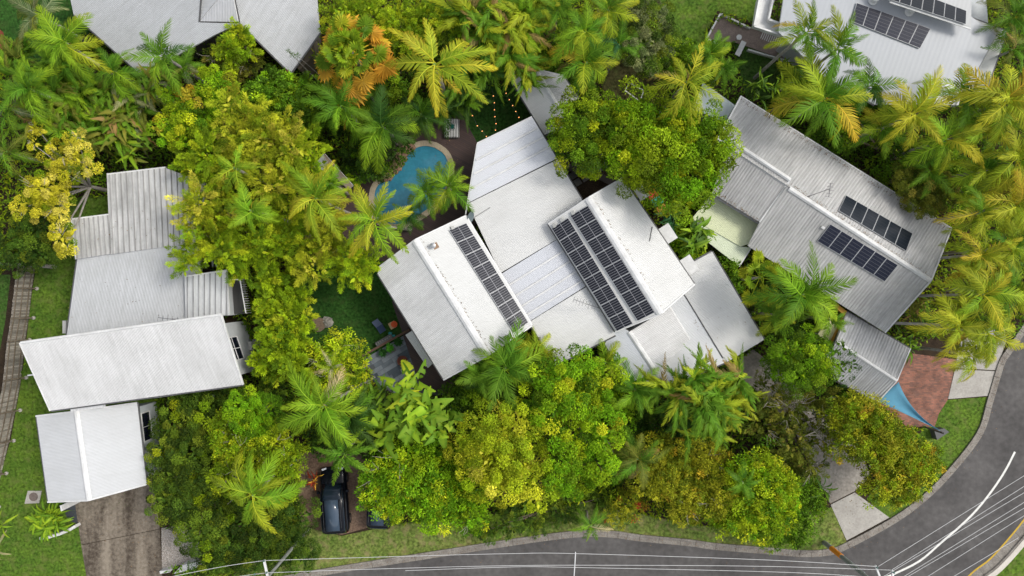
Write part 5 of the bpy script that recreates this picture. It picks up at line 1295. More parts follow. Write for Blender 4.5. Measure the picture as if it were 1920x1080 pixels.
def tree(name, lobes, ztop, pal, style, label, cat='tree', group=None, bark=None, twigs=0, **kw):
    V, Q, Cc, cen = crown_geo(lobes, ztop, pal, style, **kw)
    mc = sum((c for c, r in cen), Vector())/len(cen); base = Vector((mc.x, mc.y, 0))
    t = thing(name, base, label, cat, group)
    me = np_mesh('crown', V, Q, Cc, M_leaf, base); o = bpy.data.objects.new('crown', me); COL.objects.link(o); o.parent = t
    bk = bark or M_bark
    tb_ = MB(); fork = base+Vector((0, 0, max(.4, min(c.z-r*.5 for c, r in cen)*.5)))
    rt = (.05+.013*ztop) if bk is M_pale else .07+.025*ztop; tb_.tube([base, base.lerp(fork, .5)+Vector((random.uniform(-.1, .1), random.uniform(-.1, .1), 0)), fork], [rt*1.3, rt, rt*.85], 8)
    tb_.build('trunk', bk, t)
    for c, r in cen:
        mid = fork.lerp(c, .55)+Vector((random.uniform(-.2, .2), random.uniform(-.2, .2), .1*r))
        tip = c+Vector((0, 0, r*.3)); MB().tube([fork-Vector((0, 0, .1)), mid, tip], [rt*.65, rt*.4, rt*.12], 6).build('limb', bk, t)
    if twigs:
        tw = MB()
        for i in range(twigs):
            c, r = random.choice(cen); a = Vector(rdir(1, .1)[0]); p = c+Vector((a.x*r*.5, a.y*r*.5, r*.45)); 
            a2 = Vector((a.x, a.y, a.z*.45+.15))
            for _ in range(3):
                q_ = p+(a2+Vector((random.uniform(-.5, .5), random.uniform(-.5, .5), random.uniform(-.1, .3))))*r*random.uniform(.35, .7)
                m2 = p.lerp(q_, .5)+Vector((random.uniform(-.12, .12), random.uniform(-.12, .12), .05))
                tw.tube([p, m2, q_], [.014, .011, .006], 4, cap=False)
        tag(tw.build('bare_twigs', M_twig, t), kind='stuff')
    return t

# ---- frond, blade and fan meshes (unit length, along +X, up +Z)
def frond_mesh(seed, droop=1.0, lw=.24, npair=34, yel=0.0, plum=0.0, tatter=.1, wk=1.0):
    rr = np.random.default_rng(seed)
    def path(s_):
        x = s_*(1-.10*droop*s_*s_); z = .30*s_*(1-s_)*1.2-.42*droop*s_**2.4
        return np.stack([x, .04*np.sin(3*s_+seed), z], -1)
    s_ = np.linspace(.13, .985, npair); pr = path(s_); tan = nrm(path(s_+.01)-path(s_-.01))
    V, Q, Cc = [], [], []
    for side in (-1, 1):
        for i in range(npair):
            if rr.random() < tatter: continue
            t = s_[i]; L_ = lw*(math.sin(math.pi*min(1, (t*.93+.07))**.8)**.6*.9+.12)*rr.uniform(.85, 1.12)
            ang = math.radians(62-38*t+rr.uniform(-7, 7)); up = math.radians(rr.uniform(-5, 22)) if not plum else math.radians(rr.uniform(-60, 75))
            tx = tan[i]; sd = nrm(np.cross([0, 0, 1.0], tx))*side; nz_ = np.cross(tx, sd*side)
            dd_ = tx*math.cos(ang)+sd*math.sin(ang)*math.cos(up)+nz_*math.sin(ang)*math.sin(up)
            w = .031*wk*rr.uniform(.8, 1.2); wv = tx*w*.5
            p0 = pr[i]; p1 = p0+dd_*L_*.55+np.array([0, 0, -.01*droop]); p2 = p0+dd_*L_*.92+np.array([0, 0, -.14*L_*2*droop])
            b0 = len(V); V += [p0-wv*.7, p0+wv*.7, p1+wv*1.1, p1-wv*1.1, p2+wv*.15, p2-wv*.15]
            Q += [(b0, b0+1, b0+2, b0+3), (b0+3, b0+2, b0+4, b0+5)]
            k = rr.uniform(.75, 1.2); e = 1+yel*.35
            g0 = np.array([.68+.42*t, .88+.14*t, .9])*k; g1 = np.array([(.86+.45*t)*e, .98+.12*t, .85])*k
            Cc += [g0]*4+[g1]*2
    # rachis
    ss = np.linspace(0, 1, 9); pp = path(ss); w = .017*(1-ss*.8)
    b0 = len(V)
    for p, w_ in zip(pp, w): V += [p+np.array([0, w_, 0]), p+np.array([0, 0, w_*1.1]), p+np.array([0, -w_, 0]), p+np.array([0, 0, -w_])]; Cc += [np.array([1.5, 1.4, 1.6])]*4
    for i in range(8):
        for j in range(4): a = b0+i*4+j; c = b0+i*4+(j+1) % 4; Q.append((a, c, c+4, a+4))
    return np_mesh('frond', np.array(V), np.array(Q), np.array(Cc), M_frond)
def blade_mesh(seed, droop=1.0, w=.16, tear=.2):
    rr = np.random.default_rng(seed); ns = 12; V, Q, Cc = [], [], []
    ss = np.linspace(0, 1, ns+1); ps = .22
    def path(s_): return np.array([s_*(1-.14*droop*s_*s_), .05*math.sin(seed+s_*2), .55*s_*(1-.55*s_)-.55*droop*s_**2.6])
    for i, s_ in enumerate(ss):
        c = path(s_); q_ = max(0, (s_-ps)/(1-ps)); hw = w*.5*(math.sin(math.pi*min(1, q_*.95+.03))**.65) if q_ > 0 else .012
        for side in (-1, 0, 1):
            V.append(c+np.array([0, side*hw*rr.uniform(.9, 1.05), hw*.35*abs(side)])); Cc.append(np.array([1, 1, 1])*rr.uniform(.85, 1.15) if side else np.array([1.5, 1.25, 1.3]))
    for i in range(ns):
        for j in (0, 1):
            if rr.random() < tear and i > 3: continue
            a = i*3+j; Q.append((a, a+1, a+4, a+3))
    # torn strips: side slivers
    for i in range(4, ns):
        for side, j in ((-1, 0), (1, 2)):
            if rr.random() < .5:
                a = np.array(V[i*3+j]); b0 = len(V); dd_ = np.array([.03, side*.03, -.015])
                V += [a, a+np.array([.025, 0, 0]), a+dd_*rr.uniform(.7, 1.3)]; V.append(V[-1]); Cc += [np.array([1.3, 1.0, .7])]*4; Q.append((b0, b0+1, b0+2, b0+3))
    return np_mesh('blade_leaf', np.array(V), np.array(Q), np.array(Cc), M_frond)
def fan_mesh(seed):
    rr = np.random.default_rng(seed); V, Q, Cc = [], [], []; n_ = 26; c = np.array([.66, 0, .10])
    V += [np.array([0, .012, 0]), np.array([0, -.012, 0]), c+np.array([0, -.012, 0]), c+np.array([0, .012, 0])]; Q.append((0, 1, 2, 3)); Cc += [np.array([1.3, 1.2, 1])]*4
    for i in range(n_):
        a = math.radians(-140+280*i/(n_-1)); a2 = a+math.radians(280/(n_-1))*.5; L_ = .32*rr.uniform(.85, 1.08)*(1-.12*abs(a)/2.5)
        f = .02*(1 if i % 2 else -1); b0 = len(V)
        mid = c+np.array([math.cos(a), math.sin(a), -.1])*L_*.6
        tip = c+np.array([math.cos(a), math.sin(a), -.45*L_])*L_
        sd = np.array([-math.sin(a), math.cos(a), 0])*.026
        V += [c, mid-sd+np.array([0, 0, f]), tip, mid+sd-np.array([0, 0, f])]; Q.append((b0, b0+1, b0+2, b0+3)); k = rr.uniform(.8, 1.15)
        Cc += [np.array([1, 1, 1])*k]*2+[np.array([1.35, 1.05, .8])*k]+[np.array([1, 1, 1])*k]
    return np_mesh('fan_leaf', np.array(V), np.array(Q), np.array(Cc), M_frond)
FR = {
 'std': [frond_mesh(s_, d_, .29, 42, .2, wk=.8) for s_, d_ in ((1, .7), (2, 1.0), (3, 1.3), (4, .9), (5, 1.6))],
 'thin': [frond_mesh(s_, d_, .22, 34, .3, tatter=.25, wk=.8) for s_, d_ in ((11, .8), (12, 1.2), (13, 1.6), (14, 1.0))],
 'coco': [frond_mesh(s_, d_, .20, 54, .6, tatter=.12, wk=.7) for s_, d_ in ((21, .6), (22, .9), (23, 1.2), (24, .5))],
 'fox': [frond_mesh(s_, d_, .15, 64, 0, plum=1, tatter=0) for s_, d_ in ((31, .9), (32, 1.2), (33, .7))],
 'rag': [frond_mesh(s_, d_, l_, 22, .15, tatter=.06, wk=1.9) for s_, d_, l_ in ((71, 1.3, .21), (72, 1.9, .18), (73, 1.0, .23), (74, 2.3, .18), (75, 1.5, .20))],
 'blade': [blade_mesh(s_, d_, w, .10) for s_, d_, w in ((41, 1.0, .17), (42, 1.4, .15), (43, 1.8, .17), (44, 1.2, .20), (45, .8, .14))],
 'banana': [blade_mesh(s_, d_, w, .22) for s_, d_, w in ((46, 1.2, .34), (47, 1.6, .30), (48, 1.0, .36), (49, 1.9, .28))],
 'strap': [blade_mesh(s_, d_, w, .0) for s_, d_, w in ((51, .9, .13), (52, 1.3, .11), (53, .6, .12))],
 'fan': [fan_mesh(s_) for s_ in (61, 62, 63)],
}
FC = {'green': (.11, .24, .022), 'lime': (.20, .36, .025), 'ygreen': (.28, .37, .028), 'yellow': (.42, .45, .04), 'gold': (.50, .42, .05), 'dark': (.055, .13, .028),
      'olive': (.15, .19, .035), 'bluegreen': (.035, .13, .06), 'orange': (.48, .32, .05), 'brown': (.24, .19, .08), 'white': (.55, .5, .35), 'grey': (.22, .26, .16)}
def jc(c, a=.18):
    k = 1+random.uniform(-a, a); s_ = random.uniform(-.06, .16); return (min(.9, c[0]*k*(.96+s_)), min(.9, c[1]*k*.95), c[2]*k*.7)
def palm(px, py, rpx, z, n_, kind, cols, label, cat='palm', group=None, lean=(0, 0), pmin=-8, pmax=62, trunk=True, az0=None, name='palm_tree', trunk_r=.10, crownshaft=True, width=1.0):
    C = P(px, py, z); base = Vector((C.x+lean[0], C.y+lean[1], 0))
    t = thing(name, base, label, cat, group)
    L_ = rpx*sc(z)/.88
    if trunk:
        mid = base.lerp(C, .5)+Vector((random.uniform(-.15, .15), random.uniform(-.15, .15), .1))
        MB().tube([base, mid, C], [trunk_r*1.25, trunk_r, trunk_r*.85], 8).build('trunk', M_pale, t)
        if crownshaft: MB().tube([C-Vector((0, 0, .7)), C+Vector((0, 0, .12))], [trunk_r*1.05, trunk_r*.6], 8).build('crownshaft', mat('crownshaft', (.16, .26, .06), .5), t)
    a0 = az0 if az0 is not None else random.uniform(0, 6.28)
    ws = [w for _, w in cols]; wa = random.uniform(0, 6.28); wk_ = random.uniform(3, 13)
    for i in range(n_):
        f = i/max(1, n_-1); az = a0+i*2.39996+random.uniform(-.22, .22)
        pitch = math.radians(pmin+(pmax-pmin)*(f**1.3)+random.uniform(-9, 9)-wk_*math.cos(az-wa))
        ms = random.choice(FR[kind]); ck = random.choices([c for c, _ in cols], ws)[0]
        s_ = L_*random.uniform(.72, 1.10)*(1-.12*f)
        inst({'blade': 'leaf', 'banana': 'leaf', 'strap': 'leaf', 'fan': 'fan_leaf'}.get(kind, 'frond'), ms, t, C-base, (random.uniform(-.35, .35), -pitch, az), (s_, s_*random.uniform(.85, 1.15)*width, s_), jc(FC[ck]))
    if n_ > 9 and kind in ('std', 'coco', 'thin') and trunk:       # old drying fronds hang below the crown
        for i in range(random.choice((0, 1, 2))):
            s_ = L_*random.uniform(.6, .9); inst('frond', random.choice(FR['thin']), t, C-base-Vector((0, 0, .2)), (random.uniform(-.6, .6), math.radians(random.uniform(15, 45)), random.uniform(0, 6.28)), (s_, s_*.7, s_), jc(FC[random.choice(('brown', 'olive', 'gold'))]))
    return t
def clump(px, py, rpx, z, nst, nper, kind, cols, label, cat='plant', group=None, name='ginger_plant', spread=.35, pmin=15, pmax=78, width=1.0):
    """many-stemmed plant: leaves rising from several stems"""
    C = P(px, py, z); base = Vector((C.x, C.y, 0)); t = thing(name, base, label, cat, group); L_ = rpx*sc(z)
    ws = [w for _, w in cols]
    nper = int(nper*1.5) if kind == 'blade' else nper
    if kind == 'rag': nper = nper+1; L_ *= 1.15
    for s0 in range(nst):
        a = s0*2.4+random.uniform(-.5, .5); rr_ = L_*spread*math.sqrt((s0+.3)/nst)*1.5
        o_ = Vector((math.cos(a)*rr_, math.sin(a)*rr_, 0)); top = C+o_+Vector((0, 0, random.uniform(-.6, .3)))
        MB().tube([base+o_*.4, top], [.05, .03], 5).build('stem', mat('green_stem', (.12, .18, .04), .6), t)
        for i in range(nper):
            az = a*.0+random.uniform(0, 6.28); pitch = math.radians(random.uniform(pmin, pmax)); ck = random.choices([c for c, _ in cols], ws)[0]
            s_ = L_*random.uniform(.65, 1.0)
            inst({'blade': 'leaf', 'banana': 'leaf', 'strap': 'leaf', 'fan': 'fan_leaf'}.get(kind, 'frond'), random.choice(FR[kind]), t, top-base, (random.uniform(-.5, .5), -pitch, az), (s_, s_*random.uniform(.8, 1.2)*width, s_), jc(FC[ck]))
    return t
G_ = 'garden palms'
YG = [('ygreen', 4), ('yellow', 3), ('lime', 3)]; GR = [('green', 5), ('lime', 2), ('dark', 1)]; YL = [('yellow', 5), ('gold', 2), ('ygreen', 4)]; LM = [('lime', 5), ('green', 3)]
exec_palms = [
 # px,py,r,z,n,kind,cols,label,kwargs
 (815, 122, 116, 9.0, 11, 'coco', [('yellow', 5), ('gold', 1), ('ygreen', 3)], 'big yellow coconut palm with long curved fronds north of the pool', dict(pmin=-12, pmax=45, trunk_r=.16, width=.95)),
 (592, 372, 82, 8.5, 13, 'coco', [('ygreen', 4), ('yellow', 3), ('lime', 2)], 'yellow-green palm left of the pool above the garden shelter', dict(pmax=50, lean=(.8, -.3))),
 (702, 415, 82, 8.5, 13, 'coco', [('ygreen', 4), ('lime', 3), ('yellow', 2)], 'spiky yellow-green palm overhanging the southern end of the pool', dict(pmax=50, lean=(1, .2))),
 (842, 352, 62, 4.5, 11, 'std', [('lime', 5), ('green', 2), ('ygreen', 2)], 'lime palm on the deck touching the white house corner by the pool', dict(pmax=60)),
 (800, 362, 50, 4.2, 11, 'std', [('green', 4), ('lime', 3)], 'green palm leaning over the lower end of the blue pool', dict()),
 (768, 405, 42, 3.2, 10, 'std', [('dark', 3), ('green', 3)], 'dark green palm behind the pool near the western pavilion', dict()),
 (718, 238, 78, 5.5, 14, 'std', [('green', 5), ('lime', 2), ('dark', 2)], 'green feathery palm just above the brown pool rocks', dict()),
 (640, 200, 68, 6, 12, 'std', [('green', 4), ('lime', 3)], 'green palm right of the dark round leafy tree, above the pool', dict()),
 (790, 215, 62, 4, 12, 'std', [('dark', 4), ('green', 4)], 'dark palm beneath the big yellow coconut palm', dict()),
 (680, 165, 50, 5, 10, 'std', [('green', 4), ('olive', 3)], 'olive green palm between the fan palm and the coconut palm', dict()),
 (840, 205, 45, 2.5, 9, 'std', [('dark', 4), ('green', 3)], 'low dark palm beside the striped ottoman', dict(trunk=False)),
 (1286, 155, 78, 9, 13, 'thin', [('ygreen', 4), ('yellow', 3), ('brown', 2)], 'tall palm with browning fronds rising out of the big green tree', dict(pmax=55)),
 (1100, 118, 72, 7, 12, 'std', [('ygreen', 3), ('green', 4), ('gold', 1)], 'green palm above the annex roof, its outer fronds yellowing', dict(width=1.2)),
 (1096, 62, 66, 7.5, 12, 'std', [('green', 3), ('lime', 3), ('ygreen', 3)], 'green palm at the top, directly north of the annex palm', dict(width=1.1)),
 (1160, 85, 56, 6, 10, 'std', [('green', 5), ('bluegreen', 2)], 'bluish green palm beside the grey-green tree at the top', dict()),
 (1140, 20, 58, 7, 11, 'std', [('ygreen', 4), ('yellow', 2), ('green', 2)], 'yellow-green palm touching the top edge, left of the lawn', dict()),
 (1045, 20, 60, 7, 11, 'std', [('lime', 3), ('green', 4)], 'green palm on the top edge right of the broad-leaf clump', dict()),
 (1330, 100, 50, 4.5, 12, 'std', [('lime', 3), ('green', 4), ('ygreen', 2)], 'green palm between terrace and big green tree', dict()),
 (1355, 130, 42, 4, 10, 'std', [('green', 4), ('lime', 3)], 'small green palm near the pale shed roof', dict()),
 (1512, 62, 72, 9, 12, 'std', [('green', 3), ('ygreen', 3), ('gold', 2)], 'palm with golden lower fronds left of the top right solar row', dict(pmax=55, width=.8)),
 (1570, 92, 70, 9, 12, 'std', [('green', 4), ('ygreen', 3)], 'green palm overlapping the left end of the top right solar row', dict(pmax=55, width=.8)),
 (1545, 185, 92, 8, 14, 'std', [('ygreen', 4), ('green', 4), ('gold', 1)], 'large palm above the upper eave of the right house', dict(pmax=50)),
 (1500, 170, 62, 6, 10, 'std', [('green', 4), ('ygreen', 3)], 'green palm at the north-west of the right house, left of the large one', dict()),
 (1625, 165, 62, 6, 12, 'std', [('dark', 3), ('green', 4)], 'dark green palm under the smooth grey roof edge', dict()),
 (1708, 215, 84, 7.5, 13, 'std', [('ygreen', 4), ('yellow', 3), ('green', 1)], 'yellow-green palm below the smooth grey roof', dict()),
 (1650, 240, 60, 6, 11, 'std', [('green', 3), ('ygreen', 3), ('gold', 1)], 'mid green palm above the weathered roof, left of the yellow ones', dict()),
 (1775, 262, 72, 7, 12, 'std', YG, 'yellow-green palm in the middle of the right-hand palm belt', dict()),
 (1742, 320, 60, 5, 11, 'std', [('green', 3), ('ygreen', 3)], 'greenish palm above the olive bush, right of the weathered roof', dict()),
 (1800, 180, 70, 7, 12, 'std', [('ygreen', 4), ('green', 2)], 'palm at the lower right corner of the smooth grey roof', dict()),
 (1882, 190, 92, 8.5, 14, 'std', [('yellow', 6), ('gold', 2), ('ygreen', 2)], 'brightest yellow palm at the right edge, upper part', dict()),
 (1840, 240, 70, 7, 12, 'std', YG, 'yellow-green palm just below the brightest yellow palm', dict()),
 (1905, 300, 78, 7.5, 13, 'std', [('ygreen', 5), ('yellow', 3)], 'palm cut by the right edge below the brightest yellow one', dict()),
 (1840, 320, 66, 6, 11, 'std', [('green', 4), ('ygreen', 4)], 'greener palm in the right-hand belt, level with the upper solar rows', dict()),
 (1900, 385, 74, 7, 12, 'std', YL, 'golden palm on the right edge, level with the right house solar rows', dict()),
 (1835, 400, 60, 7, 11, 'std', [('ygreen', 4), ('gold', 2), ('green', 2)], 'palm right of the eastern gable tip of the right house', dict(lean=(-1.2, 0))),
 (1835, 478, 70, 7.5, 12, 'std', [('yellow', 3), ('gold', 3), ('ygreen', 3)], 'gold-tipped palm beyond the right house gable, first below the olive bush', dict(width=.8, lean=(-1.0, .1))),
 (1895, 465, 74, 7.5, 12, 'std', [('ygreen', 4), ('green', 3)], 'green-yellow palm on the right edge beside the gold-tipped palm', dict()),
 (1900, 545, 70, 7.5, 12, 'std', [('ygreen', 4), ('yellow', 2), ('green', 2)], 'palm on the right edge above the concrete driveway', dict()),
 (1842, 552, 78, 8, 13, 'std', [('ygreen', 4), ('yellow', 3), ('lime', 1)], 'large yellow-green palm right of the house, with its pale trunk bare', dict(lean=(-2.6, -.3), pmax=50)),
 (1795, 610, 74, 7.5, 13, 'std', [('yellow', 3), ('ygreen', 5), ('orange', 1)], 'yellow palm with an orange frond over the brick driveway', dict(lean=(-3.4, .1), pmax=50)),
 (1852, 622, 72, 7.5, 13, 'std', [('ygreen', 5), ('yellow', 3), ('green', 1)], 'yellow-green palm over the pale concrete driveway beside the road', dict(pmax=50)),
 (1815, 665, 58, 6.5, 11, 'std', [('ygreen', 4), ('yellow', 3)], 'lowest yellow palm of the right belt, touching brick and concrete', dict()),
 (1740, 610, 36, 1.6, 10, 'std', [('green', 4), ('dark', 2)], 'low green palm tuft beside the small garage', dict(trunk=False)),
 (1505, 552, 88, 7, 15, 'std', [('green', 5), ('lime', 4), ('ygreen', 1)], 'big green palm between the garage roof and the right house', dict(pmax=60)),
 (1425, 520, 55, 5.5, 12, 'fan', [('lime', 4), ('ygreen', 5)], 'yellow fan palm tucked against the white garage roof corner', dict(pmax=70)),
 (1450, 590, 50, 4, 11, 'std', [('ygreen', 3), ('green', 3)], 'yellow-green palm just east of the white garage roof', dict()),
 (1555, 600, 42, 4, 10, 'std', [('lime', 4), ('green', 3)], 'lime palm beside the pale yellow awning', dict()),
 (606, 762, 98, 8, 13, 'std', [('lime', 5), ('ygreen', 2), ('white', 1)], 'large light green palm above the black car', dict(pmax=55, width=.9, lean=(1.6, .8))),
 (645, 850, 72, 5.5, 13, 'fox', [('green', 5), ('lime', 1)], 'dark bottle-brush foxtail palm hanging over the black car', dict(pmin=-15, pmax=40, lean=(.4, .4))),
 (660, 780, 70, 5, 12, 'std', [('green', 4), ('dark', 3)], 'green palm right of the large light green one, below the slate patio', dict()),
 (622, 690, 45, 6.5, 7, 'thin', [('white', 3), ('ygreen', 3)], 'pale dry palm crown over the loose shrub by the turf yard', dict(pmin=20, pmax=75)),
 (475, 928, 92, 8.5, 13, 'std', [('ygreen', 5), ('lime', 3), ('white', 1)], 'pale drooping palm over the dark shrubs at bottom left', dict(pmin=-28, pmax=30, width=.8)),
 (948, 690, 88, 6, 13, 'std', [('green', 5), ('lime', 2)], 'large green palm overlapping the south eave of the western pavilion', dict(pmax=55)),
 (1000, 655, 46, 4.5, 11, 'std', [('ygreen', 4), ('yellow', 2)], 'small yellow palm between the western and centre roofs', dict()),
 (905, 700, 60, 5, 11, 'std', [('green', 5), ('dark', 2)], 'dark green palm at the southern corner of the western pavilion', dict()),
 (1135, 680, 45, 5, 10, 'std', [('ygreen', 4), ('yellow', 2), ('lime', 2)], 'yellow-green palm under the small south-east gable', dict()),
 (1190, 730, 55, 5.5, 11, 'std', [('green', 4), ('lime', 3)], 'green palm below the tip of the small south-east gable', dict()),
 (1195, 860, 58, 6, 12, 'std', [('green', 3), ('olive', 3), ('brown', 1)], 'palm with browning fronds between the round trees and yellow shrub', dict()),
 (1150, 850, 50, 5, 10, 'std', [('green', 3), ('olive', 3)], 'olive palm wedged beside the green round tree', dict()),
 (1108, 985, 42, 3, 9, 'thin', [('green', 4), ('white', 2), ('lime', 2)], 'small palm with white dry frond reaching over the kerb', dict(pmin=-15, pmax=35)),
 (1392, 905, 40, 6, 8, 'std', [('green', 5)], 'small green palm crown in the bright yellow-green tree', dict()),
 (1540, 915, 34, 3, 8, 'strap', [('green', 4), ('dark', 3)], 'small dark strap-leaf palm beside the concrete driveway', dict()),
 (125, 82, 74, 7.5, 12, 'std', [('lime', 6), ('ygreen', 2)], 'bright lime palm near the top left house corner', dict(lean=(1.6, -1.6), width=1.1)),
 (60, 168, 70, 6.5, 12, 'std', [('lime', 4), ('green', 3)], 'lime palm on the far left below the dark lawn', dict(width=1.1)),
 (215, 135, 55, 5, 11, 'std', [('lime', 3), ('green', 4)], 'green palm against the eave of the top left house', dict()),
 (308, 105, 62, 7.5, 9, 'std', [('dark', 3), ('green', 4), ('lime', 1)], 'dark green palm whose fronds lie over the grey hipped roof', dict(pmin=10, pmax=60)),
 (75, 30, 62, 6, 11, 'std', [('grey', 3), ('olive', 3), ('green', 2)], 'dull grey-green palm at the top left beside the lawn', dict()),
 (20, 205, 62, 5.5, 11, 'thin', [('grey', 4), ('green', 3)], 'greyish palm on the left edge above the flowering tree', dict()),
 (15, 285, 60, 5, 11, 'thin', [('grey', 3), ('olive', 3), ('green', 2)], 'greyish palm on the left edge behind bare branches', dict()),
 (345, 130, 46, 5, 10, 'std', [('olive', 3), ('green', 3), ('grey', 2)], 'olive palm between the grey hipped roof and the bright round tree', dict()),
 (470, 395, 52, 8.5, 11, 'std', [('lime', 5), ('ygreen', 2)], 'lime fan-like palm crown in the middle of the bamboo', dict(pmax=50)),
 (440, 315, 55, 8.5, 8, 'thin', [('lime', 3), ('ygreen', 3)], 'thin lime palm crown sticking out of the yellow bamboo', dict(pmax=50)),
 (620, 345, 45, 5, 10, 'std', [('green', 4), ('lime', 3)], 'green palm hiding the garden shelter left of the pool', dict()),
 (1900, 30, 60, 5, 12, 'std', [('olive', 3), ('green', 3)], 'shaggy olive palm in the top right corner', dict()),
 (1895, 95, 55, 5, 11, 'thin', [('olive', 3), ('green', 3), ('brown', 1)], 'brownish palm on the right edge behind the smooth grey roof', dict()),
 (-5, 1030, 36, 1.5, 9, 'strap', [('grey', 5)], 'silvery spiky plant in the bottom left corner', dict(trunk=False)),
 (5, 985, 30, 1.5, 9, 'strap', [('lime', 5)], 'small bright strap plant on the left edge of the lawn', dict(trunk=False)),
]
for e in exec_palms:
    palm(*e[:8], group=G_, **e[8])
# big fan palm: green heart, orange skirt
t = palm(655, 95, 70, 7.5, 44, 'fan', [('lime', 5), ('ygreen', 3), ('green', 3)], 'large fan palm with green crown and orange dead skirt', group=G_, pmin=5, pmax=80, trunk_r=.2)
c_ = P(655, 95, 7.5)-t.location
for o in t.children:
    if o.name.startswith('fan_leaf'):
        o.location += Vector((random.uniform(-.55, .55), random.uniform(-.7, .5), random.uniform(-.5, .2))); k = random.uniform(.7, 1.0); o.scale = [q*k for q in o.scale]
        o.rotation_euler.x += random.uniform(-.5, .5); o.rotation_euler.y += random.uniform(-.35, .3)
for i in range(20):
    az = i*2.4; s_ = 3.3*random.uniform(.75, 1.1); inst('fan_leaf', random.choice(FR['fan']), t, c_-Vector((0, 0, .5)), (random.uniform(-.4, .4), math.radians(random.uniform(8, 45)), az), (s_, s_, s_), jc(FC[random.choice(('orange', 'gold', 'orange'))]))
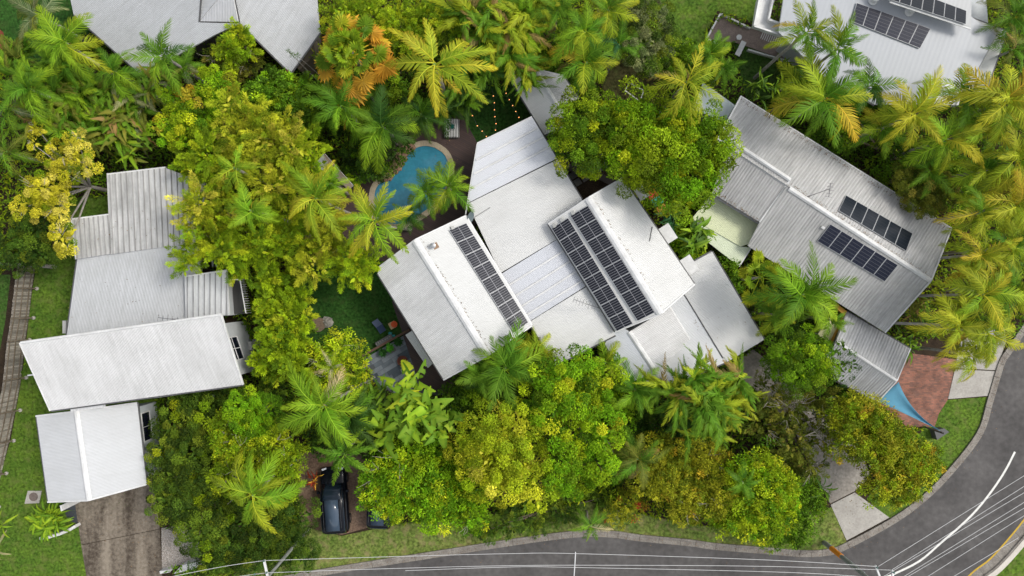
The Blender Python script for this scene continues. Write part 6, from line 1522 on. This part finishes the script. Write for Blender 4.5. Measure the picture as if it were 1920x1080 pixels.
# ---- broad strap / banana clumps
BG = 'broad-leaved clumps'
OL = [('green', 5), ('olive', 4), ('lime', 2), ('brown', .4)]
for a in [
 (90, 215, 62, 3.4, 5, 9, 'blade', OL, 'green broad-leaf clump on the far left below the lime palms'),
 (150, 180, 62, 3.8, 5, 9, 'rag', [('green', 4), ('lime', 3), ('olive', 2)], 'broad-leaf clump between the lime palm and top left eave'),
 (205, 185, 58, 3.6, 5, 9, 'rag', OL, 'arching broad-leaf clump in the middle of the left thicket'),
 (225, 240, 60, 3.8, 5, 9, 'blade', [('green', 3), ('olive', 4), ('lime', 2), ('brown', 1)], 'brown-edged broad-leaf clump right of the flowering tree'),
 (165, 250, 58, 3.4, 5, 9, 'rag', OL, 'broad-leaf clump directly above the yellow flowers'),
 (265, 205, 55, 3.6, 5, 9, 'rag', [('green', 4), ('olive', 3), ('grey', 2)], 'greyish broad-leaf clump left of the bright round tree'),
 (255, 275, 50, 3.0, 4, 9, 'blade', OL, 'low broad-leaf clump above the ribbed grey roof'),
 (110, 140, 58, 3.8, 5, 8, 'rag', [('lime', 4), ('green', 4)], 'lime broad-leaf clump beside the bright lime palm'),
 (35, 120, 50, 3.0, 4, 8, 'rag', OL, 'broad-leaf clump on the left edge under the dark lawn'),
 (290, 155, 48, 3.6, 4, 9, 'blade', [('green', 4), ('grey', 2), ('olive', 2)], 'broad-leaf clump beneath the palm on the hipped roof'),
 (905, 40, 68, 6, 5, 10, 'rag', [('green', 4), ('ygreen', 3), ('brown', 2)], 'tall banana-like clump at the top edge with ragged brown tips'),
 (955, 75, 70, 6, 5, 10, 'rag', [('green', 4), ('ygreen', 4), ('brown', 1)], 'ragged yellow-green banana clump north-west of the annex'),
 (905, 115, 62, 5, 5, 10, 'rag', [('green', 6), ('dark', 2)], 'dark green banana clump right of the coconut palm'),
 (980, 130, 48, 5, 4, 9, 'rag', [('ygreen', 3), ('green', 4)], 'banana clump touching the annex roof'),
 (880, 170, 50, 3.5, 4, 9, 'rag', [('dark', 4), ('green', 4)], 'low dark banana clump bordering the lit turf'),
 (990, 35, 58, 6.5, 5, 9, 'rag', [('ygreen', 4), ('lime', 2), ('brown', 1)], 'yellowish banana clump at the top edge above the annex'),
 (765, 735, 55, 5.5, 4, 7, 'banana', [('ygreen', 1.5), ('lime', 2), ('green', 4)], 'tattered banana plant beside the slate patio'),
 (785, 775, 58, 5.5, 5, 7, 'banana', [('green', 4), ('lime', 2)], 'tattered banana plant south of the slate patio'),
 (735, 795, 56, 4.5, 4, 7, 'banana', [('green', 4), ('lime', 1.5)], 'broad green banana plant above the hidden black car'),
 (825, 790, 55, 5, 4, 7, 'banana', [('green', 4), ('lime', 1.5)], 'banana plant left of the yellow round tree'),
 (700, 745, 50, 3.5, 4, 8, 'strap', [('green', 5), ('dark', 3)], 'dark strap-leaf clump below the corner of the slate patio'),
 (1255, 735, 58, 6, 4, 9, 'rag', [('green', 4), ('ygreen', 2), ('brown', .4)], 'ragged banana clump under the garage roof, leftmost of the group'),
 (1310, 725, 66, 6.5, 5, 9, 'rag', [('green', 4), ('ygreen', 3), ('brown', .4)], 'tall ragged banana clump overlapping the white garage roof'),
 (1365, 735, 62, 6.5, 5, 9, 'rag', [('green', 3), ('ygreen', 5), ('brown', .4)], 'yellowing banana clump nearest the darker driveway slabs'),
 (1330, 780, 58, 5.5, 4, 9, 'rag', [('ygreen', 4), ('green', 4)], 'lower banana clump above the yellow-brown shrub'),
 (1285, 790, 46, 4.5, 4, 8, 'rag', [('green', 4), ('dark', 3)], 'dark banana clump between two round trees and the ragged ones'),
 (1303, 445, 42, 3, 4, 8, 'blade', [('green', 5), ('lime', 2), ('dark', 1)], 'green strap-leaf plant with orange flowers beside the patio roof'),
 (1255, 405, 34, 2.2, 3, 7, 'blade', [('bluegreen', 4), ('green', 4)], 'bluish broad-leaf plant next to the orange lidded bin'),
 (1470, 130, 30, 1.5, 3, 8, 'strap', [('green', 5), ('lime', 2)], 'small rosette plant on the dark lawn north of the right house'),
 (1420, 170, 36, 1.8, 4, 8, 'strap', [('green', 5), ('dark', 2)], 'strap-leaf plant by the northern tip of the right house'),
 (1455, 175, 36, 1.8, 4, 8, 'strap', [('green', 3), ('lime', 3)], 'lime strap-leaf plant north of the right house eave'),
 (1710, 575, 40, 2.2, 4, 8, 'strap', [('olive', 3), ('brown', 2), ('green', 3)], 'brownish strap plants in the bed by the right house gable'),
 (1690, 640, 34, 1.6, 3, 8, 'strap', [('dark', 3), ('green', 3)], 'dark low strap plants in the bed behind the small garage'),
 (588, 900, 20, 1.0, 4, 8, 'strap', [('orange', 3)], 'red cordyline plant beside the large black car'),
]:
    if a[0] == 588: FC['redleaf'] = (.25, .05, .03); a = a[:7]+([('redleaf', 5), ('orange', 1)],)+a[8:]
    clump(*a, group=BG)
clump(95, 973, 33, .9, 11, 15, 'strap', [('lime', 4), ('green', 4)], 'bright green strap-leaf plant by the curved white wall', pmin=5, pmax=60, width=1.3, spread=.4)

# ---- trees with crowns
TG_ = 'broadleaf trees'
def T(*a, **k): tree(*a, group=k.pop('group', TG_), **k)
T('broadleaf_tree', [(1092, 215, 54), (1130, 240, 50), (1095, 268, 50), (1075, 245, 42), (1125, 285, 42), (1150, 215, 34)], 7.5, 'green', 'round', 'dark green domed tree beside the annex, yellow on its south side', pal2=('yelgreen', .4))
T('broadleaf_tree', [(1205, 210, 48), (1255, 230, 52), (1310, 230, 50), (1350, 265, 42), (1190, 262, 48), (1240, 290, 58, 0), (1300, 290, 56, 0), (1195, 312, 38), (1262, 335, 44), (1320, 330, 44), (1290, 375, 34), (1345, 300, 36), (1170, 230, 36)], 8.5, 'yelgreen', 'round', 'largest yellow-green tree, spreading between main and right houses', pal2=('bright', .35), leaf=1.15)
T('broadleaf_tree', [(880, 845, 40), (915, 815, 48), (965, 800, 40), (930, 860, 55, 0), (975, 850, 45), (905, 895, 42), (950, 905, 45), (990, 900, 34), (1005, 935, 26)], 7, 'yellow', 'round', 'yellow round-headed tree at lower centre', pal2=('lime', .12), leaf=1.05)
T('broadleaf_tree', [(1030, 715, 40), (1075, 700, 42), (1120, 715, 42), (1015, 765, 38), (1060, 760, 50, 0), (1115, 770, 46), (1130, 820, 36), (1085, 820, 44), (1055, 865, 38), (1100, 880, 44), (1130, 885, 30), (1060, 910, 28)], 7.5, 'bright', 'round', 'large lumpy green tree directly right of the yellow round-headed tree', pal2=('lime', .3), leaf=1.05)
T('broadleaf_tree', [(715, 890, 40), (760, 870, 46), (810, 860, 40), (840, 885, 40), (700, 930, 34), (745, 925, 48, 0), (800, 920, 52, 0), (850, 940, 42), (880, 975, 34), (810, 970, 36), (730, 955, 28), (885, 925, 36)], 5.2, 'bright', 'broad', 'bright green loose-leaved tree hiding the second black car', twigs=10, leaf=.9, pal2=('lime', .3))
T('broadleaf_tree', [(1230, 855, 38), (1275, 860, 44), (1320, 870, 44), (1355, 880, 30), (1220, 900, 34), (1265, 910, 46, 0), (1320, 925, 46, 0), (1350, 945, 34), (1290, 955, 32)], 5, 'rusty', 'broad', 'yellow-brown small-leaved tree above the kerb, lower right of centre', twigs=8, leaf=.75, dens=1.3)
T('broadleaf_tree', [(1400, 905, 38), (1440, 895, 42), (1475, 920, 34), (1385, 950, 40), (1430, 950, 48, 0), (1470, 965, 36), (1400, 985, 32), (1360, 975, 28), (1445, 990, 30)], 5.5, 'lime', 'broad', 'bright yellow-green tree left of the lower concrete driveway', leaf=.85, dens=1.2, pal2=('bright', .3))
T('shrub', [(1490, 985, 40), (1520, 960, 34), (1500, 1005, 28), (1450, 1010, 26), (1520, 925, 30)], 3.4, 'green', 'broad', 'green shrub left of the lower concrete driveway by the verge', leaf=.8)
T('broadleaf_tree', [(1600, 785, 40), (1632, 778, 36), (1660, 805, 30), (1610, 830, 42), (1660, 830, 50, 0), (1705, 852, 42), (1745, 870, 34), (1680, 885, 44), (1720, 905, 34), (1655, 920, 30), (1690, 930, 26)], 6, 'rusty', 'broad', 'yellow-green tree beside the road bend, below the blue sail', leaf=.8, dens=1.25, pal2=('yelgreen', .5))
T('shrub_tree', [(1450, 745, 44), (1490, 770, 48), (1535, 790, 44), (1440, 800, 38), (1500, 830, 44), (1550, 830, 36), (1480, 870, 34), (1545, 745, 36), (1530, 880, 30)], 4.5, 'olive', 'feather', 'dull olive twiggy tree between driveway and the small garage', twigs=26, dens=.5, leaf=.8)
T('broadleaf_tree', [(1490, 665, 40), (1525, 665, 40), (1505, 700, 40), (1545, 695, 34), (1470, 690, 26)], 6, 'bright', 'round', 'dense dark green round tree left of the small grey garage', pal2=('green', .7), leaf=.8)
T('sapling', [(1580, 655, 18), (1600, 680, 16), (1588, 700, 15), (1575, 720, 13)], 5.5, 'dark', 'broad', 'thin dark sapling over the small garage roof', dens=.5, leaf=.6)
T('conifer_shrub', [(320, 800, 42), (365, 785, 44), (300, 855, 36), (350, 850, 46), (400, 830, 40), (315, 900, 40), (365, 905, 46), (300, 945, 34), (345, 960, 46), (395, 960, 44), (365, 1010, 44)], 5, 'deep', 'round', 'dark green massed shrub tree right of the left garage', leaf=.85, pal2=('yelgreen', .12))
T('conifer_shrub', [(420, 1040, 48), (470, 1050, 44), (520, 1030, 42), (540, 980, 40), (500, 985, 40), (545, 1040, 34), (568, 1045, 24), (430, 990, 40), (390, 1060, 34)], 4.2, 'dark', 'round', 'darkest green shrub mass at the bottom edge left of the cars', leaf=.85, pal2=('deep', .5))
T('broadleaf_tree', [(415, 815, 34), (455, 815, 40), (500, 840, 42), (440, 860, 44), (485, 885, 42), (420, 895, 34), (530, 870, 34), (520, 915, 30), (460, 920, 30)], 5.8, 'yelgreen', 'broad', 'yellow-green tree with bare twigs above the dark shrub mass', leaf=.75, dens=1.2, twigs=20)
T('broadleaf_tree', [(450, 770, 36), (485, 775, 34), (470, 800, 32)], 6.3, 'bright', 'round', 'small bright green tree below the big white left roof', leaf=.8)
T('shrub', [(395, 765, 34), (345, 755, 30), (520, 780, 36), (430, 745, 26), (500, 740, 26)], 3.6, 'deep', 'feather', 'dark feathery shrubs under the south eave of the left house', leaf=.8)
T('shrub_tree', [(600, 670, 28), (625, 655, 32), (655, 660, 28), (615, 700, 32), (650, 695, 34), (670, 720, 24), (590, 715, 22)], 4.8, 'lime', 'broad', 'loose yellow-green shrub tree between turf yard and light green palm', leaf=.8, twigs=16, dens=.8)
T('broadleaf_tree', [(505, 160, 38), (535, 180, 36), (500, 200, 36), (475, 180, 26), (540, 210, 26)], 6, 'green', 'broad', 'dark green round-leaved tree below the top left house', leaf=.95, dens=1.25, pal2=('bright', .4))
T('broadleaf_tree', [(585, 185, 30), (610, 205, 28), (575, 215, 26), (570, 155, 20)], 4.8, 'green', 'broad', 'smaller green tree right of the round-leaved tree', leaf=.75)
T('broadleaf_tree', [(385, 150, 32), (405, 160, 22)], 6.5, 'bright', 'round', 'small bright green ball tree under the hipped grey roof', leaf=.9, pal2=('lime', .3))
T('broadleaf_tree', [(330, 215, 34), (365, 205, 36), (345, 245, 40), (375, 235, 36), (315, 175, 22), (310, 250, 26)], 7, 'bright', 'round', 'bright green tree at the upper end of the bamboo', leaf=.9, pal2=('lime', .5))
T('shrub', [(345, 175, 16), (430, 165, 14), (295, 235, 12), (360, 182, 12)], 7, 'autumn', 'round', 'small orange-leaved shrub between the bright round trees', leaf=.8)
T('conifer_tree', [(640, 25, 44), (690, 20, 46), (745, 35, 46), (795, 25, 46), (845, 30, 40), (700, 60, 36), (780, 70, 34)], 6.5, 'yelgreen', 'feather', 'yellow-green feathery tree row along the top edge', leaf=.8, pal2=None)
T('broadleaf_tree', [(750, 75, 36), (690, 110, 28), (830, 75, 30), (730, 150, 32)], 4.5, 'green', 'round', 'green tree behind the fronds of the yellow coconut palm')
T('broadleaf_tree', [(1190, 20, 46), (1230, 30, 42), (1205, 70, 44), (1240, 75, 30), (1175, 60, 30), (1215, 110, 26)], 6.5, 'silver', 'round', 'grey-green tree at the top left of the upper lawn', leaf=.8, pal2=('deep', .55))
T('shrub', [(1255, 85, 28), (1290, 95, 26), (1270, 120, 28), (1320, 140, 24), (1235, 120, 26)], 2.6, 'green', 'broad', 'green garden shrubs bordering the upper lawn', leaf=.8, pal2=('yelgreen', .3))
T('flowering_tree', [(100, 290, 26), (140, 285, 22), (110, 320, 26), (150, 310, 22), (65, 355, 32), (95, 380, 30), (45, 385, 26), (110, 440, 22), (120, 470, 14), (65, 240, 14), (140, 255, 14), (60, 270, 10)], 6.5, 'flower', 'round', 'yellow-blossomed tree with pale bare branches on the left', leaf=.7, pal2=('yelgreen', .2), bark=M_pale, twigs=34)
T('broadleaf_tree', [(30, 440, 46), (65, 470, 32), (20, 480, 34), (60, 420, 34)], 4.5, 'dark', 'round', 'dark green tree under the yellow blossoms beside the fence', leaf=.85, pal2=('deep', .4))
T('broadleaf_tree', [(1735, 345, 38), (1765, 360, 34), (1740, 375, 30), (1705, 335, 24)], 5.5, 'olive', 'round', 'olive rounded bush overlapping the north eave of the right house', leaf=.7)
T('shrub', [(1285, 455, 28), (1265, 440, 20), (1300, 470, 22)], 2.4, 'bright', 'broad', 'bright green shrub in the gap between main house and patio roof', leaf=.6)
T('shrub', [(1370, 505, 22), (1352, 495, 18), (1380, 530, 22)], 3.2, 'green', 'broad', 'green shrub east of the white garage roof', leaf=.7)
T('shrub', [(875, 735, 34), (910, 755, 30), (850, 760, 28), (1000, 700, 26)], 3, 'green', 'broad', 'glossy green shrub south of the western pavilion', leaf=.9, pal2=('dark', .4))
T('shrub', [(690, 830, 30), (720, 850, 24), (600, 830, 26), (660, 740, 30)], 2.6, 'dark', 'broad', 'dark shrub under the light green palm', leaf=.9)
T('shrub', [(1000, 975, 40), (950, 985, 32), (1060, 960, 38), (1140, 935, 34), (910, 1000, 24)], 2.6, 'deep', 'feather', 'grassy green shrubs along the verge below the round trees', leaf=.8, pal2=None)
T('shrub', [(1180, 950, 30), (1160, 970, 22)], 2.8, 'rusty', 'broad', 'yellow and red leaved shrub by the verge at lower centre', leaf=.6, pal2=('red', .15))
T('shrub', [(1240, 820, 34), (1200, 790, 30), (1290, 830, 28), (1220, 770, 26)], 3.5, 'dark', 'broad', 'dark shrub in the hollow between the round green tree and bananas', leaf=.9)
T('broadleaf_tree', [(1150, 740, 26), (1165, 780, 28)], 5, 'bright', 'broad', 'bright green fern-leaved tree under the small gable', leaf=.7)
T('shrub', [(930, 30, 30), (1030, 60, 36), (1020, 110, 30), (1060, 140, 28)], 4, 'green', 'broad', 'green shrub layer beneath the banana clumps at the top', leaf=.9)
T('shrub', [(1600, 190, 32), (1660, 190, 30), (1580, 250, 36), (1690, 290, 40), (1790, 310, 36), (1810, 360, 32)], 4, 'green', 'broad', 'green understorey shrubs along the north side of the right house', leaf=.9)
T('shrub', [(1480, 610, 30), (1430, 560, 26), (1540, 640, 24)], 3, 'dark', 'broad', 'dark shrub under the big green palm east of the garage roof', leaf=.9)
T('conifer_shrub', [(670, 190, 28), (640, 230, 26), (745, 270, 28), (700, 300, 34), (660, 290, 26)], 3, 'dark', 'broad', 'dark green shrubs among the palms above the pool', leaf=.8)
T('shrub', [(690, 285, 32), (665, 325, 22), (710, 315, 22)], 2.4, 'bright', 'feather', 'fine-leaved green shrub against the brown pool rocks', leaf=.7)
T('shrub_tree', [(440, 60, 26), (420, 85, 26), (455, 85, 26), (430, 105, 20)], 6.5, 'yelgreen', 'feather', 'yellow-green shrub tree in front of the grey roof valley', leaf=.9)
T('shrub', [(460, 110, 28), (440, 130, 26), (400, 100, 22)], 4, 'olive', 'feather', 'grey twiggy shrub under the valley of the top left house', leaf=.7, dens=.6, twigs=10)
for (x, y, r_, lab) in ((541, 95, 6, 'tiny dark rosette plant above the grey roof eave, leftmost of the small ones'), (548, 103, 8, 'dark rosette sapling above the grey roof corner, middle one'), (558, 105, 8, 'dark rosette sapling nearest the brown wall')):
    palm(x, y, r_, 5.5, 14, 'strap', [('dark', 4)], lab, name='rosette_sapling', cat='plant', group='rosette saplings', trunk_r=.02, crownshaft=False, lean=(1.0, -.9))
# bamboo groves
BB = 'bamboo clumps'
bam = [
 ([(425, 195, 34), (460, 225, 38), (440, 255, 36)], 8, 'tall yellow bamboo clump at the upper end of the grove'),
 ([(490, 255, 38), (525, 240, 32), (540, 275, 36)], 8, 'yellow bamboo plumes right of the upper clump'),
 ([(570, 265, 32), (575, 310, 34), (545, 320, 34)], 7, 'bamboo clump nearest the garden shelter'),
 ([(480, 300, 40), (430, 300, 36), (500, 345, 38)], 8, 'yellow-green bamboo in the centre of the upper grove'),
 ([(380, 285, 36), (350, 310, 30), (395, 330, 38)], 7.5, 'bamboo clump above the ribbed grey roof corner'),
 ([(360, 375, 38), (400, 385, 42), (350, 410, 30)], 7.5, 'yellow bamboo overhanging the ribbed grey roof'),
 ([(380, 440, 38), (350, 470, 30), (345, 495, 22), (405, 470, 34)], 7.5, 'yellow bamboo plume drooping over the grey roof'),
 ([(450, 430, 44), (440, 480, 38), (480, 460, 40)], 7, 'bamboo clump beside the small ribbed roof'),
 ([(530, 400, 44), (520, 450, 42), (565, 450, 40)], 7, 'olive bamboo in the middle of the lower grove'),
 ([(600, 460, 38), (580, 500, 32), (620, 420, 34)], 6.5, 'bamboo clump at the turf yard corner'),
]
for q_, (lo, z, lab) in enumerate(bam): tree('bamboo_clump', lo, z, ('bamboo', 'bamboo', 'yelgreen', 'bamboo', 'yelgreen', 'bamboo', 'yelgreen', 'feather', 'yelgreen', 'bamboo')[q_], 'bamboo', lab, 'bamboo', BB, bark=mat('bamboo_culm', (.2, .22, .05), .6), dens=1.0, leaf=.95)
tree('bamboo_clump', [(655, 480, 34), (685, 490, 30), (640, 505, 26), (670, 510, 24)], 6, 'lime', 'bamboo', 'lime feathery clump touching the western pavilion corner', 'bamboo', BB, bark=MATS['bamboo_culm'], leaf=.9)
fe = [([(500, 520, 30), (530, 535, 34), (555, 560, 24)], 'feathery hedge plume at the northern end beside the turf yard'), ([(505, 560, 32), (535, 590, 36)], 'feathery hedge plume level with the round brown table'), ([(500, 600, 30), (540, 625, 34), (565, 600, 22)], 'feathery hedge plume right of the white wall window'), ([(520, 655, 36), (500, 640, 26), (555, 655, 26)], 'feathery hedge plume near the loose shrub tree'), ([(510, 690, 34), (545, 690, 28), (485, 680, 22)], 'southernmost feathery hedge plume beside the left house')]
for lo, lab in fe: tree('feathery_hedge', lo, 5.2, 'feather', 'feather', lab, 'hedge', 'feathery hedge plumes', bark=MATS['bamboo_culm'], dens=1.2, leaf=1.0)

# fallen pale trunk left
tag(MB().tube([P(-30, 492, 3.2), P(40, 496, 2.2), P(105, 500, .2)], [.1, .13, .16], 8).build('leaning_trunk', M_pale), 'pale bare tree trunk leaning across the top of the fence', 'trunk')

# ---- ground cover (leafy understorey) everywhere but the zones
N0 = 210000
px = rng.uniform(-60, 1980, N0); py = rng.uniform(-60, 1140, N0)
keep = np.ones(N0, bool)
for pz in EXCL: keep &= ~inpoly(px, py, pz)
for pz in ([(700, 500), (870, 400), (1000, 600), (840, 720)], [(880, 270), (1000, 220), (1160, 630), (1040, 690)], [(1030, 420), (1165, 335), (1305, 535), (1150, 630)], [(1220, 600), (1335, 475), (1430, 640), (1230, 715)], [(60, 640), (450, 590), (480, 700), (100, 770)], [(140, 400), (400, 330), (400, 600), (130, 640)], [(70, 780), (260, 755), (275, 910), (90, 940)], [(1390, 190), (1780, 430), (1660, 620), (1340, 400)], [(1060, 290), (1190, 300), (1190, 400), (1070, 400)]):
    keep &= ~inpoly(px, py, pz)
px, py = px[keep], py[keep]; n_ = len(px)
h_ = .15+2.6*(.5+.5*np.sin(px*.06+np.sin(py*.05)*2))*(.5+.5*np.cos(py*.07+px*.02))*rng.random(n_)
k_ = (H-h_)/F
base = np.stack([(px-960)*k_, -(py-540)*k_, h_], 1)
dl = rdir(n_, -.1); V, Q = leaves(base, dl, nrm(rng.normal(0, .4, dl.shape)+np.array([0, 0, 1.0])), rng.uniform(.16, .5, n_), rng.uniform(.05, .16, n_))
pid = (np.sin(px*.011+1)+np.cos(py*.013)+rng.normal(0, .5, n_)) > .3
cc_ = np.where(pid[:, None], pick('yelgreen', n_), pick('green', n_))*.85
me = np_mesh('ground_cover', V, Q, np.repeat(cc_, 4, 0), M_leaf); o = bpy.data.objects.new('ground_cover', me); COL.objects.link(o); tag(o, kind='stuff')
# ---- leaf litter blown onto roofs and into the kerb
def litter(pts3, n_per, spread, nrm_v):
    V_, Q_, C_ = [], [], []; nv_ = 0
    for a, c in pts3:
        a = np.array(a); c = np.array(c); n_ = int(np.linalg.norm(c-a)*n_per)
        t = rng.random(n_)[:, None]; base = a+(c-a)*t+rng.normal(0, spread, (n_, 3))*np.array([1, 1, 0])
        dl = rdir(n_, -.2); dl[:, 2] *= .2; V, Q = leaves(base, dl, np.tile(np.array([[0, 0, 1.0]]), (n_, 1))+rng.normal(0, .2, (n_, 3)), rng.uniform(.05, .16, n_), rng.uniform(.02, .05, n_))
        V_.append(V); Q_.append(Q+nv_); nv_ += len(V); C_.append(np.repeat(np.array([[.16, .10, .05]])*rng.uniform(.4, 2.0, (n_, 1)), 4, 0))
    me = np_mesh('leaf_litter', np.concatenate(V_), np.concatenate(Q_), np.concatenate(C_), M_leaf); o = bpy.data.objects.new('leaf_litter', me); COL.objects.link(o); tag(o, kind='stuff')
up3 = Vector((0, 0, .05))
litter([(P(778, 450, 5.5)+up3+Vector((.3, 0, 0)), P(914, 667, 5.5)+up3+Vector((.3, 0, 0)))], 16, .10, None)
litter([(P(1103, 371, 5.82)+up3+Vector((.33, 0, 0)), P(1239, 588, 5.82)+up3+Vector((.33, 0, 0)))], 9, .08, None)
litter([(plR1.hit(1480, 345, .05), plR1.hit(1735, 515, .05)), (plR1.hit(1392, 190, .04), plR1.hit(1770, 428, .04)), (plR3.hit(1340, 358, .05), plR3.hit(1420, 412, .05))], 22, .10, None)
litter([(plB2.hit(135, 560, .04), plB2.hit(330, 560, .04)), (plB1.hit(150, 440, .06), plB1.hit(340, 400, .06)), (plG.hit(1300, 640, .04), plG.hit(1400, 560, .04))], 5, .9, None)
litter([(K[i]+KN[i]*.35+Vector((0, 0, .03)), K[i+1]+KN[i+1]*.35+Vector((0, 0, .03))) for i in range(0, len(K)-1)], 7, .12, None)
litter([(K[i]+KN[i]*1.0+Vector((0, 0, .012)), K[i+1]+KN[i+1]*1.0+Vector((0, 0, .012))) for i in range(0, len(K)-1)], 2.5, .45, None)
litter([(P(690, 300, .14), P(870, 260, .14)), (P(600, 900, .02), P(680, 960, .02)), (P(160, 940, .06), P(290, 1060, .06)), (P(1500, 850, .06), P(1600, 950, .06)), (P(1700, 690, .06), P(1760, 780, .06))], 18, .9, None)
# ---- grass tufts on the lawns
Vs, Qs, Cs = [], [], []; nv = 0
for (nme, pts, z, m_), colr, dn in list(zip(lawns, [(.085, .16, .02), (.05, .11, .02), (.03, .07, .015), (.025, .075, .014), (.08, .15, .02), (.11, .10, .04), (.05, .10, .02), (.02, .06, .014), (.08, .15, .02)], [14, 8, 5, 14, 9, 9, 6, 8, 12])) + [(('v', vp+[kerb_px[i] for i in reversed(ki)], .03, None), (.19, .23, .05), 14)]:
    xs = [p[0] for p in pts]; ys = [p[1] for p in pts]; A = (max(xs)-min(xs))*(max(ys)-min(ys))*sc()**2; n_ = int(A*dn*3)
    px = rng.uniform(min(xs), max(xs), n_); py = rng.uniform(min(ys), max(ys), n_); k = inpoly(px, py, pts); px, py = px[k], py[k]; n_ = len(px)
    base = np.stack([(px-960)*sc(), -(py-540)*sc(), np.full(n_, z)], 1)
    dl = rdir(n_, .15); V, Q = leaves(base, dl, nrm(rng.normal(0, .5, dl.shape)+np.array([0, 0, .6])), rng.uniform(.05, .14, n_), rng.uniform(.02, .05, n_))
    Vs.append(V); Qs.append(Q+nv); nv += len(V); Cs.append(np.repeat(np.array(colr)[None]*rng.uniform(.55, 1.5, (n_, 1)), 4, 0))
me = np_mesh('grass', np.concatenate(Vs), np.concatenate(Qs), np.concatenate(Cs), M_leaf); o = bpy.data.objects.new('grass', me); COL.objects.link(o); tag(o, kind='stuff')
